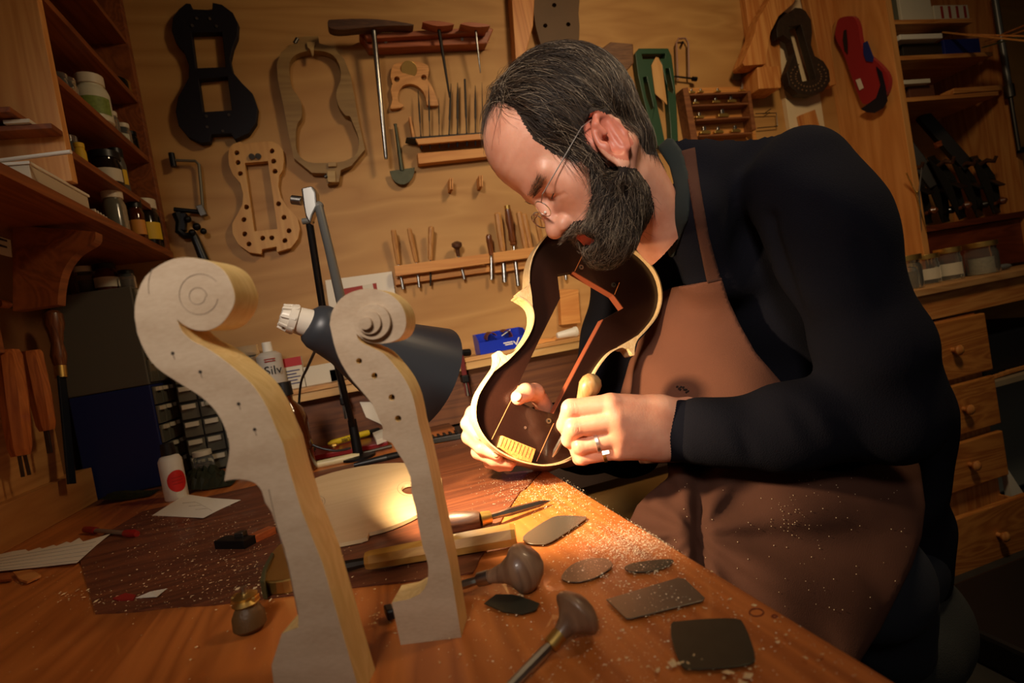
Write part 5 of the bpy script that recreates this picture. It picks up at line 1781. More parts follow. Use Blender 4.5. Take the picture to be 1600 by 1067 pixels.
# the tool in the near hand
a, b = C(924, 598, .792), C(862, 716, .815)
ax = (b - a)
t = empty('palm_gouge', a, 'palm gouge with mushroom handle gripped in the man’s near hand', 'gouge')
g = MB(); g.lathe(a - ax * .10, a + ax * .55, [(0, .004), (.04, .011), (.12, .0155), (.24, .0165), (.36, .013), (.5, .009), (.8, .0075), (1, .006)], 24); add('handle', g, wood('box_handle', S(176, 140, 92), S(150, 112, 68), 'Z', 20, 8, .4, .15), t, smooth=True)
g = MB(); g.cyl(a + ax * .5, a + ax * .58, .0065); add('ferrule', g, BRASS, t, smooth=True)
g = MB(); g.lathe(a + ax * .58, a + ax * .98, [(0, .0035), (.8, .004), (1, .001)], 10); add('blade', g, STEEL, t, smooth=True)

# ================================================================== carved necks standing in the foreground
MAPLE_F = wood('maple_face', S(212, 192, 164), S(178, 154, 126), 'X', 45, 7, .55, .1, rings=False, dist=0)
MAPLE_S = wood('maple_lit_side', S(238, 206, 140), S(222, 186, 116), 'Z', 30, 10, .5, .15)  # yellower and brighter than the face: warm light painted into the wood
def neck(name, outline, pL, pR, thick, label, holes=()):
    """outline px; stands on the bench on the vertical plane through its two base points"""
    L, R_ = at(*pL, Z=BZ), at(*pR, Z=BZ)
    e = (R_ - L).normalized()
    n_ = Vector((e.y, -e.x, 0)).normalized()
    if n_.dot(CAM - L) < 0: n_ = -n_
    pl = lambda p: onplane(p[0], p[1], L, n_)
    t = empty(name, (L + R_) / 2, label, 'neck')
    g = MB()
    loop = [pl(p) for p in outline]
    hl = [[pl(q) for q in circ(x, y, r, 12)] for x, y, r in holes]
    g.prism([loop] + hl, -n_ * thick)
    N = sum(len(x) for x in [loop] + hl)
    # cut faces carry the warm side light as a yellower maple, front and back show the flame
    g.m = [0 if len(f) == 3 else 1 for f in g.f]
    o = add('neck_block', g, [MAPLE_F, MAPLE_S], t, smooth=True, angle=28, bevel=.0008)
    return t, pl, n_, L

def zn(p): return zm(200, 380, 2.54, p)
ol1 = spline([(210, 495), (212, 468), (227, 432), (259, 409), (290, 402), (326, 408), (350, 423), (363, 447), (367, 467), (361, 486), (346, 506), (326, 516), (306, 516), (289, 509), (277, 500)], 3, False) \
    + spline([(279, 506), (285, 518), (302, 533), (322, 543), (346, 559), (373, 581), (397, 604), (417, 636), (432, 671), (442, 693)], 3, False)[0:] \
    + [(452, 734), (472, 800), (504, 880), (535, 988), (565, 1092), (432, 1110), (424, 1040), (440, 990), (466, 980), (466, 962), (456, 914), (444, 856), (424, 800), (414, 785)] \
    + spline([(409, 768), (400, 756), (384, 750), (366, 749), (350, 752)], 2, False) + spline([(353, 735), (357, 715), (358, 695), (352, 671), (338, 644), (314, 620), (279, 598), (243, 573), (224, 545), (214, 520)], 3, False)
t1, pl1, n1, _ = neck('instrument_neck', ol1, (432, 1110), (565, 1092), .033, 'larger uncarved maple neck blank with pencilled scroll, standing nearest the camera')
PENC = mat('pencil', S(140, 122, 104), .8)
for (cx_, cy_, r, w0, w1) in ((309, 463, 12, 0, 6.3), (312, 461, 29, 0.2, 5.6), (300, 450, 62, 3.0, 3.6)):
    pts = [pl1((cx_ + r * (1 + .03 * w) * math.cos(w), cy_ + r * (1 + .03 * w) * math.sin(w))) + n1 * .0002 for w in [w0 + (w1 - w0) * k / 24 for k in range(25)]]
    g = MB(); g.tube(pts, .00022, 4); add('pencil_line', g, PENC, t1)
for (x, y) in ((270, 552), (313, 581), (373, 631), (398, 671)):
    p = pl1((x, y)); g = MB(); g.cyl(p - n1 * .001, p + n1 * .0003, .0013, n=10); add('prick_mark', g, BLACK, t1)
    q = pl1((x + 3, y + 9)); g = MB(); g.tube([p + n1 * .0002, q + n1 * .0002], .0003, 4); add('pencil_line', g, PENC, t1)
g = MB(); g.tube([pl1(p) + n1 * .0002 for p in [(420, 764), (432, 820), (450, 880), (466, 960)]], .00025, 4); add('pencil_line', g, PENC, t1)

ol2 = spline([(515, 507), (519, 486), (533, 466), (553, 455), (577, 451), (602, 456), (622, 470), (633, 490), (634, 511), (626, 527), (610, 535), (589, 537), (571, 533), (557, 522)], 3, False) \
    + spline([(559, 528), (565, 535), (581, 543), (600, 553), (618, 573), (634, 595), (646, 623), (654, 662)], 3, False) \
    + [(663, 695), (673, 740), (684, 795), (703, 884), (721, 996), (626, 1008), (618, 970), (612, 941), (640, 936)] \
    + spline([(657, 927), (667, 912), (669, 884), (661, 856), (654, 823), (649, 793), (643, 770), (641, 745), (630, 720)], 2, False) + [(622, 708), (612, 692), (598, 686)] \
    + spline([(598, 668), (591, 652), (581, 631), (565, 611), (545, 587), (529, 559), (521, 535)], 3, False)
t2, pl2, n2, _ = neck('instrument_neck', ol2, (626, 1008), (721, 996), .030, 'smaller neck with carved scroll and four peg holes standing on its heel', holes=[(561, 564, 4.6), (585, 587, 4.8), (612, 621, 5), (622, 654, 5)])
for (x, y) in ((561, 564), (585, 587), (612, 621), (622, 654)):
    p = pl2((x, y)); g = MB(); g.cyl(p - n2 * .012, p - n2 * .010, .0026, n=12); add('peg_hole', g, mat('hole_brown', S(70, 44, 26), .8), t2)
# carved volutes: a rising spiral ramp ending in the eye
def spiral_step(c, pts, h0, h1, name):
    loop = [pl2(p) + n2 * h0 for p in pts]
    g = MB().prism([[p + n2 * (h1 - h0) for p in loop]], -n2 * (h1 - h0 + .002))
    return add(name, g, MAPLE_F, t2, smooth=True, angle=50, bevel=.0012)
turn = lambda cx_, cy_, r0, r1, a0=0.0: [(cx_ + (r0 + (r1 - r0) * (k / 40)) * math.cos(a0 + 2 * math.pi * k / 40), cy_ + (r0 + (r1 - r0) * (k / 40)) * math.sin(a0 + 2 * math.pi * k / 40)) for k in range(40)]
spiral_step(None, turn(585, 503, 28, 27, 2.2), 0, .005, 'volute_turn')
spiral_step(None, turn(582, 504, 18, 17.5, 2.6), .005, .0085, 'volute_turn')
spiral_step(None, circ(579, 505, 9.5, 24), .0085, .0130, 'volute_eye')

# ================================================================== desk lamp
LA, LB_ = C(497, 510, .63), C(664, 592, .72)
ax = (LB_ - LA); axn = ax.normalized()
lamp = empty('desk_lamp', at(560, 690, Y=1.42), 'black shaded swing arm desk lamp shining on the violin form', 'lamp')
SHM = bpy.data.materials.new('lamp_shade'); SHM.use_nodes = True
SHM.node_tree.nodes['Principled BSDF'].inputs['Base Color'].default_value = S(50, 52, 56)
SHM.node_tree.nodes['Principled BSDF'].inputs['Roughness'].default_value = .42
g = MB()
prof = [(t_, r_ * .895) for t_, r_ in [(-.09, .010), (-.085, .018), (-.05, .026), (.0, .0305), (.10, .0325), (.22, .036), (1.0, .084), (1.0, .0825), (.22, .0345), (.1, .031), (0, .029), (-.045, .024)]]
g.lathe(LA, LB_, prof, 48, cap=False)
add('shade', g, SHM, lamp, smooth=True, angle=60)
g = MB(); g.lathe(LA - axn * .004 * 0, LB_, [(.25, .010), (.30, .016), (.42, .021), (.54, .022), (.62, .016), (.66, .005)], 24)
add('bulb', g, mat('bulb', (1, .8, .55, 1), .3, emit=(1.0, .72, .42, 1), estr=14.0), lamp, smooth=True)
ld = bpy.data.lights.new('lamp_glow', 'SPOT'); ld.energy = LAMP_POWER; ld.color = LAMP_COLOR; ld.shadow_soft_size = .014; ld.spot_size = math.radians(158); ld.spot_blend = .9
lo_ = bpy.data.objects.new('lamp_glow', ld); col.objects.link(lo_); lo_.location = LA + ax * .72; lo_.rotation_euler = (C(805, 715, .82) - (LA + ax * .72)).to_track_quat('-Z', 'Y').to_euler()
# white ribbed socket
s0, s1 = C(438, 493, .612), LA + axn * -.003
g = MB(); g.lathe(s0, s1, [(t_, r_ * .89) for t_, r_ in [(0, .008), (.02, .0125), (.2, .015), (.22, .0155), (.24, .0185), (.44, .0195), (.46, .0175), (.9, .019), (1, .020)]], 24); so = add('socket', g, mat('socket_white', S(214, 204, 186), .35), lamp, smooth=True, angle=30)
e1 = (s1 - s0).normalized().cross(UP).normalized(); e2 = e1.cross((s1 - s0).normalized())
for k in range(8):
    w = 2 * math.pi * k / 8; dd = e1 * math.cos(w) + e2 * math.sin(w)
    g = MB(); g.beam(s0 + dd * .0125, s0 + (s1 - s0) * .42 + dd * .0168, .0035, .0025, up=dd); add('socket_rib', g, MC['socket_white'], so, bevel=.0005)
# arms
J = C(487, 318, 1.05)
g = MB(); g.tube([C(483, 345, 1.05), C(504, 480, 1.1), C(552, 668, 1.30)], .0072, 12); add('lower_arm', g, BLACKM, lamp, smooth=True)
g = MB(); g.tube([C(498, 322, 1.04), C(515, 392, 1.0), C(533, 470, .88), C(560, 548, .76)], .0082, 12); add('upper_arm', g, mat('grey_tube', S(120, 120, 116), .4, .7), lamp, smooth=True)
g = MB(); g.ball(C(498, 322, 1.04), .0095); add('arm_cap', g, mat('cap_grey', S(90, 88, 82), .5), lamp, smooth=True)
g = MB(); g.prism([[C(x, y, 1.03) for x, y in [(470, 294), (487, 290), (493, 300), (495, 322), (488, 336), (484, 350), (477, 338), (473, 318)]]], FWD * .022); add('joint_bracket', g, STEEL, lamp, bevel=.003)
g = MB(); g.cyl(C(456, 312, 1.04), C(472, 314, 1.04), .009); add('wing_knob', g, STEEL, lamp, smooth=True, bevel=.001)
g = MB(); g.cyl(C(473, 346, 1.045), C(490, 344, 1.045), .006); add('pivot_pin', g, mat('cap_grey', S(90, 88, 82), .5), lamp, smooth=True)
q = C(552, 668, 1.30); g = MB(); g.lathe(Vector((q.x, q.y, BZ + .001)), Vector((q.x, q.y, q.z + .02)), [(0, .04), (.06, .04), (.1, .012), (1, .010)], 24); add('base', g, BLACKM, lamp, smooth=True)
g = MB(); g.tube(spline([tuple(C(*p)) for p in [(500, 520, .66), (492, 548, .95), (480, 575, 1.1), (470, 600, 1.25), (468, 650, 1.28), (482, 690, 1.26), (520, 704, 1.26), (548, 700, 1.28)]], 5, False), .0028, 8); add('cable', g, BLACK, lamp, smooth=True)

# ================================================================== tools and scraps on the bench top
def B(px, py, h=0.0): return at(px, py, Z=BZ + .0022 + h)
def bpoly(name, pts, th, m, label=None, cat=None, sp=0, z=.0, bevel=.0003, parent=None, **k):
    pts = spline(pts, sp) if sp else pts
    g = MB().prism([[at(x, y, Z=BZ + .0022 + z + th) for x, y in pts]], (0, 0, -th))
    return add(name, g, m, parent, label=label, cat=cat, bevel=bevel, **k)

MATM = wood('thin_board', S(120, 66, 38), S(84, 42, 24), 'X', 8, 7, .55, .5, coat=.1)
edge = [(150, 958), (210, 955), (270, 947), (330, 943), (400, 936), (480, 926), (560, 916), (640, 906), (700, 899), (738, 894), (746, 882), (748, 872), (763, 850), (770, 838), (775, 828), (790, 800), (797, 788), (812, 768), (820, 762), (838, 742), (846, 736)]
rng_ = random.Random(4)
edge = [(x + rng_.uniform(-1.5, 1.5), y + rng_.uniform(-1.0, 1.0)) for x, y in edge]
bk = at(846, 736, Z=BZ)
lp = [at(x, y, Z=BZ + .0022) for x, y in edge] + [Vector((bk.x - .055, bk.y + .025, BZ + .0022)), Vector((bk.x - .06, 1.30, BZ + .0022)), Vector((-.50, 1.30, BZ + .0022)), at(120, 860, Z=BZ + .0022)]
add('thin_board', MB().prism([lp], (0, 0, -.0019)), MATM, label='thin reddish worn board lying over the rear half of the bench', cat='board')

STW = mat('scraper_steel', S(134, 130, 118), .34, .85, bump=.08, bscale=60)
STD = mat('scraper_dark', S(84, 86, 74), .35, .75, var=.2, vscale=60)
SC = 'steel scrapers spread on the bench'
def scraper(pts, label, m, sp=3, th=.0009):
    bpoly('cabinet_scraper', pts, th, m, label, 'scraper', sp=sp, group=SC, bevel=.0003)
scraper([(817, 838), (822, 848), (845, 850), (862, 846), (905, 818), (917, 808), (908, 806), (880, 805), (862, 808), (835, 824)], 'rounded rectangular scraper nearest the violin form', STW, 2)
scraper([(878, 898), (880, 906), (900, 909), (928, 903), (950, 890), (957, 880), (945, 872), (918, 873), (893, 882)], 'oval scraper with shavings heaped on it', STW)
scraper([(976, 885), (982, 892), (1005, 893), (1035, 887), (1052, 877), (1045, 873), (1018, 875), (990, 879)], 'narrow leaf shaped scraper by the bench edge', STD)
scraper([(947, 936), (978, 966), (986, 966), (1098, 938), (1101, 933), (1070, 904), (1060, 902)], 'straight sided rectangular scraper sprinkled with dust', STW, 0)
scraper([(1048, 975), (1052, 1010), (1066, 1041), (1080, 1045), (1130, 1043), (1172, 1037), (1180, 1028), (1175, 1005), (1162, 974), (1150, 966), (1110, 966), (1062, 970)], 'large squarish dark scraper with curved sides, nearest the bench edge', STD, 2)
scraper([(756, 942), (775, 928), (800, 928), (828, 936), (843, 942), (838, 952), (815, 959), (785, 955)], 'small dark scraper between the two mushroom handled burins', STD, 0)

def burin(ball, r, fer, tip, label, tail=None):
    d0 = (at(*ball, Z=BZ + .02) - CAM).dot(FWD)
    R_ = r * d0 / FPX
    b = at(*ball, Z=BZ + R_ * .95)
    f0 = at(*fer, Z=BZ + R_ * .55)
    tp = at(*tip, Z=BZ + .006)
    t = empty('burin', (b.x, b.y, BZ + .002), label, 'burin')
    dn = (b - f0).normalized()
    top = b + dn * R_ * .78
    L_ = (top - f0).length
    pr = [(0, R_ * .27), (.10, R_ * .30), (.30, R_ * .42), (.45, R_ * .66), (.55, R_ * .93), (.60, R_ * 1.0), (.70, R_ * .98), (.82, R_ * .80), (.93, R_ * .48), (1.0, R_ * .08)]
    g = MB(); g.lathe(f0, top, pr, 36); add('handle', g, wood('burin_walnut', S(142, 110, 84), S(104, 74, 54), 'Z', 12, 5, .42, .2, coat=.2), t, smooth=True, angle=60)
    f1 = f0 - dn * R_ * .48
    g = MB(); g.lathe(f1, f0 + dn * .002, [(0, R_ * .26), (.05, R_ * .30), (.9, R_ * .31), (1, R_ * .31)], 24); add('ferrule', g, STEEL if tail is None else BRASS, t, smooth=True, angle=30)
    g = MB(); g.lathe(f1 + dn * .003, tp, [(0, R_ * .17), (.2, R_ * .20), (.9, R_ * .16), (1, R_ * .12)], 8); add('blade', g, STEEL, t, smooth=True)
burin((822, 886), 37, (762, 902), (628, 944), 'mushroom handled burin lying behind the smaller neck, blade pointing left')
burin((898, 962), 40, (872, 994), (770, 1100), 'mushroom handled burin with brass ferrule lying nearest the camera', tail=1)

def rod_tool(name, label, segs, cat='tool'):
    """segs: (name, (px,py,h), (px,py,h), prof[(t, r)], material, sides)"""
    p = at(segs[0][1][0], segs[0][1][1], Z=BZ)
    t = empty(name, p, label, cat)
    for nm, a, b, prof, m, n in segs:
        g = MB(); g.lathe(at(a[0], a[1], Z=BZ + .002 + a[2]), at(b[0], b[1], Z=BZ + .002 + b[2]), prof, n); add(nm, g, m, t, smooth=n > 8)
    return t
YH = wood('boxwood', S(206, 158, 78), S(182, 128, 54), 'X', 14, 10, .32, .1, coat=.4)
rod_tool('paring_chisel', 'chisel with long pale yellow octagonal handle lying across the thin board', [
    ('handle', (572, 876, .012), (806, 834, .012), [(0, .0095), (.03, .011), (.5, .0125), (.97, .0135), (1, .012)], YH, 8),
    ('blade', (572, 878, .010), (500, 893, .004), [(0, .0055), (.5, .007), (1, .006)], STEEL_DK, 8)], 'chisel')
rod_tool('marking_knife', 'knife with dark handle and brass collar, blade pointing at the scrapers', [
    ('handle', (672, 822, .012), (752, 812, .012), [(0, .008), (.1, .0125), (.5, .0145), (.9, .0125), (1, .010)], WALNUT, 16),
    ('collar', (750, 812, .012), (766, 808, .011), [(0, .010), (1, .0085)], BRASS, 16),
    ('blade', (765, 808, .011), (860, 782, .004), [(0, .004), (.15, .004), (.3, .0055), (.8, .0045), (1, .0006)], STEEL, 6)], 'knife')
bpoly('black_stub', [(598, 944), (612, 941), (616, 952), (603, 955)], .010, BLACK, 'small black stub behind the heel of the smaller neck', 'stub', bevel=.002)

# spruce plate with soundhole eye
SPR = wood('spruce', S(226, 200, 158), S(212, 182, 136), 'X', 40, 20, .6, .1, rings=False)
plp = spline([(448, 800), (462, 765), (500, 744), (560, 729), (620, 723), (668, 728), (690, 748), (684, 778), (655, 802), (612, 822), (576, 832)], 3, False) + [(574, 839)] + spline([(560, 843), (520, 850), (480, 848), (455, 830)], 3, False)
g = MB().prism([[B(x, y, .0065) for x, y in plp], [B(x, y, .0065) for x, y in [(641 + 14 * math.cos(w), 764 + 8 * math.sin(w)) for w in [2 * math.pi * k / 20 for k in range(20)]]]], (0, 0, -.005))
o = add('violin_plate', g, SPR, label='pale spruce violin plate with a round soundhole eye lying behind the necks', cat='plate', bevel=.0008)
for (x, y, a, b) in ((641, 763, 20, 12), (499, 783, 9, 8), (499, 783, 5, 4)):
    g = MB(); g.tube([B(x + a * math.cos(w), y + b * math.sin(w), .0067) for w in [2 * math.pi * k / 28 for k in range(29)]], .0003, 4); add('pencil_ring', g, PENC, o)
p = B(500, 850, .003)

# papers
def paper(name, pts, label, lift=.004, ruled=True, cat='paper'):
    P = [B(x, y, .0008 + (lift if i % 2 else 0)) for i, (x, y) in enumerate(pts)]
    g = MB().prism([P], (0, 0, -.0005))
    return add(name, g, PAPER, label=label, cat=cat)
pe = [(-10, 868), (20, 861), (40, 858), (44, 861), (62, 855), (66, 857), (84, 851), (88, 853), (104, 846), (110, 848), (124, 840), (130, 846), (150, 840), (172, 834), (150, 852), (120, 879), (60, 886), (-10, 893)]
o = paper('torn_notepaper', pe, 'torn perforated sheet of notepaper at the left edge of the bench', .003)
for k in range(5):
    a, b = (0, 872 + 4.4 * k), (150 - 6 * k, 846 + 7.2 * k)
    g = MB(); g.tube([B(*a, .0045), B(*b, .0045)], .00025, 4); add('ruled_line', g, mat('faint_ink', S(150, 150, 150), .8), o)
o = paper('paper_sheet', [(238, 805), (290, 772), (332, 778), (376, 781), (345, 795), (318, 809), (280, 807)], 'white paper note with pencil writing in front of the glue bottle', .002)
for k in range(3):
    g = MB(); g.tube([B(285 + 10 * k, 786 + 5 * k, .003), B(305 + 10 * k, 784 + 5 * k, .003), B(315 + 8 * k, 788 + 5 * k, .003)], .00025, 4); add('pencil_line', g, PENC, o)
paper('paper_slip', [(212, 934), (235, 924), (262, 919), (245, 932)], 'small white paper slip with a red corner on the thin board', .002)
bpoly('red_scrap', [(176, 934), (196, 926), (212, 929), (208, 936), (184, 937)], .002, mat('red_scrap', S(140, 30, 24), .6), 'crumpled red scrap beside the small paper slip', 'scrap')
for i, (pts, l) in enumerate((([(-4, 896), (16, 894), (18, 904), (0, 906)], 'small reddish wood offcut under the torn notepaper'), ([(20, 893), (48, 889), (64, 898), (42, 908), (30, 904)], 'pale bent wood offcut beside the torn notepaper'))):
    bpoly('wood_offcut', pts, .004, PINEX if i else RACKRED, l, 'offcut', bevel=.0005)
rod_tool('red_pen', 'pen with red cap and red end lying near the tool board', [
    ('cap', (133, 827, .005), (150, 829, .005), [(0, .0055), (.8, .0065), (1, .006)], mat('pen_red', S(140, 24, 22), .4), 12),
    ('barrel', (150, 829, .005), (196, 833, .005), [(0, .0042), (1, .0042)], mat('pen_clear', S(120, 100, 84), .3), 12),
    ('end_plug', (196, 833, .005), (214, 834, .005), [(0, .006), (.7, .0075), (1, .005)], MC['pen_red'], 12)], 'pen')
# small wooden plane, brass plane, thumb plane
t = empty('small_plane', B(385, 850), 'little dark wooden finger plane lying left of the larger neck', 'plane')
def bbox_(name, a, b, w, h, m, par, z0=.0, bevel=.001):
    A_, B__ = B(*a), B(*b)
    g = MB(); g.beam(A_ + Vector((0, 0, z0 + h / 2)), B__ + Vector((0, 0, z0 + h / 2)), w, h); return add(name, g, m, par, bevel=bevel)
bbox_('sole', (346, 853), (392, 853), .022, .012, BLACKM, t)
bbox_('toe', (388, 851), (427, 833), .018, .011, wood('orange_plane', S(190, 100, 50), S(150, 70, 30), 'X', 20, 8, .4, .2), t)
bbox_('iron', (372, 850), (386, 848), .012, .018, STEEL_DK, t)
t = empty('small_plane', B(436, 890), 'curved brass palm plane half hidden behind the larger neck', 'plane')
bpoly('brass_body', [(408, 905), (412, 885), (425, 862), (440, 848), (458, 846), (466, 880), (462, 900), (430, 908)], .016, BRASS, parent=t, sp=3, bevel=.002)
bpoly('sole_plate', [(406, 908), (411, 886), (424, 862), (428, 864), (416, 890), (413, 910)], .020, mat('plane_green', S(64, 66, 40), .4), parent=t, bevel=.001)
t = empty('thumb_plane', B(392, 985), 'small brass thumb plane with leather covered knob in front of the thin board', 'plane')
b0, b1 = at(392, 982, Z=BZ + .002), at(388, 935, Z=BZ + .032)
z_ = Vector((0, 0, 1))
g = MB(); g.lathe(b0, b0 + z_ * .024, [(0, .012), (.15, .0155), (.6, .0150), (.85, .012), (1, .009)], 20); add('knob', g, mat('leather_knob', S(92, 66, 34), .5, bump=.5, bscale=300), t, smooth=True)
g = MB(); g.lathe(b0 + z_ * .024, b0 + z_ * .036, [(0, .010), (.2, .013), (.5, .009), (.8, .012), (1, .007)], 20); add('brass_collar', g, BRASS, t, smooth=True, angle=30)
g = MB(); g.beam(b0 + z_ * .030 + RIGHT * -.012, b0 + z_ * .030 + RIGHT * .012, .010, .008); add('brass_bar', g, BRASS, t, bevel=.001)
g = MB(); g.cyl(b0 + z_ * .036, b0 + z_ * .042, .003); add('screw', g, STEEL, t, smooth=True)

# glue bottle
p = at(277, 779, Z=BZ + .0005); d = (p - CAM).dot(FWD)
t = empty('glue_bottle', p, 'white plastic glue bottle with black cap and round red label', 'bottle')
r = 16.5 * d / FPX; hh = 70 * d / FPX
g = MB(); g.lathe(p, p + z_ * hh, [(0, r * .9), (.03, r), (.88, r), (.97, r * .8), (1, r * .5)], 24); add('body', g, WHITE, t, smooth=True, angle=50)
g = MB(); g.lathe(p + z_ * hh, p + z_ * (hh + 18 * d / FPX), [(0, r * .62), (.5, r * .6), (1, r * .55)], 16); add('cap', g, BLACK, t, smooth=True, bevel=.001)
dv = (CAM - p); dv.z = 0; dv = (dv.normalized() + Vector((.35, 0, 0))).normalized(); a0 = math.atan2(dv.y, dv.x)
vs = [p + z_ * (hh * .42) + Vector((math.cos(a0), math.sin(a0), 0)) * r * 1.03]; n = 24
fs = []
for q_ in range(1, 6):
    for k in range(n):
        w = 2 * math.pi * k / n; aa = a0 + .85 * q_ / 5 * math.cos(w)
        vs.append(p + Vector((math.cos(aa) * r * 1.03, math.sin(aa) * r * 1.03, hh * (.42 + .24 * q_ / 5 * math.sin(w)))))
        a_, b_ = 1 + (q_ - 1) * n + k, 1 + (q_ - 1) * n + (k + 1) % n
        fs.append((0, a_, b_) if q_ == 1 else (a_ - n, a_, b_, b_ - n))
o = add('red_label', MB().add(vs, fs), mat('label_red', S(206, 34, 30), .5), t, smooth=True)
for k in range(3):
    g = MB(); g.tube([p + Vector((math.cos(a0 + s_) * r * 1.045, math.sin(a0 + s_) * r * 1.045, hh * (.50 - .07 * k))) for s_ in (-.45, -.2, 0, .2, .45)], .0004, 4); add('label_print', g, mat('print_dark', S(110, 14, 14), .6), o)

# crumpled clear bags
def bag(label, cx_, cy_, wx, wy, h, seed, m, name='plastic_bag'):
    rg = np.random.default_rng(seed)
    p = B(cx_, cy_)
    d = (p - CAM).dot(FWD)
    rx, ry = wx * d / FPX / 2, wy
    n, k = 14, 10
    vs, fs = [], []
    for i in range(n + 1):
        for j in range(k + 1):
            u, v = i / n * 2 - 1, j / k * 2 - 1
            z = max(0, (1 - u * u) * (1 - v * v)) ** .5 * h * rg.uniform(.55, 1.1) + .002
            vs.append(p + RIGHT * rx * u * rg.uniform(.94, 1.04) + Vector((0, 1, 0)) * ry * v + Vector((0, 0, 1)) * z)
    for v_ in vs: v_.z = max(v_.z, BZ + .003)
    for i in range(n):
        for j in range(k):
            a = i * (k + 1) + j
            fs.append((a, a + k + 1, a + k + 2, a + 1))
    return add(name, MB().add(vs, fs), m, label=label, cat='bag')
BAGM = mat('clear_bag', S(150, 156, 160), .22, trans=.6, ior=1.1)
BAGD = mat('green_bag', S(52, 54, 40), .3, trans=.3, ior=1.1)
bag('clear zip bag leaning against the blue cabinet', 215, 760, 90, .03, .05, 1, BAGM)
bag('dark green plastic bag behind the glue bottle', 330, 758, 80, .05, .045, 2, BAGD)
bag('flattened clear bag in front of the blue cabinet', 205, 776, 80, .035, .012, 3, BAGD)
bag('small clear bag beside the red tray', 492, 694, 34, .03, .03, 5, BAGM)

# ------------------------------------------------------------------ row behind the necks
def bx_on(name, pts, th, m, label, cat, z=0, **k): return bpoly(name, pts, th, m, label, cat, z=z, **k)
t = bpoly('red_tray', [(455, 706), (600, 680), (606, 690), (460, 718)], .012, mat('tray_red', S(120, 20, 22), .35, coat=.3), 'long dark red plastic tray behind the spruce plate', 'tray', bevel=.002)
rod_tool('folder_bone', 'pale bone folder lying before the red tray', [('shaft', (440, 738, .006), (562, 712, .006), [(0, .006), (.05, .0085), (.9, .0095), (1, .006)], mat('bone', S(206, 190, 144), .4), 12)])
rod_tool('black_pen', 'black pen lying beside the bone folder', [('barrel', (553, 727, .006), (604, 715, .006), [(0, .005), (.3, .0065), (1, .0085)], BLACK, 12), ('cap', (604, 715, .006), (640, 706, .006), [(0, .0085), (1, .007)], BLACKM, 12)], 'pen')
rod_tool('thin_file', 'slim grey tool resting between pen and red tray', [('shaft', (560, 710, .006), (612, 697, .006), [(0, .004), (1, .005)], STEEL_DK, 8)])
t = rod_tool('lubricant_tube', 'yellow tube printed with black capital letters on the red tray', [('tube', (512, 694, .022), (576, 676, .022), [(0, .003), (.1, .008), (.9, .009), (1, .008)], mat('tube_yellow', S(206, 176, 30), .4), 16), ('cap', (576, 676, .022), (592, 671, .022), [(0, .0075), (1, .006)], BLACK, 12)], 'tube')
def text3d(body, loc, xdir, ndir, size, m, parent, name='lettering', align='CENTER', ext=.0002):
    cu = bpy.data.curves.new(name, 'FONT'); cu.body = body; cu.size = size; cu.extrude = ext; cu.align_x = align; cu.align_y = 'CENTER'
    o = bpy.data.objects.new(name, cu); col.objects.link(o)
    x = Vector(xdir).normalized(); n_ = (Vector(ndir) - x * Vector(ndir).dot(x)).normalized(); y = n_.cross(x)
    mw = Matrix((x, y, n_)).transposed().to_4x4(); mw.translation = Vector(loc)
    dg = bpy.context.evaluated_depsgraph_get()
    me = bpy.data.meshes.new_from_object(o.evaluated_get(dg))
    bpy.data.objects.remove(o)
    me.transform(mw)
    me.materials.clear(); me.materials.append(m)
    if parent is not None: me.transform(Matrix.Translation(-ORG[parent.as_pointer()]))
    ob = bpy.data.objects.new(name, me); col.objects.link(ob); ob.parent = parent
    return ob
c_ = (at(545, 685, Z=BZ + .024)); nd = (CAM - c_).normalized()
text3d('T LUBE', c_ + nd * .0098, -(at(576, 676, Z=BZ + .024) - at(512, 694, Z=BZ + .024)), nd, .014, BLACK, t)
bpoly('white_tag', [(582, 676), (598, 670), (604, 682), (588, 688)], .012, WHITE, 'white square label piece at the end of the red tray', 'label', z=.0125, bevel=.001)
# black ribbed rail right of the smaller neck
t = empty('ribbed_rail', B(690, 690), 'black ribbed strip lying at the back of the bench behind the hand', 'strip')
bbox_('strip', (630, 700), (752, 678), .03, .012, BLACK, t)
for k in range(12):
    x = 640 + k * 9; y = 698 - k * 1.75
    bbox_('rib', (x, y), (x + 3.5, y - .8), .028, .004, BLACKM, t, z0=.0125, bevel=.0005)

# ------------------------------------------------------------------ things on the back ledge
LZt = LZ + .0005
def LP(px, py): return at(px, py, Z=LZt)
def ledge_at(px, y): # point on the ledge at a given depth on a pixel column through the ledge front
    q = at(px, 546 - .17 * (px - 800), Y=y); return Vector((q.x, y, LZt))
p = ledge_at(430, 1.62); 
t = empty('spray_can', p, 'spray can with white cap and black lettering standing on the ledge', 'can')
g = MB(); g.lathe(p, p + z_ * .115, [(0, .033), (.9, .033), (.96, .026), (1, .018)], 24); add('can_body', g, mat('can_grey', S(186, 180, 168), .4), t, smooth=True, angle=40)
g = MB(); g.lathe(p + z_ * .115, p + z_ * .142, [(0, .0135), (1, .0125)], 16); add('cap', g, WHITE, t, smooth=True, bevel=.001)
dv = CAM - p; dv.z = 0; dv.normalize(); sx_ = z_.cross(dv)
text3d('Silv', p + dv * .0336 + z_ * .062 + sx_ * .004, sx_, dv, .034, BLACK, t)
for zz_ in (.088, .094): 
    g = MB(); g.obox(p + dv * .0335 + z_ * zz_, sx_, dv, z_, .014, .0006, .0014); add('label_line', g, mat('print_red', S(150, 42, 30), .6), t)
p = ledge_at(398, 1.68); jar(p, 0, LZ, 40, 78, CLEAR, CLEAR, 'wide clear jar on the ledge behind the spray can', content=POW)
p = ledge_at(458, 1.66)
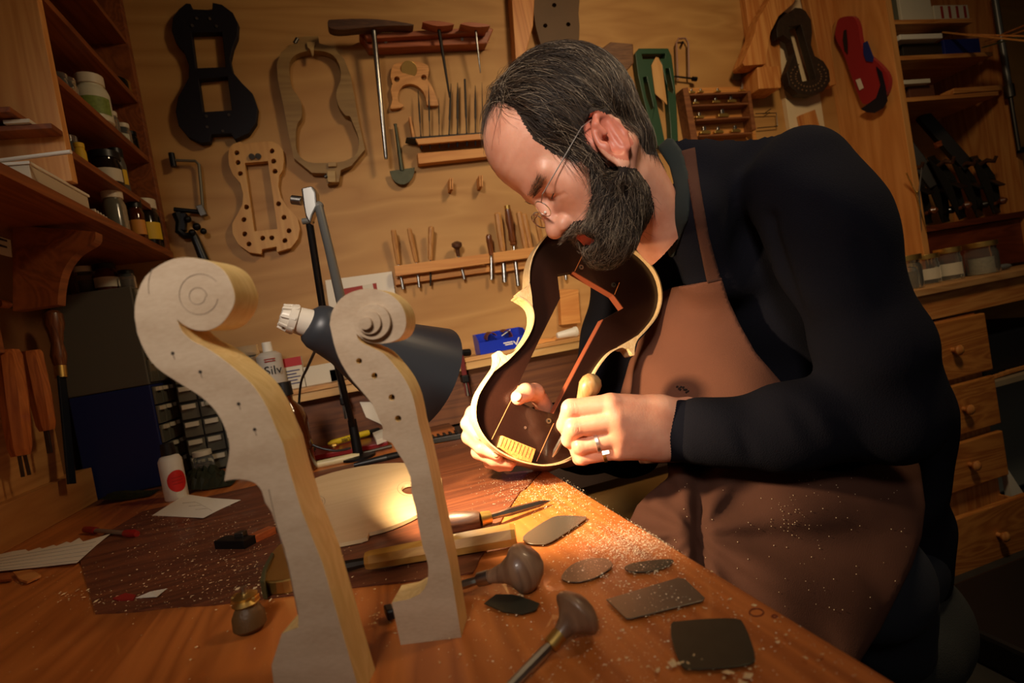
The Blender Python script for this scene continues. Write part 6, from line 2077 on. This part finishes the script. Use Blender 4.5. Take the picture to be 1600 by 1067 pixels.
t = empty('medicine_box', p, 'red and white printed carton on the ledge right of the spray can', 'box')
g = MB(); g.box((p.x - .032, p.y - .02, p.z), (p.x + .036, p.y + .02, p.z + .088)); add('carton', g, LABW, t, bevel=.001)
g = MB(); g.box((p.x - .0325, p.y - .0212, p.z + .064), (p.x + .0365, p.y - .0202, p.z + .0885)); add('red_band', g, mat('print_red2', S(170, 30, 30), .5), t)
g = MB(); g.box((p.x - .0325, p.y - .0212, p.z), (p.x - .014, p.y - .0202, p.z + .063)); add('red_side_band', g, MC['print_red2'], t)
for k in range(5):
    g = MB(); g.box((p.x - .008, p.y - .0214, p.z + .050 - k * .009), (p.x + .028 - (k % 2) * .01, p.y - .0205, p.z + .053 - k * .009)); add('print_line', g, mat('print_blue', S(70, 70, 110), .6), t)
for i, (x, w, h, m, l) in enumerate(((505, .045, .055, LABW, 'white carton stacked behind the lamp cable'), (540, .04, .035, MC['cap_white'], 'low pale carton on the ledge behind the lamp shade'))):
    p = ledge_at(x, 1.66); g = MB(); g.box((p.x - w, p.y - .02, p.z), (p.x + w, p.y + .02, p.z + h)); add('carton', g, m, label=l, cat='box', bevel=.001)
p = at(450, 640, Y=1.34); p = Vector((p.x, p.y, BZ + .0025))
t = empty('amber_bottle', p, 'dark amber dropper bottle with black cap standing between the necks', 'bottle')
g = MB(); g.lathe(p, p + z_ * .180, [(0, .036), (.02, .039), (.68, .039), (.82, .031), (.93, .015), (1, .015)], 24); add('body', g, AMBER, t, smooth=True, angle=60)
g = MB(); g.lathe(p + z_ * .180, p + z_ * .212, [(0, .018), (1, .017)], 20); add('cap', g, BLACK, t, smooth=True, bevel=.001)
for x_, y_, l_, m_ in ((500, 690, 'small black bottle cap standing behind the red tray', BLACK), (530, 684, 'little brass pot behind the yellow tube', BRASS), (488, 676, 'brown wooden reel behind the clear bag', BROWNH), (612, 690, 'pale reel beside the smaller neck', RAIL)):
    p = at(x_, y_, Z=BZ + .001); p.y = min(p.y, 1.52)
    g = MB(); g.lathe(p, p + z_ * .022, [(0, .012), (.2, .013), (.3, .009), (.7, .009), (.8, .013), (1, .011)], 18); add('small_pot', g, m_, label=l_, cat='pot', smooth=True, angle=35)
p = ledge_at(330, 1.66)
for i, x in enumerate((330, 352, 372)):
    p = ledge_at(x, 1.64 + .02 * i); jar(p, 0, LZ, 22, 36, (CLEAR, AMBER, DKGL)[i], BLACK, ('low clear jar', 'squat amber jar', 'black bottle')[i] + ' on the ledge just right of the pale scroll')
for x, y, w in ((300, 700, 20), (322, 712, 22), (285, 712, 0)):
    if not w: continue
    p = B(x, y + 30); p = Vector((p.x, p.y, BZ + .0005)); jar(p, 0, BZ, w + 8, 40, CLEAR, CAPW, 'small clear jar behind the glue bottle' if x < 310 else 'small clear jar behind the dark green bag', content=POWD)
p = ledge_at(385, 1.60); g = MB(); g.tube(spline([(p.x, p.y, p.z + .003), (p.x + .02, p.y, p.z + .06), (p.x + .05, p.y, p.z + .035), (p.x + .06, p.y, p.z + .003)], 6, False), .002, 8); add('bent_wire', g, BLACK, label='black bent wire standing on the ledge beside the spray can', cat='wire', smooth=True)
# hanging clamp on the ledge edge
def ledgeclamp(px, red, label):
    q = at(px, 546 - .17 * (px - 800) + 6, Y=LY - .012)
    t = empty('bar_clamp', q, label, 'clamp')
    g = MB(); g.beam(q + z_ * .03, q - z_ * .10, .008, .014, up=(1, 0, 0)); add('bar', g, STEEL_DK if not red else mat('clamp_red', S(96, 20, 20), .4), t, bevel=.001)
    g = MB(); g.beam(q + z_ * .026 + Vector((0, -.012, 0)), q + z_ * .026 + Vector((0, .05, 0)), .016, .012); add('upper_jaw', g, BLACKM, t, bevel=.002)
    g = MB(); g.beam(q - z_ * .05 + Vector((0, -.012, 0)), q - z_ * .05 + Vector((0, .03, 0)), .02, .022); add('lower_jaw', g, BLACKM, t, bevel=.003)
    g = MB(); g.lathe(q - z_ * .10 , q - z_ * .05 , [(0, .007), (1, .0045)], 10); add('screw', g, STEEL_DK, t, smooth=True)
    return t
ledgeclamp(532, False, 'black clamp gripping the ledge edge between lamp arm and smaller neck')
ledgeclamp(722, True, 'dark red bar clamp on the ledge edge right of the lamp shade')
p = ledge_at(735, 1.62); g = MB(); g.tube([p + z_ * .012, p + z_ * .014 + Vector((-.06, -.02, .004))], .011, 12); add('black_rod', g, BLACKM, label='short black bar lying on the ledge just right of the lamp shade', cat='bar', smooth=True)
# blue bin
def LY_(px, py, y): return at(px, py, Y=y)
t = empty('storage_bin', LY_(783, 540, 1.60), 'small bright blue plastic bin holding leather scraps on the ledge', 'bin')
BLUE = mat('bin_blue', S(20, 46, 170), .35)
y0, y1 = 1.585, 1.66
L0, R0 = at(752, 550, Y=y0).x, at(825, 540, Y=y0).x
zt = LZt + .062
g = MB()
g.box((L0, y0, LZt), (R0, y0 + .002, LZt + .036)); add('front_wall', g, BLUE, t)
g = MB(); g.box((L0, y1, LZt), (R0, y1 + .002, zt)); add('rear_wall', g, BLUE, t)
for x in (L0 - .003, R0 - .0):
    g = MB(); g.prism([[Vector((x, y0, LZt)), Vector((x, y1, LZt)), Vector((x, y1, zt)), Vector((x, y0 + .03, zt - .004)), Vector((x, y0, LZt + .040))]], (.003, 0, 0)); add('side_wall', g, BLUE, t)
g = MB(); g.box((L0, y0 + .002, LZt), (R0, y1, LZt + .002)); add('floor_panel', g, BLUE, t)
text3d('VIAL-PAC', Vector(((L0 + R0) / 2 + .0, y0 - .0003, LZt + .018)), (1, 0, 0), (0, -1, 0), .010, WHITE, t) if False else None
g = MB(); g.prism([[Vector((R0 - .045, y0 - .0004, LZt + .022)), Vector((R0 - .035, y0 - .0004, LZt + .008)), Vector((R0 - .022, y0 - .0004, LZt + .032)), Vector((R0 - .026, y0 - .0004, LZt + .032)), Vector((R0 - .036, y0 - .0004, LZt + .015)), Vector((R0 - .042, y0 - .0004, LZt + .024))]], (0, .0004, 0)); add('check_mark', g, WHITE, t)
for k in range(2):
    g = MB(); g.box((R0 - .075 + .004 * k, y0 - .0004, LZt + .020 - .006 * k), (R0 - .046, y0, LZt + .0235 - .006 * k)); add('print_line', g, WHITE, t)
LEA = mat('leather', S(96, 40, 26), .6, bump=.4, bscale=200)
for (dx, a, l) in ((.3, .5, 'brown leather scrap curled up at the left in the blue bin'), (.62, -.3, 'flat brown leather scrap at the right in the blue bin')):
    cx_ = L0 + (R0 - L0) * dx; pts = []
    vs, fs = [], []
    for i in range(9):
        w = a + i * .32
        for s_ in (0, 1):
            vs.append(Vector((cx_ + .018 * math.cos(w), y0 + .015 + s_ * .04, LZt + .038 + .022 * math.sin(w) + .004 * s_)))
    for i in range(8): fs.append((2 * i, 2 * i + 1, 2 * i + 3, 2 * i + 2))
    o = add('leather_scrap', MB().add(vs, fs), LEA, label=l, cat='leather'); mm = o.modifiers.new('solid', 'SOLIDIFY'); mm.thickness = .002
cx_ = L0 + (R0 - L0) * .5
g = MB(); g.tube([Vector((cx_ + .0, y0 + .01, LZt + .045)), Vector((cx_ + .035, y0 + .03, LZt + .058))], .0016, 6); add('white_stick', g, WHITE, label='thin white stick poking from the blue bin', cat='stick')
# offcuts and the tipped white cup
for i, (a, b, h, l) in enumerate((((828, 1.60), (862, 1.64), .016, 'pale wood wedge right of the blue bin'), ((858, 1.66), (900, 1.69), .012, 'flat wood offcut behind the white cup'), ((835, 1.575), (850, 1.585), .006, 'thin wood chip at the ledge edge'))):
    A_, B__ = ledge_at(*a), ledge_at(*b)
    g = MB(); g.prism([[A_, Vector((B__.x, A_.y, LZt)), Vector((B__.x, A_.y, LZt + h * .5)), Vector((A_.x + (B__.x - A_.x) * .3, A_.y, LZt + h))]], (0, .03, 0)); add('wood_offcut', g, RAIL, label=l, cat='offcut', bevel=.001)
a, b = ledge_at(872, 1.60), ledge_at(903, 1.60)
t = empty('white_cup', a, 'small white cup lying on its side on the ledge in the form’s window', 'cup')
g = MB(); g.lathe(a + z_ * .014, b + z_ * .0165, [(0, .008), (.05, .010), (.85, .0145), (.88, .0165), (1, .0165), (1, .0150), (.1, .0088)], 24); add('cup_body', g, WHITE, t, smooth=True, angle=40)
bbp = ledge_at(560, 1.60)
# white paper under ledge near lamp
g = MB(); g.prism([[at(x, y, Y=LY + .04) for x, y in [(562, 628), (590, 628), (600, 665), (572, 652)]]], (0, .001, 0)); add('paper_corner', g, PAPER, label='white paper corner showing between shade and smaller neck', cat='paper')

# ------------------------------------------------------------------ jars on the side bench
RZt = RBZ + .0005
def jr(px, w, h, label, content, capm=BRASS, lab=None, y=1.40, body=CLEAR):
    q = at(px, 440, Y=y); q.z = RZt
    return jar(q, 0, RBZ, w, h, body, capm, label, content=content, lab=lab, neck=.93, cap_f=.16)
CO = mat('metal_bits', S(110, 90, 60), .5, .4, var=.6, vscale=120)
jr(1412, 52, 52, 'wide glass jar with brass lid nearest the man’s back', CO)
jr(1450, 36, 46, 'glass jar with white label behind the wide jar', POWD, lab=LABW, y=1.46)
jr(1487, 34, 50, 'tall labelled jar in the middle of the row', CO, lab=LABW, y=1.44)
jr(1538, 44, 50, 'pale jar of clear bits, rightmost of the row', mat('pale_bits', S(150, 140, 120), .6, var=.4, vscale=90), BRASS, y=1.42)
jr(1395, 34, 44, 'half hidden jar left of the wide brass lidded jar', CO, y=1.48)
q = at(1426, 440, Z=RZt); q2 = at(1456, 434, Z=RZt)
g = MB(); g.beam(q + z_ * .004, q2 + z_ * .004, .012, .006); add('craft_knife', g, STEEL_DK, label='small grey knife lying before the jars on the side bench', cat='knife', bevel=.001)
bq = at(1575, 462, Y=1.42); bq.z = RZt
g = MB(); g.ball(bq + z_ * .012, (.03, .02, .011), 12, 6); add('clear_bag', g, BAGM, label='little crumpled clear bag right of the pale jar', cat='bag')

# ------------------------------------------------------------------ the right shelf unit's contents
def US(px, py, y): return at(px, py, Y=y)
def shelf_box(x0, x1, z0, h, y0, dep, m, name, label, cat, bevel=.002):
    a, b = at(x0, 60, Y=y0).x, at(x1, 60, Y=y0).x
    g = MB(); g.box((a, y0, z0 + .0005), (b, y0 + dep, z0 + h)); return add(name, g, m, label=label, cat=cat, bevel=bevel)
shelf_box(1414, 1463, shz[0], .14, YF + .02, .12, LABW, 'file_box', 'pale upright file box on the top right shelf', 'box')
shelf_box(1392+8, 1412, shz[0], .12, YF + .03, .1, mat('greybox', S(90, 88, 70), .6), 'folder', 'grey green folder at the left of the top right shelf', 'folder')
o = shelf_box(1466, 1520, shz[0], .06, YF + .02, .14, LABW, 'printed_carton', 'red and white printed carton on the top right shelf', 'box')
for k in range(4):
    a = at(1470 + 12 * k, 20, Y=YF + .02).x
    g = MB(); g.box((a, YF + .0185, shz[0] + .01), (a + .012, YF + .0197, shz[0] + .055)); add('red_stripe', g, MC['print_red'], o)
o = shelf_box(1408, 1470, shz[1], .055, YF + .03, .12, mat('dark_box', S(44, 36, 26), .6), 'dark_carton', 'dark carton under the white lid on the second right shelf', 'box')
a, b = at(1405, 50, Y=YF).x, at(1472, 50, Y=YF).x
g = MB(); g.box((a, YF + .0, shz[1] + .056), (b, YF + .16, shz[1] + .075)); add('shallow_tray', g, WHITE, label='white shallow tray resting on the dark carton', cat='tray', bevel=.002)
o = shelf_box(1474, 1530, shz[1], .062, YF + .02, .12, BLUE if False else mat('blue_box', S(24, 36, 110), .5), 'blue_box', 'navy blue box on the second right shelf', 'box')
o = shelf_box(1408, 1448, shz[2], .05, YF + .03, .12, mat('brown_box', S(96, 56, 34), .6), 'brown_box', 'brown wooden box on the third right shelf', 'box')
a, b = at(1410, 108, Y=YF).x + .012, at(1452, 108, Y=YF).x + .012
g = MB(); g.box((a, YF + .01, shz[2] + .0505), (b, YF + .17, shz[2] + .066)); add('notebook', g, LABW, label='white notebook with red edge on the brown wooden box', cat='book', bevel=.001)
shelf_box(1480, 1515, shz[2], .045, YF + .06, .1, RACKRED, 'wooden_box', 'reddish wooden box at the right of the third right shelf', 'box')
shelf_box(1478, 1555, shz[2], .02, YF + .0, .05, PINEX, 'wood_billet', 'pine billet lying along the front of the third right shelf', 'billet')
# long sticks poking out of the second shelf
for k in range(5):
    a = at(1492 - 4 * k, 74 - 3 * k * .6, Y=YF + .03); a.z = shz[1] + .070 + .006 * k if k > 2 else shz[1] + .008 + .009 * k
    b = at(1600 + 25, 30 + 9 * k, Y=YF - .25)
    if k <= 2: a = at(1536, 66 + 4 * k, Y=YF - .0)
    g = MB(); g.beam(a, b, .010, .005); add('wood_strip', g, [PINEX, RAIL, mat('green_strip', S(80, 90, 60), .6)][k % 3], label='long thin wood strip jutting out at the upper right, ' + ['lowest', 'second', 'greenish middle', 'fourth', 'topmost'][k] + ' of the bundle', cat='strip')
# pipe clamp on the right end board
pa, pb = at(1553, -10, Y=YF - .02), at(1592, 235, Y=YF - .02)
t = empty('pipe_clamp', pb, 'long grey pipe clamp hanging in front of the right shelf end', 'clamp')
g = MB(); g.tube([pa, pa.lerp(pb, .62)], .011, 14); add('pipe', g, mat('grey_tube', S(120, 120, 116), .4, .7), t, smooth=True)
g = MB(); g.tube([pa.lerp(pb, .62), pb], .007, 12); add('screw_rod', g, STEEL_DK, t, smooth=True)
g = MB(); g.beam(pb, pb + Vector((.09, 0, -.0)), .02, .02); add('jaw', g, BLACKM, t, bevel=.002)
g = MB(); g.cyl(pa.lerp(pb, .58), pa.lerp(pb, .66), .016, n=12); add('nut', g, STEEL_DK, t, smooth=True, bevel=.001)

# planes and irons jumbled on the mahogany shelf
zt = at(1500, 345, Y=YF).z + .0005
pinfo = [(1412, .05, 'black hand plane standing at the left of the mahogany shelf'), (1440, .00, 'hand plane with round knob, second on the mahogany shelf'), (1468, .06, 'hand plane in the middle of the mahogany shelf, behind two knobs'), (1497, .00, 'hand plane with tall tote on the mahogany shelf'), (1525, .05, 'hand plane leaning at the right of the mahogany shelf'), (1553, .0, 'rightmost small plane on the mahogany shelf')]
for i, (x, dy, l) in enumerate(pinfo):
    x += 8 - i
    y = YF + .03 + dy
    q = at(x + 8, 330, Y=y); q.z = zt
    lean = .12 * (i % 3 - 1)
    L_ = .27 - .012 * (i % 3)
    up = Vector((-.12 + lean * .6, .18, 1)).normalized()
    sd = Vector((1, 0, 0)); sd = (sd - up * sd.dot(up)).normalized(); nn = up.cross(sd)   # plane stands on its toe
    if nn.y > 0: nn = -nn
    t = empty('hand_plane', q, l, 'plane', 'hand planes on the mahogany shelf')
    b0 = q + up * .012
    g = MB(); g.obox(b0 + up * L_ / 2 - nn * .012, sd, nn, up, .019, .003, L_ / 2); add('sole', g, STEEL_DK, t, bevel=.001)
    for s_ in (-1, 1):
        g = MB(); g.prism([[b0 + sd * s_ * .017 + up * L_ * u_ + nn * w_ for u_, w_ in ((.05, -.010), (.95, -.010), (.8, .008), (.6, .018), (.4, .016), (.2, .006))]], sd * .002 * s_); add('cheek', g, mat('plane_black', S(38, 36, 32), .5), t)
    g = MB(); g.obox(b0 + up * L_ * .52 + nn * .012, sd, (nn + up * .8).normalized(), (up - nn * .8).normalized(), .016, .003, .045); add('iron', g, STEEL_DK, t, bevel=.001)
    g = MB(); g.lathe(b0 + up * L_ * .15 - nn * .008, b0 + up * L_ * .15 + nn * .035, [(0, .008), (.3, .006), (.5, .012), (.75, .015), (1, .006)], 16); add('knob', g, BROWNH if i % 2 else mat('knob_dark', S(30, 22, 16), .35, coat=.4), t, smooth=True)
    g = MB(); g.tube([b0 + up * L_ * .82 - nn * .006, b0 + up * L_ * .84 + nn * .025, b0 + up * L_ * .78 + nn * .045, b0 + up * L_ * .84 + nn * .058], [.010, .009, .008, .006], 10); add('tote', g, WALNUT, t, smooth=True)
for i, (p0, p1, w, l) in enumerate((((1405, 215), (1462, 290), .05, 'long dark plane body leaning diagonally above the shelf of planes'), ((1440, 180), (1512, 262), .045, 'second diagonal dark plane leaning against the shelf back'))):
    a, b = at(*p0, Y=YF + .17), at(*p1, Y=YF + .11)
    g = MB(); g.beam(a, b, .03, w); o = add('wooden_plane', g, mat('plane_ebony', S(34, 30, 28), .5, bump=.2), label=l, cat='plane', bevel=.003)
    m_ = a.lerp(b, .5); dn = (b - a).normalized(); s_ = dn.cross(Vector((0, 1, 0))).normalized()
    g = MB(); g.beam(m_ - s_ * .0, m_ - s_ * .05 - dn * .01 , .012, .022); add('wedge', g, RACKRED, o, bevel=.001)
# compass / dividers and bottle-like pieces at the left of that shelf
a, b, c = at(1418, 250, Y=YF - .0), at(1428, 300, Y=YF - .0), at(1436, 352, Y=YF + .0)
t = empty('dividers', c, 'steel dividers hanging at the left end of the shelf of planes', 'dividers')
g = MB(); g.tube([at(1440, 262, Y=YF - .004), at(1436, 300, Y=YF - .004), at(1440, 360, Y=YF - .004)], [.002, .003, .001], 8); add('leg', g, STEEL, t, smooth=True)
g = MB(); g.tube([at(1416, 270, Y=YF - .004), at(1430, 300, Y=YF - .004), at(1448, 362, Y=YF - .004)], [.002, .003, .001], 8); add('leg', g, BRASS, t, smooth=True)
g = MB(); g.ball(at(1433, 300, Y=YF - .006), .005); add('pivot', g, BRASS, t, smooth=True)

# ------------------------------------------------------------------ the chair behind and under the man
t = empty('office_chair', (.95, .9, .0), 'black framed office chair with grey fabric seat under the seated man', 'chair')
FAB = mat('seat_fabric', S(50, 52, 50), .95, bump=.8, bscale=500)
bk = [C(x, y, 1.00) for x, y in spline([(1425, 498), (1442, 512), (1458, 545), (1468, 600), (1476, 680), (1477, 740), (1470, 775), (1455, 795), (1442, 800), (1458, 760), (1462, 690), (1452, 600), (1440, 540)], 3)]
g = MB().prism([bk], FWD * .30); add('backrest', g, mat('chair_black', S(20, 21, 22), .38), t, smooth=True, bevel=.008)
g = MB(); g.tube([C(x, y, .995) for x, y in spline([(1440, 508), (1456, 535), (1470, 600), (1479, 680), (1480, 740), (1472, 782), (1450, 805)], 4, False)], .006, 10); add('rim_piping', g, mat('chair_rim', S(34, 38, 40), .3), t, smooth=True)
def seat(P):
    return caps(P, [((1400, 980, .98), 92, (1230, 1010, 1.10), 92), ((1415, 960, .95), 78, (1400, 1010, .90), 84)], .05)
V, F = mesh_sdf(seat, (.30, .34, .70), (.95, .80, 1.28), .010)
add('seat', (toworld(V), F, None), FAB, t, smooth=True)
g = MB(); g.cyl((.72, .98, .12), (.72, .98, .42), .03); add('gas_column', g, BLACKM, t, smooth=True)
for k in range(5):
    w = 2 * math.pi * k / 5 + .3
    e = Vector((.72 + .27 * math.cos(w), .98 + .27 * math.sin(w), .07))
    g = MB(); g.beam(Vector((.72, .98, .11)), e, .04, .03); add('leg', g, BLACK, t, bevel=.004)
    g = MB(); g.cyl(e + Vector((-.012, 0, -.035)), e + Vector((.012, 0, -.035)), .034, n=18); add('castor', g, BLACK, t, smooth=True)

# knot ring in the bench top near its front edge
for (x, y, a, b) in ((1182, 957, 11, 6), (1210, 963, 4, 2)):
    g = MB(); g.tube([at(x + a * math.cos(w), y + b * math.sin(w), Z=BZ + .0001) for w in [2 * math.pi * k / 20 for k in range(21)]], .0006, 6); add('wood_knot', g, mat('knot', S(110, 40, 16), .6), bench, smooth=True)
# ------------------------------------------------------------------ shavings and dust
def flakes(name, zones, m, label, seed, size=(.0006, .0022), thin=.35, cat='shavings'):
    rg = random.Random(seed)
    g = MB()
    vs, fs = [], []
    for (cx_, cy_, sx_, sy_, n, zz_) in zones:
        for _ in range(n):
            x, y = rg.gauss(cx_, sx_), rg.gauss(cy_, sy_)
            p = at(x, min(y, 1100), Z=BZ + .0026 + zz_)
            if p.y > 1.45 or p.y < .15 or p.x > .262 or p.x < XL + .01: continue
            if p.y > .885 and p.x > .19: continue
            s_ = rg.uniform(*size) * (rg.random() ** 2 * 1.6 + .5)
            a = rg.uniform(0, 6.28)
            ex = Vector((math.cos(a), math.sin(a), rg.uniform(-.25, .25))) * s_
            ey = Vector((-math.sin(a), math.cos(a), rg.uniform(-.3, .3))) * s_ * rg.uniform(thin, 1)
            b = len(vs)
            up_ = Vector((0, 0, s_ * .25))
            vs += [p - ex, p + ey * .8, p + ex, p - ey, p + up_]
            fs += [(b, b + 1, b + 4), (b + 1, b + 2, b + 4), (b + 2, b + 3, b + 4), (b + 3, b, b + 4), (b + 3, b + 2, b + 1, b)]
    add(name, MB().add(vs, fs), m, label=label, cat=cat, kind='stuff')
SHV = mat('shaving', S(222, 192, 146), .7)
flakes('wood_dust', [(985, 848, 44, 18, 5200, 0), (860, 765, 45, 18, 2600, 0), (920, 800, 60, 40, 500, 0), (1010, 900, 60, 40, 900, 0), (920, 885, 30, 14, 350, .001), (1030, 930, 40, 16, 160, .001), (1010, 882, 26, 8, 160, .001), (1120, 1000, 150, 70, 500, 0), (790, 690, 60, 10, 200, 0), (950, 1000, 120, 50, 400, 0)], mat('dust', S(242, 226, 198), .8), 'fine pale wood dust and chips scattered round the scrapers', 11, (.00025, .0007))
flakes('wood_shavings', [(330, 860, 90, 45, 1000, 0), (400, 900, 60, 25, 260, 0), (250, 810, 30, 10, 160, 0), (170, 935, 60, 12, 120, 0), (640, 950, 60, 30, 160, 0), (30, 905, 30, 6, 60, 0), (480, 900, 40, 30, 150, 0), (760, 930, 60, 26, 160, 0), (1000, 1000, 220, 50, 260, 0), (100, 980, 200, 60, 80, 0)], SHV, 'pale curled shavings scattered over the left half of the bench', 12, (.0005, .0013), .2)
flakes('wood_chips', [(1030, 1035, 40, 8, 22, 0), (1150, 1060, 30, 5, 10, 0), (390, 930, 60, 10, 20, 0), (130, 930, 40, 6, 26, 0), (620, 950, 30, 18, 20, 0)], SHV, 'larger pale wood chips near the squarish scraper and neck heels', 13, (.0012, .0028), .5, 'chips')
